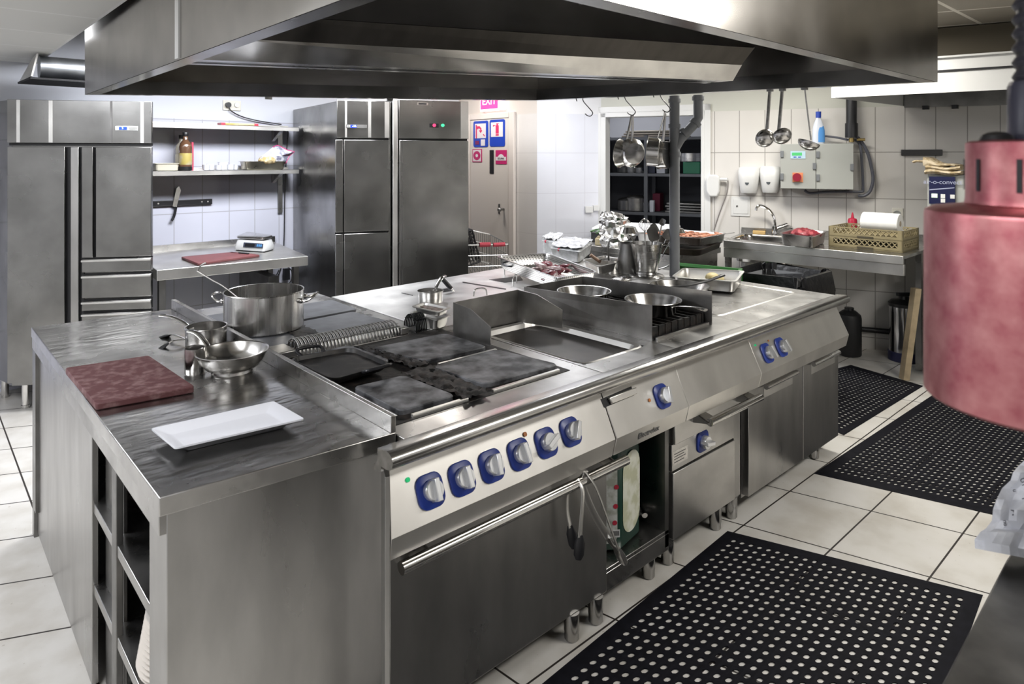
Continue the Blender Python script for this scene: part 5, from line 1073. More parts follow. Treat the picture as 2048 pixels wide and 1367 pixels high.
# knife rail and knife
u0, z0 = BACKW.hit(250, 402); mb = MB(); a, b_ = BACKW.pt(BACKW.hit(270, 402)[0], BACKW.hit(424, 397)[1], .002), BACKW.pt(BACKW.hit(423, 397)[0], BACKW.hit(424, 397)[1], .002)
t = thing('knife_rail', 'black magnetic knife rail on the tiles below the wall shelves', 'knife rail', (a + b_) / 2, world=True)
mb = MB(); mb.slab([a, b_, b_ + V((0, 0, -.043)), a + V((0, 0, -.043))], (0, -.02, 0)); obj('bar', mb, BLK, t, bev=.003)
for px in (402, 414, 315): q = BACKW.pt(BACKW.hit(px, 398)[0], a.z - .021, .022); mb = MB(); mb.cyl(q, q + BACKW.n * .002, .006); obj('screw', mb, STL, t)
t = thing('kitchen_knife', 'broad kitchen knife hanging tip-up on the magnetic rail', 'knife', BACKW.pt(*BACKW.hit(350, 405)), world=True)
g_ = lambda px, py, d=.024: BACKW.pt(*BACKW.hit(px, py), d)
mb = MB(); mb.slab([g_(343, 412), g_(351, 414), g_(360, 380), g_(356, 372), g_(351, 376)], (0, -.003, 0)); obj('blade', mb, STP, t); mb = MB(); mb.tube(smooth([g_(350, 413, .027), g_(348, 424, .027), g_(345, 434, .027), g_(341, 441, .027)], 4), .011, 8, .8); obj('handle', mb, BLK, t)
# ceiling ventilation duct piece at the left
t = thing('duct', 'short galvanised duct end below the low ceiling at the left', 'duct', (.7, 5.3, 2.2), world=True)
CL = Plane((0, 5.1), (2, 5.1)); g_ = lambda px, py, d=0: CL.pt(*CL.hit(px, py), d)
a, b_ = g_(85, 136), g_(168, 136); mb = MB(); mb.cyl(V((a.x, 5.25, 2.19)), V((1.0, 5.25, 2.19)), .075); obj('pipe', mb, steel('galvanised', .45, (.3, .45), tint=(.9, .95, 1)), t)
mb = MB(); mb.slab([V((a.x - .06, 5.12, 2.10)), V((.98, 5.12, 2.10)), V((.93, 5.36, 2.085)), V((a.x - .10, 5.36, 2.085))], (0, 0, .012)); obj('under_tray', mb, DARK, t)
mb = MB(); mb.slab([V((a.x - .06, 5.10, 2.115)), V((a.x - .03, 5.10, 2.26)), V((a.x - .02, 5.40, 2.26)), V((a.x - .09, 5.40, 2.10))], (.01, 0, 0)); obj('end_plate', mb, STL, t)
# ---------------------------------------------------------------- alcove: signs, lit sign, trolley
def sign(nm, lab, box, m, d=.03, rad=.08):
    u0, u1, z0, z1 = DOORW.rect(*box); u0, u1 = min(u0, u1), max(u0, u1); t = thing(nm, lab, 'sign', DOORW.pt((u0 + u1) / 2, (z0 + z1) / 2, d), world=True)
    lo = rr(u1 - u0, z1 - z0, rad * (z1 - z0), 3, (u0 + u1) / 2, (z0 + z1) / 2); mb = MB(); mb.slab([DOORW.pt(u, z, d - .0015) for u, z in lo], DOORW.n * .004); obj('plate', mb, m, t)
    W_, H_ = u1 - u0, z1 - z0
    # local drawing helper: s from the left in view (0-1), h from the bottom
    def part(nm2, pts, m2, dd=.0035):
        mb = MB(); mb.slab([DOORW.pt(u1 - W_ * s, z0 + H_ * h, d + dd) for s, h in pts], DOORW.n * .001); return obj(nm2, mb, m2, t)
    return t, part, (u0, u1, z0, z1)
SBL = plain('sign_blue', (.01, .05, .42), .4); SWH = plain('sign_white', (.72, .68, .70), .4); SRD = plain('sign_red', (.62, .03, .12), .4); SMG = plain('sign_magenta', (.50, .02, .14), .4)
bx_ = lambda s0, h0, s1, h1: [(s0, h0), (s1, h0), (s1, h1), (s0, h1)]
t, part, _ = sign('safety_sign', 'blue safety sign with a fire hose picture, upper left on the white door', (951.5, 242, 981, 294), SBL)
part('panel', bx_(.12, .34, .86, .9), SWH); part('pictogram', bx_(.18, .34, .26, .86), SRD, .005); part('pictogram', [(.26, .80), (.45, .80), (.58, .70), (.52, .64), (.42, .72), (.26, .68)], SRD, .005); part('pictogram', [(.40, .64), (.58, .66), (.62, .62), (.50, .54)], SRD, .005); part('pictogram', [(.66, .48), (.72, .50), (.80, .42), (.76, .40)], SRD, .005); part('white_field', bx_(.52, .05, .80, .29), SWH); part('red_mark', bx_(.14, .10, .40, .24), plain('sign_dark_red', (.2, .02, .1), .5))
t, part, _ = sign('safety_sign', 'blue safety sign with a red fire extinguisher, upper right on the white door', (984, 239, 1014.5, 293), SBL)
part('panel', bx_(.10, .36, .88, .90), SWH); part('pictogram', bx_(.42, .48, .62, .78), SRD, .005); part('pictogram', bx_(.42, .40, .62, .465), SRD, .005); part('pictogram', [(.46, .78), (.58, .78), (.56, .84), (.48, .84)], SRD, .005); part('pictogram', [(.24, .80), (.44, .79), (.24, .74)], SRD, .005); part('pictogram', bx_(.44, .84, .64, .86), SRD, .005)
t, part, _ = sign('safety_sign', 'small white and magenta sign with a ring, lower left on the door', (949.5, 298, 968.5, 324), SMG, rad=.02)
part('panel', bx_(.08, .06, .92, .94), SWH)
ci = lambda r, n=20: [(.5 + r * math.cos(2 * math.pi * k / n), .5 + r * .95 * math.sin(2 * math.pi * k / n)) for k in range(n)]
part('ring', ci(.37), SMG, .005); part('ring_centre', ci(.13), SWH, .0065)
t, part, (u0, u1, z0, z1) = sign('safety_sign', 'magenta sign with a white dome shape and dark lettering, lower right on the door', (996, 300, 1018, 328), SMG, rad=.02)
part('white_field', bx_(.04, .26, .96, .52), SWH); part('white_field', [(.22, .52), (.78, .52), (.70, .63), (.60, .69), (.50, .71), (.40, .69), (.30, .63)], SWH)
text('lettering', 'SOUMA', (z1 - z0) * .2, plain('sign_ink', (.05, .04, .05), .5), t, DOORW.pt((u0 + u1) / 2, z0 + (z1 - z0) * .39, .0362), -DOORW.e, V((0, 0, 1)))
t, part, _ = sign('magnet_strip', 'vertical black strip on the white door between the lower two signs', (984, 300, 992, 347), BLK, rad=.02)
# lit sign above the door
pl = DOORW; t = thing('lit_sign', 'small lit red and white sign above the white door', 'lit sign', pl.pt(*pl.hit(982, 205)), world=True)
u0, u1, z0, z1 = pl.rect(960, 187, 1003, 221, .06); u0, u1 = min(u0, u1), max(u0, u1)
mb = MB(); mb.slab([pl.pt(a_, z, .002) for a_, z in ((u0, z0), (u1, z0), (u1, z1), (u0, z1))], pl.n * .058); obj('housing', mb, plain('lit_white', (.9, .85, .85), .3, emit=((1, .72, .74), 1.1)), t, bev=.004)
w_, h_ = u1 - u0, z1 - z0
mb = MB(); mb.slab([pl.pt(a_, z, .061) for a_, z in ((u0 + w_ * .16, z0 + h_ * .1), (u1 - w_ * .03, z0 + h_ * .1), (u1 - w_ * .03, z1 - h_ * .05), (u0 + w_ * .16, z1 - h_ * .05))], pl.n * .001); obj('red_face', mb, plain('lit_red', (.8, .03, .2), .3, emit=((1, .06, .25), .55)), t)
text('lettering', 'EXIT', h_ * .62, bpy.data.materials['lit_white'], t, pl.pt(u0 + w_ * .56, z0 + h_ * .55, .063), -pl.e, V((0, 0, 1)), .0005)
# shopping trolley with black crate
tx = thing('shopping_trolley', 'wire shopping trolley with red corners behind the island', 'trolley', (3.72, 4.45, 0), world=True)
TP = Plane((3.3, 4.68), (4.2, 4.3)); g_ = lambda px, py, d=0: TP.pt(*TP.hit(px, py), d)
fl, frr, bl_, br_ = g_(930, 490), g_(1016, 488), g_(933, 462, -.38), g_(1006, 478, -.38)
WIRE = plain('wire_chrome', (.6, .6, .58), .25, .9)
mb = MB()
for a_, c_ in ((fl, frr), (bl_, br_), (frr, br_), (fl, bl_)): mb.tube([a_, c_], .006, 6)
dn = V((0, 0, -.27))
for z_ in (.35, .7, 1.0):
    for a_, c_ in ((fl, frr), (bl_, br_), (frr, br_), (fl, bl_)): mb.tube([a_ + dn * z_, c_ + dn * z_], .004 if z_ < 1 else .008, 5)
for k_ in range(19): a_ = fl.lerp(frr, k_ / 18); mb.tube([a_, a_ + dn], .0022, 4); a_ = bl_.lerp(br_, k_ / 18); mb.tube([a_, a_ + dn], .0022, 4)
for k_ in range(9): a_ = frr.lerp(br_, k_ / 8); mb.tube([a_, a_ + dn], .0022, 4)
for k_ in range(11): mb.tube([fl.lerp(frr, k_ / 10) + dn, bl_.lerp(br_, k_ / 10) + dn], .0022, 4)
obj('basket', mb, WIRE, tx)
for p in (frr, br_.lerp(frr, .0)):
    pass
mb = MB(); mb.tube([frr + V((-.13, .05, 0)), frr + V((-.03, .01, 0))], .018, 8); obj('red_grip', mb, RED, tx)
mb = MB(); q = fl.lerp(frr, .33); mb.tube([q, q + (frr - fl).normalized() * .1], .02, 8); obj('red_grip', mb, RED, tx)
mb = MB()
for p in (fl, frr, bl_, br_): mb.tube([p + dn, V((p.x, p.y, .1))], .011, 6)
for a_, c_ in ((fl, frr), (bl_, br_), (frr, br_), (fl, bl_)): mb.tube([V((a_.x, a_.y, .18)), V((c_.x, c_.y, .18))], .01, 6)
obj('frame', mb, WIRE, tx)
for p in (fl, frr, bl_, br_): mb = MB(); mb.cyl((p.x - .012, p.y, .05), (p.x + .012, p.y, .05), .05); obj('wheel', mb, BLK, tx)
t = thing('plastic_crate', 'black latticed plastic crate tilted inside the shopping trolley', 'crate', g_(948, 540, -.15), world=True)
c4 = [g_(928, 470, -.12), g_(952, 463, -.12), g_(968, 527, -.12), g_(931, 540, -.12)]; f = quadmap(c4); mb = MB(); nx_, ny_ = 6, 9
for i in range(nx_ + 1): mb.tube([f(i / nx_, 0), f(i / nx_, 1)], .004 if 0 < i < nx_ else .009, 4)
for j in range(ny_ + 1): mb.tube([f(0, j / ny_), f(1, j / ny_)], .004 if 0 < j < ny_ else .009, 4)
o2 = -TP.n * .14
for i in range(nx_ + 1): mb.tube([f(i / nx_, 0) + o2, f(i / nx_, 1) + o2], .008, 4)
for c_ in c4: mb.tube([c_, c_ + o2], .009, 4)
for j in range(ny_ + 1): mb.tube([f(1, j / ny_), f(1, j / ny_) + o2], .005, 4)
obj('lattice', mb, BLK, t)
# light switches on the bright wall
t = thing('light_switch', 'pair of white light switches on the bright tiled corner wall', 'switch', BRW.pt(*BRW.hit(1182, 418)), world=True)
obj('plate', pslab(BRW, 1169, 412, 1184, 425, .001, .03), WPL, t, bev=.003); obj('plate', pslab(BRW, 1185, 410, 1197, 421, .001, .03), WPL, t, bev=.003)
# ---------------------------------------------------------------- store room shelving and its contents
def R3(u, d, z): return P(u, d, z)
sr = thing('shelving_rack', 'dark grey steel shelving rack seen through the doorway', 'shelving', R3(.5, 1.3, 0), world=True)
SHM = plain('shelf_grey', (.10, .105, .115), .5, .3)
d0, d1 = 1.05, 1.5
SP2 = Plane(R3(0, d0, 0).to_2d(), R3(1, d0, 0).to_2d())
zz2 = lambda py, px=1300: SP2.hit(px, py)[1]
uu2 = lambda px: SP2.hit(px, 300)[0]
ZS = [zz2(274), zz2(347), zz2(425), .45, .12]
for z_ in ZS: mb = MB(); mb.slab([R3(-.38, d0, z_), R3(1.55, d0, z_), R3(1.55, d1, z_), R3(-.38, d1, z_)], (0, 0, -.03)); obj('shelf', mb, SHM, sr)
for u in (-.36, uu2(1288), 1.5):
    for d in (d0, d1 - .03): mb = MB(); mb.slab([R3(u, d - .004, 0), R3(u + .04, d - .004, 0), R3(u + .04, d + .03, 0), R3(u, d + .03, 0)], (0, 0, ZS[0] + .02)); obj('post', mb, SHM, sr)
mb = MB(); mb.slab([R3(-.38, d1 + .02, 0), R3(1.55, d1 + .02, 0), R3(1.55, d1 + .03, 0), R3(-.38, d1 + .03, 0)], (0, 0, ZS[0])); obj('back_panel', mb, plain('back_dark', (.035, .037, .045), .7), sr)
def sit(px, z_, d, dx=0): 
    pl = Plane(R3(0, d, 0).to_2d(), R3(1, d, 0).to_2d()); u = pl.hit(px, 300)[0]; q = pl.pt(u, 0); return V((q.x, q.y, z_ + .001))
for k, (px, ww, hh, z_, m_, lab) in enumerate(((1253, .10, .12, 2, STD, 'dark steel pot, leftmost on the lower store shelf'), (1272, .12, .15, 2, STG, 'large steel pot with lid in the middle of the lower store shelf'), (1292, .07, .10, 2, STP, 'small steel pot right of the large one in the store'), (1247, .07, .06, 1, STD, 'small bowl at left on the upper store shelf'), (1262, .06, .07, 1, STP, 'shiny steel bowl on the upper store shelf'), (1280, .06, .055, 1, STP, 'second shiny steel bowl on the upper store shelf'))):
    mb = MB(); mb.lathe([(ww * .9, 0), (ww, .01), (ww, hh), (ww * 1.05, hh + .005), (ww * .6, hh + .03), (.01, hh + .035)], 24, sit(px, ZS[z_], d0 + .15)); solo('pot', mb, m_, lab, 'pot')
def rbox(nm, lab, px0, px1, z_, h, dd, m_, cat, d=d0 + .06):
    a, b_ = sit(px0, z_, d), sit(px1, z_, d); mb = MB(); mb.slab([a, b_, b_ - RW.n * dd, a - RW.n * dd], (0, 0, h)); return solo(nm, mb, m_, lab, cat, bev=.004)
rbox('plastic_box', 'green plastic box on the store shelf right of the grey pipe', 1366, 1400, ZS[1], .13, .3, plain('box_green', (.0, .13, .06), .4), 'box')
q = sit(1383, ZS[1] + .135, d0 + .2); mb = MB(); mb.lathe([(.15, 0), (.15, .09), (.145, .09), (.14, .01)], 30, q); solo('sieve', mb, STP, 'round steel ring mould standing on the green box in the store', 'sieve')
rbox('cardboard_box', 'small pale box between the pots on the upper store shelf', 1313, 1330, ZS[1], .09, .2, plain('pale_box', (.45, .46, .5), .6), 'box')
rbox('container', 'dark container beside the rack post on the upper store shelf', 1294, 1310, ZS[1], .14, .2, plain('dark_box', (.02, .025, .05), .4), 'container')
rbox('bag', 'dark red bag on the lower store shelf', 1305, 1320, ZS[2] + .0, .20, .2, plain('bag_red', (.10, .0, .02), .6), 'bag', d0 + .2)
rbox('carton', 'small white carton beside the small steel pot on the lower store shelf', 1299, 1307, ZS[2], .13, .08, plain('carton_white', (.6, .62, .68), .5), 'carton')
for k in range(4): rbox('baking_sheet', ('dark baking sheet stacked on the right of the lower store shelf', 'second dark baking sheet of the stack on the lower store shelf', 'third dark baking sheet of the stack on the lower store shelf', 'topmost dark baking sheet of the stack on the lower store shelf')[k], 1330 + 3 * (k % 2), 1402, ZS[2] + .03 * k, .02, .35, STD, 'baking sheet')
for k in range(3): rbox('baking_sheet', ('lowest brown baking sheet lying on top of the store rack', 'middle brown baking sheet lying on top of the store rack', 'uppermost brown baking sheet lying on top of the store rack')[k], 1243 + 4 * k, 1372 - 6 * k, ZS[0] + .028 * k, .02, .35, plain('sheet_brown%d' % k, (.14 + .03 * k, .12 + .03 * k, .10 + .025 * k), .5, .4), 'baking sheet')
# ---------------------------------------------------------------- prep table beyond the island
PTZ = .88
pb = thing('prep_table', 'steel prep table between the island and the doorway, loaded with trays and vegetables', 'table', (4.55, 3.3, 0), world=True)
mb = MB(); mb.prism([(4.22, 2.88), (4.90, 2.86), (5.0, 3.30), (4.86, 3.95), (4.20, 4.15)], PTZ - .045, PTZ); obj('tabletop', mb, ST, pb, bev=.003)
mb = MB(); mb.prism([(4.24, 2.90), (4.88, 2.88), (4.97, 3.28), (4.83, 3.92), (4.22, 4.1)], PTZ - .16, PTZ - .045); obj('apron', mb, ST, pb)
for q in ((4.27, 2.93), (4.85, 2.92), (4.82, 3.85), (4.26, 4.02)): mb = MB(); mb.box(q[0] - .02, q[0] + .02, q[1] - .02, q[1] + .02, 0, PTZ - .16); obj('leg', mb, STD, pb)
mb = MB(); mb.prism([(4.26, 2.92), (4.85, 2.9), (4.82, 3.85), (4.26, 4.02)], .30, .33); obj('under_shelf', mb, STD, pb)
# stack: dark roasting tin, then sausage tray
TRZ = .985
rt_ = thing('roasting_tin', 'dark brown roasting tin under the sausage tray on the prep table', 'roasting tin', (4.5, 3.1, PTZ), world=True)
mb = MB(); tray(mb, [at(*q, .935) for q in ((1290, 492), (1400, 500), (1450, 482), (1345, 470))], .052, .012, .92); obj('tin_body', mb, plain('tin_brown', (.035, .026, .02), .35, .6), rt_)
sg = thing('gastronorm_tray', 'wide steel tray of small brown sausages on top of the roasting tin', 'tray', (4.5, 3.1, .95), world=True)
SC = [at(*q, 1.005) for q in ((1266, 466), (1404, 476), (1456, 466), (1340, 457))]; mb = MB(); tray(mb, SC, .065, .014, .94, .07); obj('tray_body', mb, ST, sg)
fs = quadmap(SC); SAUS = two('sausage_brown', (.30, .11, .06), (.5, .25, .15), 30, .35); rg_ = random.Random(8); smb = MB(); smb.tube(smooth([(-.035, 0, 0), (-.012, .003, .002), (.012, .003, .002), (.035, 0, 0)], 3), lambda s: .004 + .008 * math.sin(math.pi * max(.08, min(.92, s))), 7)
first = None
for k in range(90):
    p = fs(rg_.uniform(.10, .92), rg_.uniform(.1, .9)); pos = V((p.x, p.y, p.z - .034 + .022 * rg_.random()))
    if first is None: first = solo('sausage', smb, SAUS, 'small brown sausage heaped in the wide steel tray', 'sausage', 'sausages in the wide steel tray'); first.location = pos
    else: o_ = dup(first, pos); o_.rotation_euler = (rg_.uniform(-.2, .2), rg_.uniform(-.25, .25), rg_.uniform(0, 3.1))
mb = MB(); a = at(1448, 468, 1.0); b_ = at(1468, 465, 1.0); mb.tube([a, a.lerp(b_, .5), b_], .008, 8, .4); solo('spatula', mb, STB, 'steel utensil handle jutting out right of the sausage tray', 'spatula')
# white board on dark box
bxl = thing('storage_box', 'black box under a white board on the prep table by the doorway', 'box', (4.75, 3.75, PTZ), world=True)
BQ = [at(*q, .96) for q in ((1182, 464), (1330, 474), (1352, 456), (1205, 452))]; mb = MB(); mb.slab([V((q.x, q.y, PTZ + .001)) for q in BQ], (0, 0, .079)); obj('box_body', mb, BLK, bxl, bev=.004)
fb = quadmap([at(*q, .985) for q in ((1180, 457), (1350, 466), (1362, 449), (1208, 442))]); mb = MB(); lo = [fb(.5 + x, .5 + y) for x, y in rr(1, 1, .12, 4)]
mb.loft([[V((p.x, p.y, .9605)) for p in lo], [V((p.x, p.y, .985)) for p in lo]]); solo('cutting_board', mb, plain('board_white', (.8, .8, .82), .45), 'white cutting board on the black box by the doorway', 'cutting board', bev=.004)
# foil bundle
fo = at(1238, 493, PTZ); mb = MB(); rg_ = random.Random(9); L = []
KEY = [(495, 34, 0), (482, 34, -2), (468, 33, -3), (455, 31, -5), (442, 29, -8), (432, 26, -12), (424, 10, -22)]
for i in range(19):
    t_ = i / 18 * (len(KEY) - 1); a_, b_ = KEY[int(t_)], KEY[min(len(KEY) - 1, int(t_) + 1)]; py, hw, off = [p + (q - p) * (t_ - int(t_)) for p, q in zip(a_, b_)]
    w_ = V((fo.x, fo.y, 0)).dot(FW); z_ = max(PTZ + .001, EYE - (py - CY) / FPX * w_); row = []
    for k in range(30):
        a2 = 2 * math.pi * k / 30; r_ = hw / FPX * w_ * (1 + rg_.uniform(-.16, .16) * (i > 0)); row.append(V((fo.x, fo.y, z_)) + rt * (off / FPX * w_ + r_ * math.cos(a2)) + FW * (r_ * .5 * math.sin(a2)) + V((0, 0, rg_.uniform(-.010, .010) if i else 0)))
    L.append(row)
mb.loft(L); solo('foil_bundle', mb, plain('foil', (.82, .82, .82), .2, 1), 'tall crumpled bundle of aluminium foil on the prep table', 'foil bundle', sm=4)
# greens and bread-like box
gq = at(1205, 487, PTZ); mb = MB(); f = quadmap([at(*q, PTZ) for q in ((1190, 490), (1222, 492), (1226, 484), (1196, 483))])
mb.slab([f(0, 0), f(1, 0), f(1, 1), f(0, 1)], (0, 0, .055)); solo('punnet', mb, two('punnet_tan', (.36, .28, .14), (.5, .42, .26), 20, .6), 'small tan wooden punnet beside the foil bundle', 'punnet', bev=.004)
GRN = two('green_leaves', (.01, .07, .01), (.06, .2, .03), 40, .5); base = V((gq.x, gq.y, PTZ + .058)); rg_ = random.Random(6); t = thing('spring_onions', 'bunch of green stalks lying on the tan punnet', 'vegetables', base, world=True); mb = MB()
for k in range(26):
    o_ = rt * rg_.uniform(-.11, .06) + FW * rg_.uniform(-.05, .05); q = base + o_ + V((0, 0, .012 + .04 * rg_.random())); mb.tube([q, q + rt * .05 + V((0, 0, .018)), q + rt * .12 + V((0, 0, .03))], .007, 5, .6)
obj('stalks', mb, GRN, t)
# clear plastic boxes with red corners, in film
FILM = plain('film_clear', (.52, .53, .55), .15, coat=.5)
for k, (q4, hh, lab) in enumerate(((((1100, 518), (1160, 527), (1186, 505), (1128, 498)), .075, 'cling-filmed pale plastic box at the front of the prep table'), (((1083, 505), (1112, 510), (1128, 496), (1100, 492)), .09, 'second cling-filmed plastic box behind the front one'))):
    f = quadmap([at(*q, PTZ) for q in q4]); lo = rr(1, 1, .08, 4); c_ = f(.5, .5); kk = lambda s, z: [V(((c_ + (f(.5 + x, .5 + y) - c_) * s).x, (c_ + (f(.5 + x, .5 + y) - c_) * s).y, z)) for x, y in lo]
    t = thing('film_wrapped_box', lab, 'food box', (c_.x, c_.y, PTZ), world=True)
    mb = MB(); mb.loft([kk(.88, PTZ + .001), kk(1, PTZ + hh), kk(1.02, PTZ + hh + .004), kk(.9, PTZ + hh + .012)]); obj('box_body', mb, two('film_box%d' % k, (.45, .46, .46), (.66, .67, .68), 18, .15), t)
    n_ = 10; rg_ = random.Random(k); rows = [[V((f(i / n_, j / n_).x, f(i / n_, j / n_).y, PTZ + hh + .015 + rg_.uniform(0, .022))) for i in range(n_ + 1)] for j in range(n_ + 1)]
    mb = MB(); mb.loft(rows, False, False, False); obj('cling_film', mb, FILM, t, sm=10, keep=True)
    mb = MB(); q = f(.3, .02); mb.ball(V((q.x, q.y, PTZ + hh)), .012, 6); obj('red_clip', mb, RED, t)
# green crate and bin with black bag beside the island end
CRG = plain('crate_green', (.012, .10, .012), .4)
cq = [at(*q, .86) for q in ((1362, 535), (1487, 548), (1500, 530), (1372, 518))]
def crate4(lab, c, z0, z1, m_, nm='plastic_crate', cat='crate', bars=8):
    t = thing(nm, lab, cat, (sum(q.x for q in c) / 4, sum(q.y for q in c) / 4, z0), world=True); mb = MB()
    for i in range(4):
        a, b_ = c[i], c[(i + 1) % 4]; A = lambda s, z: V((a.lerp(b_, s).x, a.lerp(b_, s).y, z))
        mb.tube([A(0, z1 - .018), A(1, z1 - .018)], .02, 6); mb.tube([A(0, z0 + .015), A(1, z0 + .015)], .014, 6); mb.tube([A(0, (z0 + z1) / 2), A(1, (z0 + z1) / 2)], .006, 5); mb.tube([A(0, z0), A(0, z1)], .016, 6)
        for k in range(1, bars): mb.tube([A(k / bars, z0 + .01), A(k / bars, z1 - .01)], .006 if k != bars // 2 else .014, 5)
    obj('frame', mb, m_, t); mb = MB(); mb.slab([V((q.x, q.y, z0)) for q in c], (0, 0, .012)); obj('base', mb, m_, t)
    return t
cq = [V((3.75, 2.53, 0)), V((3.89, 2.15, 0)), V((4.10, 2.25, 0)), V((4.0, 2.68, 0))]
for k in range(3): crate4(('lowest of three stacked green plastic crates behind the island end', 'middle of three stacked green plastic crates behind the island end', 'top green plastic crate behind the steel tray of potatoes')[k], cq, .002 + .291 * k, .29 + .291 * k, CRG)
bc = V((4.42, 2.12, 0)); t = thing('waste_bin', 'waste bin with a black bag over its rim, behind the far end of the island', 'bin', bc, world=True)
mb = MB(); mb.loft([[bc + V((x, y, z)) for x, y in rr(w_, w_, .05, 4)] for w_, z in ((.36, 0), (.44, .80))], True, False); obj('bin_body', mb, GRYP, t)
rg_ = random.Random(12); rows = []
for z, w_, jj in ((.62, .50, .02), (.70, .53, .015), (.78, .52, .01), (.835, .50, .012), (.84, .47, .012), (.74, .42, .02), (.5, .38, .03), (.3, .34, .03)):
    rows.append([bc + V((x + rg_.uniform(-jj, jj), y + rg_.uniform(-jj, jj), z + rg_.uniform(-jj, jj))) for x, y in rr(w_, w_, .07, 9)])
mb = MB(); mb.loft(rows, False, True); obj('bag', mb, plain('bag_black', (.006, .006, .007), .3, bumpy=(25, .8)), t, sm=15)
# ---------------------------------------------------------------- sink counter along the right wall
CF = Plane((4.96, 2.87), (5.05, 1.47)); CZ = .93
ct = thing('sink_counter', 'steel counter with a sunken sink along the right tiled wall', 'counter', (5.5, 2.3, 0), world=True)
wq = lambda p, off: (p, off)
def onwall(y, off=.004): # wall point at given y
    s = (y - RW.p0.y) / RW.e.y; q = RW.p0 + RW.e * s + RW.n * off; return (q.x, q.y)
def cpt(s, t):           # s along the front (0-1), t from the front (0) to the wall (1)
    a = V(CF.p0).lerp(V((5.06, 1.57, 0)), s); b_ = V((*onwall(3.05), 0)).lerp(V((*onwall(1.60), 0)), s); return a.lerp(b_, t)
s0, s1, t0, t1 = .03, .36, .20, .82                   # bowl
mb = MB()
def cq4(sa, sb, ta, tb, z0, z1): q = [cpt(sa, ta), cpt(sb, ta), cpt(sb, tb), cpt(sa, tb)]; mb.slab([V((p.x, p.y, z0)) for p in q], (0, 0, z1 - z0))
for a in ((0, 1, 0, t0), (0, 1, t1, 1), (0, s0, t0, t1), (s1, 1, t0, t1)): cq4(*a, CZ - .02, CZ)
obj('worktop', mb, ST, ct)
mb = MB(); cq4(0, 1, -.012, .01, CZ - .055, CZ + .002); obj('front_edge', mb, STL, ct, bev=.002)
mb = MB(); cq4(0, 1, 0, .03, CZ - .135, CZ - .058); obj('apron', mb, STL, ct, bev=.002)
mb = MB(); lp_ = lambda k, z: [V(((cpt(.5 * (s0 + s1) + (s1 - s0) * x * k, .5 * (t0 + t1) + (t1 - t0) * y * k)).x, (cpt(.5 * (s0 + s1) + (s1 - s0) * x * k, .5 * (t0 + t1) + (t1 - t0) * y * k)).y, z)) for x, y in rr(1, 1, .15, 4)]
mb.loft([lp_(1.04, CZ + .003), lp_(1, CZ + .003), lp_(.97, CZ - .02), lp_(.92, CZ - .18), lp_(.85, CZ - .19)], False, True); obj('sink_bowl', mb, STB, ct)
mb = MB(); cq4(0, 1, .985, 1, CZ, CZ + .05); obj('backsplash', mb, ST, ct)
for s, t_ in ((.02, .08), (.02, .93), (.95, .93), (.95, .55)):
    for q in (cpt(s, t_),): q = cpt(s, t_); mb = MB(); mb.box(q.x - .02, q.x + .02, q.y - .02, q.y + .02, 0, CZ - .02); obj('leg', mb, ST, ct)
# tap and sponge
tq = RW.pt(RW.hit(1550, 460)[0], 0, .075); ta = thing('tap', 'curved chrome mixer tap at the sink', 'tap', (tq.x, tq.y, CZ), world=True); w_ = V((tq.x, tq.y, 0)).dot(FW); zt_ = lambda py: EYE - (py - CY) / FPX * w_; dx_ = lambda px: rt * ((px - 1547) / FPX * w_)
b0 = V((tq.x, tq.y, 0)); p3 = lambda px, py: b0 + dx_(px) + V((0, 0, zt_(py)))
mb = MB(); mb.cyl(b0 + V((0, 0, CZ)), b0 + V((0, 0, zt_(452))), .024); mb.cyl(b0 + V((0, 0, zt_(458))), p3(1572, 449), .02); obj('base', mb, CHR, ta)
mb = MB(); mb.tube(smooth([p3(1548, 455), p3(1546, 436), p3(1538, 422), p3(1527, 414), p3(1516, 411), p3(1511, 415), p3(1510, 421)], 6), .012, 10); obj('spout', mb, CHR, ta)
mb = MB(); mb.tube([p3(1570, 450), p3(1577, 452), p3(1583, 455)], .009, 8, .6); obj('lever', mb, CHR, ta)
a = RW.pt(RW.hit(1507, 465)[0], CZ + .002, .10); b_ = RW.pt(RW.hit(1532, 465)[0], CZ + .002, .10); mb = MB(); fsq = [a, b_, b_ + RW.n * -.06, a + RW.n * -.06]; mb.slab(fsq, (0, 0, .03)); SPG = solo('sponge', mb, plain('sponge_yellow', (.6, .4, .16), .8, bumpy=(80, .5)), 'yellow-brown sponge on the sink ledge beside the tap', 'sponge', bev=.004)
# red meat tray
t = thing('gastronorm_tray', 'steel tray of raw red meat on the counter right of the sink', 'tray', (*at(1605, 490, CZ).to_2d(), CZ), world=True)
MC = [at(*q, 1.025) for q in ((1556, 466), (1628, 474), (1656, 462), (1592, 456))]; mb = MB(); tray(mb, MC, .092, .012, .9, .1); obj('tray_body', mb, ST, t)
fmq = quadmap(MC); rg_ = random.Random(3); RM = two('raw_red_meat', (.18, .012, .022), (.42, .10, .11), 26, .35)
for k in range(7):
    p = fmq(rg_.uniform(.25, .85), rg_.uniform(.2, .8)); mb = MB(); mb.ball((0, 0, 0), 1, 6); mb.tf(M.Translation(V((p.x, p.y, p.z - .012))) @ M.Rotation(rg_.uniform(0, 3), 4, 'Z') @ M.Diagonal((.07, .045, .03, 1))); mb.jitter(.006, k); solo('meat_piece', mb, RM, 'raw red meat piece in the steel tray beside the sink', 'meat', 'raw meat in the tray by the sink')
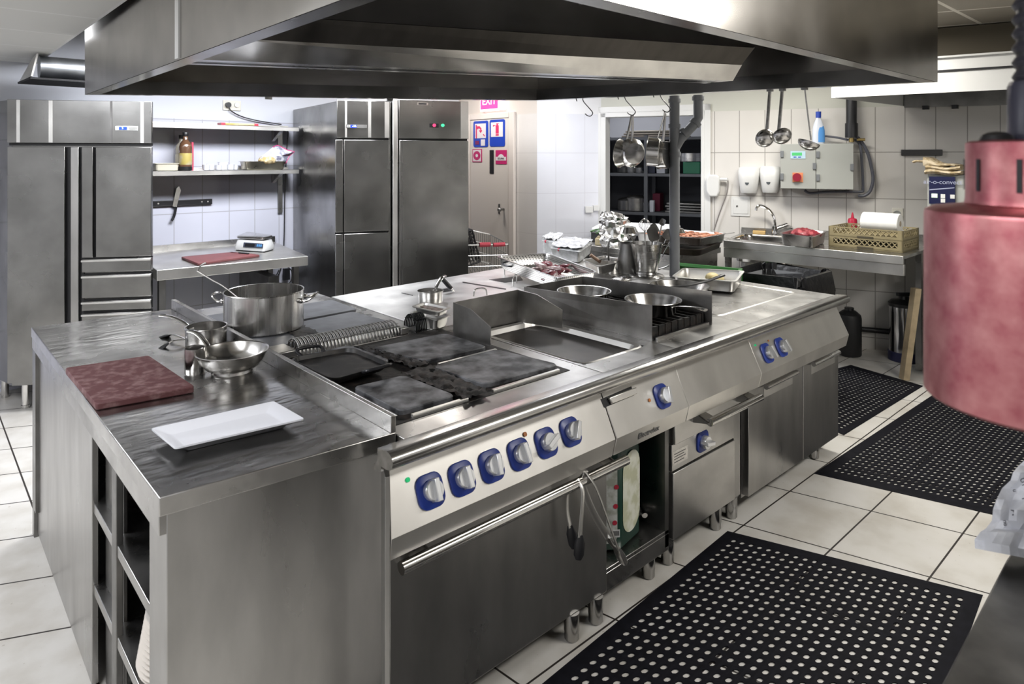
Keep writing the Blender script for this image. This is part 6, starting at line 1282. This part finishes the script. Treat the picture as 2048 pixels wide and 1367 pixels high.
# two stacked dish racks
OLV = plain('olive_plastic', (.27, .225, .125), .5, var=.15)
DR = [at(1657, 492, CZ), at(1806, 506, CZ)]; RP = Plane(DR[0].to_2d(), DR[1].to_2d()); RPL = RP.L; dep_ = .36
def dishrack(lab, z0, h):
    t = thing('dish_rack', lab, 'dish rack', RP.pt(RPL / 2, z0), world=True)
    sides = [(RP.p0, RP.e, RPL, RP.n), (RP.p0 + RP.e * RPL, -RP.n, dep_, RP.e), (RP.p0 - RP.n * dep_, RP.e, RPL, -RP.n), (RP.p0, -RP.n, dep_, -RP.e)]
    mb = MB(); lts = []
    for o_, e_, L_, n_ in sides:
        lt = MB(); lts.append(lt)
        def bar(u0, u1, za, zb_): mb.slab([o_ + e_ * u0 + V((0, 0, za)), o_ + e_ * u1 + V((0, 0, za)), o_ + e_ * u1 + V((0, 0, zb_)), o_ + e_ * u0 + V((0, 0, zb_))], -n_ * .008)
        bar(0, L_, z0, z0 + h * .36); bar(0, L_, z0 + h * .90, z0 + h); bar(0, L_ * .07, z0 + h * .36, z0 + h * .9); bar(L_ * .93, L_, z0 + h * .36, z0 + h * .9)
        m_ = int(L_ / .042)
        for k in range(m_):
            u0, u1 = L_ * .07 + k * L_ * .86 / m_, L_ * .07 + (k + 1) * L_ * .86 / m_
            for a_, c_ in ((z0 + h * .36, z0 + h * .9), (z0 + h * .9, z0 + h * .36)): lt.tube([o_ + e_ * u0 + V((0, 0, a_)) - n_ * .004, o_ + e_ * u1 + V((0, 0, c_)) - n_ * .004], .0045, 4)
    obj('frame', mb, OLV, t); [obj('lattice', l_, OLV, t) for l_ in lts]
    mb = MB(); mb.slab([RP.pt(0, z0 + .004), RP.pt(RPL, z0 + .004), RP.pt(RPL, z0 + .004, -dep_), RP.pt(0, z0 + .004, -dep_)], (0, 0, .006)); obj('base', mb, OLV, t)
    mb = MB(); u0, u1 = RPL * .40, RPL * .62; mb.slab([RP.pt(u0, z0 + .006, .0015), RP.pt(u1, z0 + .006, .0015), RP.pt(u1, z0 + h * .24, .0015), RP.pt(u0, z0 + h * .24, .0015)], RP.n * .001); obj('grip_recess', mb, plain('olive_dark', (.06, .05, .03), .6), t)
hk = (EYE - (452 - CY) / FPX * DR[0].dot(FW) - CZ) / 2
dishrack('lower of two stacked olive plastic dish racks on the counter', CZ + .001, hk)
dishrack('upper olive plastic dish rack holding the white paper roll', CZ + .002 + hk, hk)
# paper roll
a = RP.pt(RPL * .42, CZ + 2 * hk + .045, -.10); ax = (RP.e).normalized(); t = thing('paper_roll', 'white paper towel roll lying on the upper olive dish rack', 'paper roll', a, world=True)
mb = MB(); R1 = [(.0, .03), (.0, .095)]; 
mb.loft([mb.ring(a + ax * s, ax, r_, 28) for s, r_ in ((0, .068), (.004, .072), (.246, .072), (.25, .068))]); obj('roll', mb, plain('tissue', (.82, .82, .80), .8), t)
mb = MB(); q = a + ax * .2505; mb.loft([mb.ring(q, ax, .02, 16), mb.ring(q + ax * .001, ax, .02, 16)]); obj('core', mb, plain('card', (.4, .34, .26), .8), t)
q = at(1705, 448, .975); bq = Plane(RP.pt(0, 0, -.43).to_2d(), RP.pt(1, 0, -.43).to_2d()); mb = MB(); q = bq.pt(bq.hit(1705, 440)[0], 0); mb.lathe([(.035, CZ + .012), (.035, 1.10), (.03, 1.115), (.012, 1.12), (.01, 1.14), (.004, 1.165)], 16, (q.x, q.y, 0)); solo('squeeze_bottle', mb, plain('bottle_red', (.4, .01, .04), .35), 'squeeze bottle with pointed red cap behind the olive racks', 'bottle')
# ---------------------------------------------------------------- things on the right wall
rwp = lambda px, py, d=0: RW.pt(*RW.hit(px, py, d), d)
t = thing('soap_dispenser', 'white wall soap dispenser, left one of a pair', 'soap dispenser', rwp(1498, 385), world=True)
def dispenser(t, px0, px1, py0, py1):
    u0, u1, z0, z1 = RW.rect(px0, py0, px1, py1, .06); W_, H_ = u1 - u0, z1 - z0; cxu = (u0 + u1) / 2
    def lp(k, d, z): return [RW.pt(cxu + x * W_ * k, z, max(.001, d + y)) for x, y in [(-.5, -d + .001), (-.5, -.03), (-.42, .0), (-.2, .015), (.2, .015), (.42, 0), (.5, -.03), (.5, -d + .001)]]
    mb = MB(); mb.loft([lp(.72, .07, z0), lp(.80, .085, z0 + H_ * .12), lp(.95, .10, z0 + H_ * .55), lp(1, .095, z0 + H_ * .8), lp(.95, .07, z0 + H_ * .95), lp(.75, .05, z1)]); obj('cover', mb, WPL, t, sm=60)
    q = RW.pt(cxu - W_ * .06, z0 + H_ * .42, .106); mb = MB(); mb.loft([[q + RW.e * (.018 * math.cos(a)) + V((0, 0, .026 * math.sin(a))) + RW.n * d_ for a in [2 * math.pi * k / 16 for k in range(16)]] for d_ in (0, .004)]); obj('window', mb, plain('window_dark', (.08, .09, .1), .15), t)
dispenser(t, 1476, 1519, 333, 386)
t = thing('soap_dispenser', 'white wall soap dispenser, right one next to the grey cabinet', 'soap dispenser', rwp(1540, 385), world=True); dispenser(t, 1519, 1561, 332, 385)
t = thing('hand_dryer', 'small white plug-in device with a cord on the right wall near the doorway', 'plug-in device', rwp(1427, 390), world=True)
u0, u1, z0, z1 = RW.rect(1413, 349, 1440, 393, .04); mb = MB(); mb.slab([RW.pt(u, z, .002) for u, z in ((u0, z0 + .05), (u0 + .03, z0), (u1 - .02, z0), (u1, z0 + .05), (u1, z1 - .02), (u1 - .03, z1), (u0 + .02, z1), (u0, z1 - .04))], RW.n * .07); obj('body', mb, WPL, t, bev=.012)
q = rwp(1437, 358, .05); mb = MB(); mb.tube([q, q + RW.e * .05, q + RW.e * .08 + RW.n * .01], .014, 10); obj('plug', mb, WPL, t)
mb = MB(); mb.tube(smooth([rwp(*p, .035) for p in ((1449, 358), (1456, 362), (1454, 385), (1445, 410), (1436, 435), (1428, 460))], 4), .006, 6); obj('cord', mb, plain('cord_grey', (.2, .18, .17), .5), t)
t = thing('access_panel', 'small square white access panel in the tiles above the sink', 'access panel', rwp(1481, 412), world=True)
obj('frame', pslab(RW, 1462, 393, 1500, 432, .001, .008), WPL, t, bev=.002); obj('door', pslab(RW, 1467, 398, 1496, 427, .008, .012), WPL, t, bev=.001); q = rwp(1474, 412, .012); mb = MB(); mb.cyl(q, q + RW.n * .004, .008); obj('lock', mb, STD, t)
# grey control cabinet
CAB = thing('control_cabinet', 'grey electric control cabinet with display and red switch on the right wall', 'control cabinet', rwp(1640, 380), world=True)
CD = .20; KP = Plane((RW.p0 + RW.n * CD).to_2d(), (RW.p0 + RW.n * CD + RW.e).to_2d())
u0, _, z0, z1 = KP.rect(1561, 288, 1632, 378); u1, _ = KP.hit(1707, 330); zb_, ztp = KP.hit(1640, 378)[1], KP.hit(1640, 287)[1]; um_ = KP.hit(1632, 330)[0]
kp_ = lambda a, c, z0, z1, d0, d1: MB().slab([KP.pt(a, z0, d0), KP.pt(c, z0, d0), KP.pt(c, z1, d0), KP.pt(a, z1, d0)], KP.n * (d1 - d0))
obj('housing', kp_(u0, u1, zb_, ztp, -CD + .002, -.012), GRYB, CAB, bev=.003)
obj('door', kp_(u0, um_ - .002, zb_, ztp, -.011, 0), GRYB, CAB, bev=.003); obj('door', kp_(um_ + .002, u1, zb_, ztp, -.011, 0), GRYB, CAB, bev=.003)
HNG = plain('hinge_grey', (.16, .17, .18), .5)
for px, py in ((1564, 308), (1564, 353), (1636, 309), (1636, 355), (1629, 332), (1704, 334)): obj('hinge', pslab(KP, px - 3.5, py - 6.5, px + 3.5, py + 6.5, .0, .014), HNG, CAB, bev=.002)
dpp = obj('display_plate', pslab(KP, 1581, 302, 1611, 317, .0005, .005), plain('plate_blue', (.45, .6, .7), .4), CAB); obj('display', pslab(KP, 1584, 305, 1604, 311, .0055, .0065), plain('lcd_green', (.05, .3, .1), .3, emit=((.1, .6, .2), .25)), dpp)
for k, px in enumerate((1587, 1596)): obj('print', pslab(KP, px, 313, px + 6, 315, .0055, .006), SBL, dpp)
ys = obj('switch_plate', pslab(KP, 1585, 345, 1606, 364, .0005, .006), plain('switch_orange', (.7, .25, .12), .4), CAB); q = KP.pt(*KP.hit(1594, 354), .006); mb = MB(); mb.cyl(q, q + KP.n * .03, .034); obj('rotary_switch', mb, plain('switch_dark_red', (.25, .01, .03), .35), ys)
HOS = plain('hose_grey', (.10, .105, .13), .45)
mb = MB(); mb.tube(smooth([rwp(*p, .05) for p in ((1712, 272), (1722, 282), (1735, 305), (1743, 335), (1746, 360), (1740, 382), (1728, 391), (1716, 391))], 5), .013, 8); solo('hose', mb, HOS, 'thick dark grey hose looping down right of the control cabinet', 'hose')
mb = MB(); mb.tube(smooth([rwp(*p, .05) for p in ((1708, 278), (1720, 290), (1724, 330), (1726, 375), (1722, 383), (1690, 383), (1650, 384), (1620, 386), (1609, 380))], 5), .011, 8); solo('hose', mb, HOS, 'thinner grey hose running under the control cabinet', 'hose')
mb = MB(); mb.tube(smooth([rwp(*p, .08) for p in ((1650, 272), (1675, 275), (1697, 280))], 4), .009, 8); solo('hose', mb, HOS, 'short grey hose above the control cabinet behind the spray bottle', 'hose')
a = rwp(1703, 275, .10); b_ = V((a.x, a.y, 2.12)); mb = MB(); mb.cyl(a, b_, .042, n=20); mb.cyl(a, a + V((0, 0, .12)), .05, n=20); solo('black_pipe', mb, BLK, 'thick black vertical pipe from the cabinet up to the wall hood', 'pipe')
mb = MB(); q = rwp(1703, 284, .10); mb.cyl(q, q + V((0, 0, .035)), .02); mb.cyl(q + RW.e * .04 + V((0, 0, .02)), q + RW.e * .10 + V((0, 0, .02)), .012); solo('valve', mb, plain('brass', (.4, .3, .12), .3, .9), 'small brass valve below the black pipe on the cabinet', 'valve')
# spray bottle on the cabinet
q = KP.pt(KP.hit(1637, 287)[0], ztp + .001, -.07); t = thing('spray_bottle', 'white and blue cleaning bottle with dark blue cap on the grey cabinet', 'bottle', q)
w_ = V((q.x, q.y, 0)).dot(FW); hb_ = (287 - 223) / FPX * w_
mb = MB(); mb.loft([[V((x * k, y * k * .8, z)) for x, y in rr(.095, .075, .03, 4)] for k, z in ((.95, 0), (1, .01), (1, hb_ * .42), (.8, hb_ * .6), (.42, hb_ * .78), (.38, hb_ * .82))]); mb.tf(M.Rotation(-YAW, 4, 'Z')); obj('bottle_body', mb, plain('bottle_white', (.72, .76, .85), .3), t)
mb = MB(); mb.cyl((0, 0, hb_ * .81), (0, 0, hb_), .022); obj('cap', mb, plain('cap_blue', (.02, .06, .4), .35), t)
mb = MB(); mb.loft([[V((x * k + .008, y * k * .8 - .002, z)) for x, y in rr(.083, .075, .03, 4)] for k, z in ((1.0, .012), (1.0, hb_ * .3), (.98, hb_ * .42), (.75, hb_ * .56))]); mb.tf(M.Rotation(-YAW, 4, 'Z')); obj('label', mb, plain('label_blue', (.10, .32, .72), .35), t)
# black magnetic strip, socket
t = solo('knife_rail', pslab(RW, 1802, 299, 1884, 311, .002, .03), BLK, 'short black knife rail on the right wall near the heat lamp', 'knife rail', bev=.003)
t = thing('power_socket', 'cream wall socket above the paper roll on the right wall', 'socket', rwp(1794, 428), world=True); obj('plate', pslab(RW, 1784, 416, 1806, 440, .001, .01), bpy.data.materials['socket_cream'], t, bev=.002); q = rwp(1794, 428, .01); mb = MB(); mb.loft([mb.ring(q, RW.n, .03, 20), mb.ring(q + RW.n * .003, RW.n, .03, 20), mb.ring(q + RW.n * .003, RW.n, .024, 20), mb.ring(q - RW.n * .002, RW.n, .022, 20)]); obj('inset', mb, GRYB, t)
# low dark pipe and items on the floor
mb = MB(); a, b_ = RW.pt(RW.hit(1700, 650)[0], .17, .035), RW.pt(RW.hit(1830, 660)[0], .17, .035); mb.cyl(a, b_, .022); solo('black_pipe', mb, BLK, 'thin black pipe running low along the right tiled wall', 'pipe')
q = V((5.70, 2.17, 0)); t = thing('gas_cylinder', 'squat black drum on the floor behind the far end of the island', 'drum', q)
mb = MB(); mb.lathe([(.085, 0), (.092, .01), (.092, .30), (.085, .33), (.05, .36), (.02, .365)], 28); obj('drum_body', mb, plain('drum_black', (.015, .015, .016), .5), t); mb = MB(); mb.cyl((0, 0, .36), (0, 0, .385), .035); obj('cap', mb, BLK, t)
q = at(1806, 709, 0); q = V((5.87, 1.82, 0)); t = thing('water_softener', 'chrome cylinder water softener with black knob, on the floor by the right wall', 'water softener', q)
mb = MB(); mb.lathe([(.105, .06), (.105, .44), (.1, .445)], 32, cap0=False); obj('cylinder', mb, plain('chrome_dark', (.32, .32, .33), .12, 1), t)
mb = MB(); mb.lathe([(.108, 0), (.112, .005), (.112, .07), (.106, .075)], 32); obj('base', mb, plain('navy_base', (.01, .012, .05), .4), t)
mb = MB(); mb.lathe([(.112, .43), (.113, .455), (.09, .475), (.04, .485), (.035, .51)], 28); obj('lid', mb, BLK, t)
mb = MB(); mb.loft([[V((x, y, z)) for x, y in rr(.12, .035, .015, 3)] for z in (.51, .535)]); mb.cyl((0, 0, .5), (0, 0, .52), .02); mb.tf(M.Rotation(-YAW, 4, 'Z')); obj('knob', mb, BLK, t)
# combi oven partly behind the lamp, folded cloth, leaning plank
OV = Plane((5.455, 1.54), (5.455, .40)); t = thing('combi_oven', 'tall steel oven with a dark blue control panel, half hidden behind the heat lamp', 'oven', (5.85, 1.0, 0), world=True)
mb = MB(); mb.prism([(5.46, .40), (6.3, .40), (5.98, 1.5), (5.46, 1.54)], .13, 1.485); obj('cabinet', mb, GRYB, t, bev=.004)
zo = OV.hit(1860, 352)[1]
pn = obj('control_panel', pslab(OV, 1859, 353, 1911, 408, .0, .012), plain('panel_navy', (.006, .008, .045), .15), t)
NV = plain('panel_grey', (.35, .37, .5), .4)
a, b_ = OV.hit(1860, 378), OV.hit(1910, 376); mb = MB(); mb.slab([OV.pt(a[0], a[1], .0125), OV.pt(b_[0], b_[1] + .006, .0125), OV.pt(b_[0], b_[1], .0125), OV.pt(a[0], a[1] - .008, .0125)], OV.n * .0006); obj('swoosh', mb, NV, pn)
u_, z_ = OV.hit(1886, 364); text('lettering', 'air-o-convect', .044, NV, pn, OV.pt(u_, z_, .013), OV.e, V((0, 0, 1)))
for px, py, w_, m_ in ((1869, 391, 12, plain('key_lit', (.6, .7, .6), .3, emit=((.6, 1, .5), .4))), (1886, 392, 9, WPL), (1905, 393, 9, WPL), (1886, 401, 9, WPL)): obj('key', pslab(OV, px - w_ / 2, py - 4, px + w_ / 2, py + 4, .0122, .015), m_, pn, bev=.001)
obj('door', kp2 := MB().slab([OV.pt(.06, .20, 0), OV.pt(1.0, .20, 0), OV.pt(1.0, 1.25, 0), OV.pt(.06, 1.25, 0)], OV.n * .01), STD, t)
for q in ((5.5, 1.48), (5.5, .46), (6.1, .46), (5.92, 1.44)): mb = MB(); mb.cyl((*q, 0), (*q, .135), .022); obj('leg', mb, STB, t)
cz_ = 1.486; CLO = two('cloth_tan', (.30, .23, .13), (.50, .42, .30), 30, .9, bumpy=.4); cl_ = thing('folded_cloth', 'folded tan cloth lying on top of the tall oven', 'cloth', (5.6, 1.3, cz_), world=True)
g_ = lambda px, d: OV.pt(OV.hit(px, 340)[0], 0, d)
for k, (pa_, pb_, zz_, th) in enumerate(((1851, 1924, .0, .030), (1853, 1922, .028, .030), (1848, 1912, .056, .036))):
    a, b_ = g_(pa_, .02), g_(pb_, .02); n_ = 12; rows = []
    for j in range(n_ + 1):
        s = j / n_; m_ = a.lerp(b_, s); z_ = cz_ + .001 + zz_ + .005 * math.sin(s * 7 + k); hh = th * (1 + .2 * math.sin(s * 5 + k)) * (1 if k < 2 else max(.25, 1.5 - 1.3 * s))
        rows.append([m_ + V((0, 0, z_)), m_ + V((.22, 0, z_)), m_ + V((.225, 0, z_ + hh * .5)), m_ + V((.22, 0, z_ + hh)), m_ + V((0, 0, z_ + hh)), m_ + V((-.012, 0, z_ + hh * .5))])
    mb = MB(); mb.loft(rows); obj('fold', mb, CLO, cl_, sm=60)
a, b_ = g_(1856, .03), g_(1839, .06); mb = MB(); mb.tube(smooth([g_(1872, .0) + V((.1, 0, cz_ + .085)), a + V((.06, 0, cz_ + .09)), b_ + V((.03, .01, cz_ + .095)), b_ + V((.03, .03, cz_ + .088))], 5), .016, 10, .55); obj('fold', mb, CLO, cl_)
a, b_ = at(1815, 757, 0), None; w_ = V((a.x, a.y, 0)).dot(FW); a = V((5.36, 1.66, 0.002)); zt2 = EYE - (598 - CY) / FPX * a.dot(FW)
tpk = at(1836, 598, zt2); tpk = V((5.42, 1.60, .66)); mb = MB(); wv = rt * .022; dv = FW * .03
mb.loft([[a - wv - dv, a + wv - dv, a + wv + dv, a - wv + dv], [tpk - wv - dv, tpk + wv - dv, tpk + wv + dv, tpk - wv + dv]]); solo('wooden_plank', mb, plain('wood_plank', (.48, .38, .24), .6, var=.2, scale=12), 'pale wooden plank leaning beside the oven', 'plank')
# ---------------------------------------------------------------- white extraction hood on the right wall
h2 = thing('wall_hood', 'white extraction hood on the right wall above the oven', 'extractor hood', (5.7, 1.3, 2.04), world=True)
H0 = [V((5.03, 2.04, 0)), V((*onwall(1.89, .004), 0)), V((*onwall(-.4, .004), 0)), V((5.6, -.55, 0))]
zf0, zf1 = 2.045, 2.28
HW = plain('hood_white', (.66, .66, .65), .25)
mb = MB(); A_, B_ = H0[0], H0[3]; e_ = (B_ - A_).normalized(); n_ = V((-e_.y, e_.x, 0)); n_ = n_ if n_.dot(-A_) > 0 else -n_
mb.loft([[A_ + V((0, 0, zf0)), B_ + V((0, 0, zf0)), B_ - n_ * .01 + V((0, 0, zf0)), A_ - n_ * .01 + V((0, 0, zf0))], [A_ + V((0, 0, zf0 + .12)), B_ + V((0, 0, zf0 + .12)), B_ - n_ * .01 + V((0, 0, zf0 + .12)), A_ - n_ * .01 + V((0, 0, zf0 + .12))], [A_ - n_ * .03 + V((0, 0, zf1)), B_ - n_ * .03 + V((0, 0, zf1)), B_ - n_ * .04 + V((0, 0, zf1)), A_ - n_ * .04 + V((0, 0, zf1))]]); obj('front_panel', mb, HW, h2)
mb = MB(); mb.slab([H0[0] + V((0, 0, zf0)), H0[1] + V((0, 0, zf0 - .015)), H0[1] + V((0, 0, zf1)), H0[0] - n_ * .03 + V((0, 0, zf1))], e_ * .012); obj('end_panel', mb, HW, h2)
mb = MB(); mb.slab([q + V((0, 0, zf1)) for q in H0], (0, 0, .012)); obj('top', mb, HW, h2)
mb = MB(); mb.slab([q * .995 + V((.02, 0, zf0 + .14)) for q in H0], (0, 0, .012)); obj('inner_top', mb, DARK, h2)
mb = MB(); q0, q1 = H0[1], H0[2]; mb.slab([q0 + RW.n * .03 + V((0, 0, zf0 - .03)), q1 + RW.n * .03 + V((0, 0, zf0 - .03)), q1 + RW.n * .03 + V((0, 0, zf0 + .14)), q0 + RW.n * .03 + V((0, 0, zf0 + .14))], RW.n * .01); obj('back_gutter', mb, STD, h2)
for s in (.06, .14): q = q0.lerp(q1, s) + RW.n * .05; mb = MB(); mb.box(q.x - .02, q.x + .02, q.y - .02, q.y + .02, zf0 - .05, zf0 - .02); obj('drain_plug', mb, BLK, h2)
mb = MB(); q = [H0[0].lerp(H0[1], .35), H0[1], H0[2], H0[3].lerp(H0[2], .35)]; mb.slab([p + V((0, 0, zf1 + .013)) for p in q], (0, 0, ZC - zf1 - .02)); obj('upper_cover', mb, plain('cover_brown', (.10, .085, .06), .6), h2)
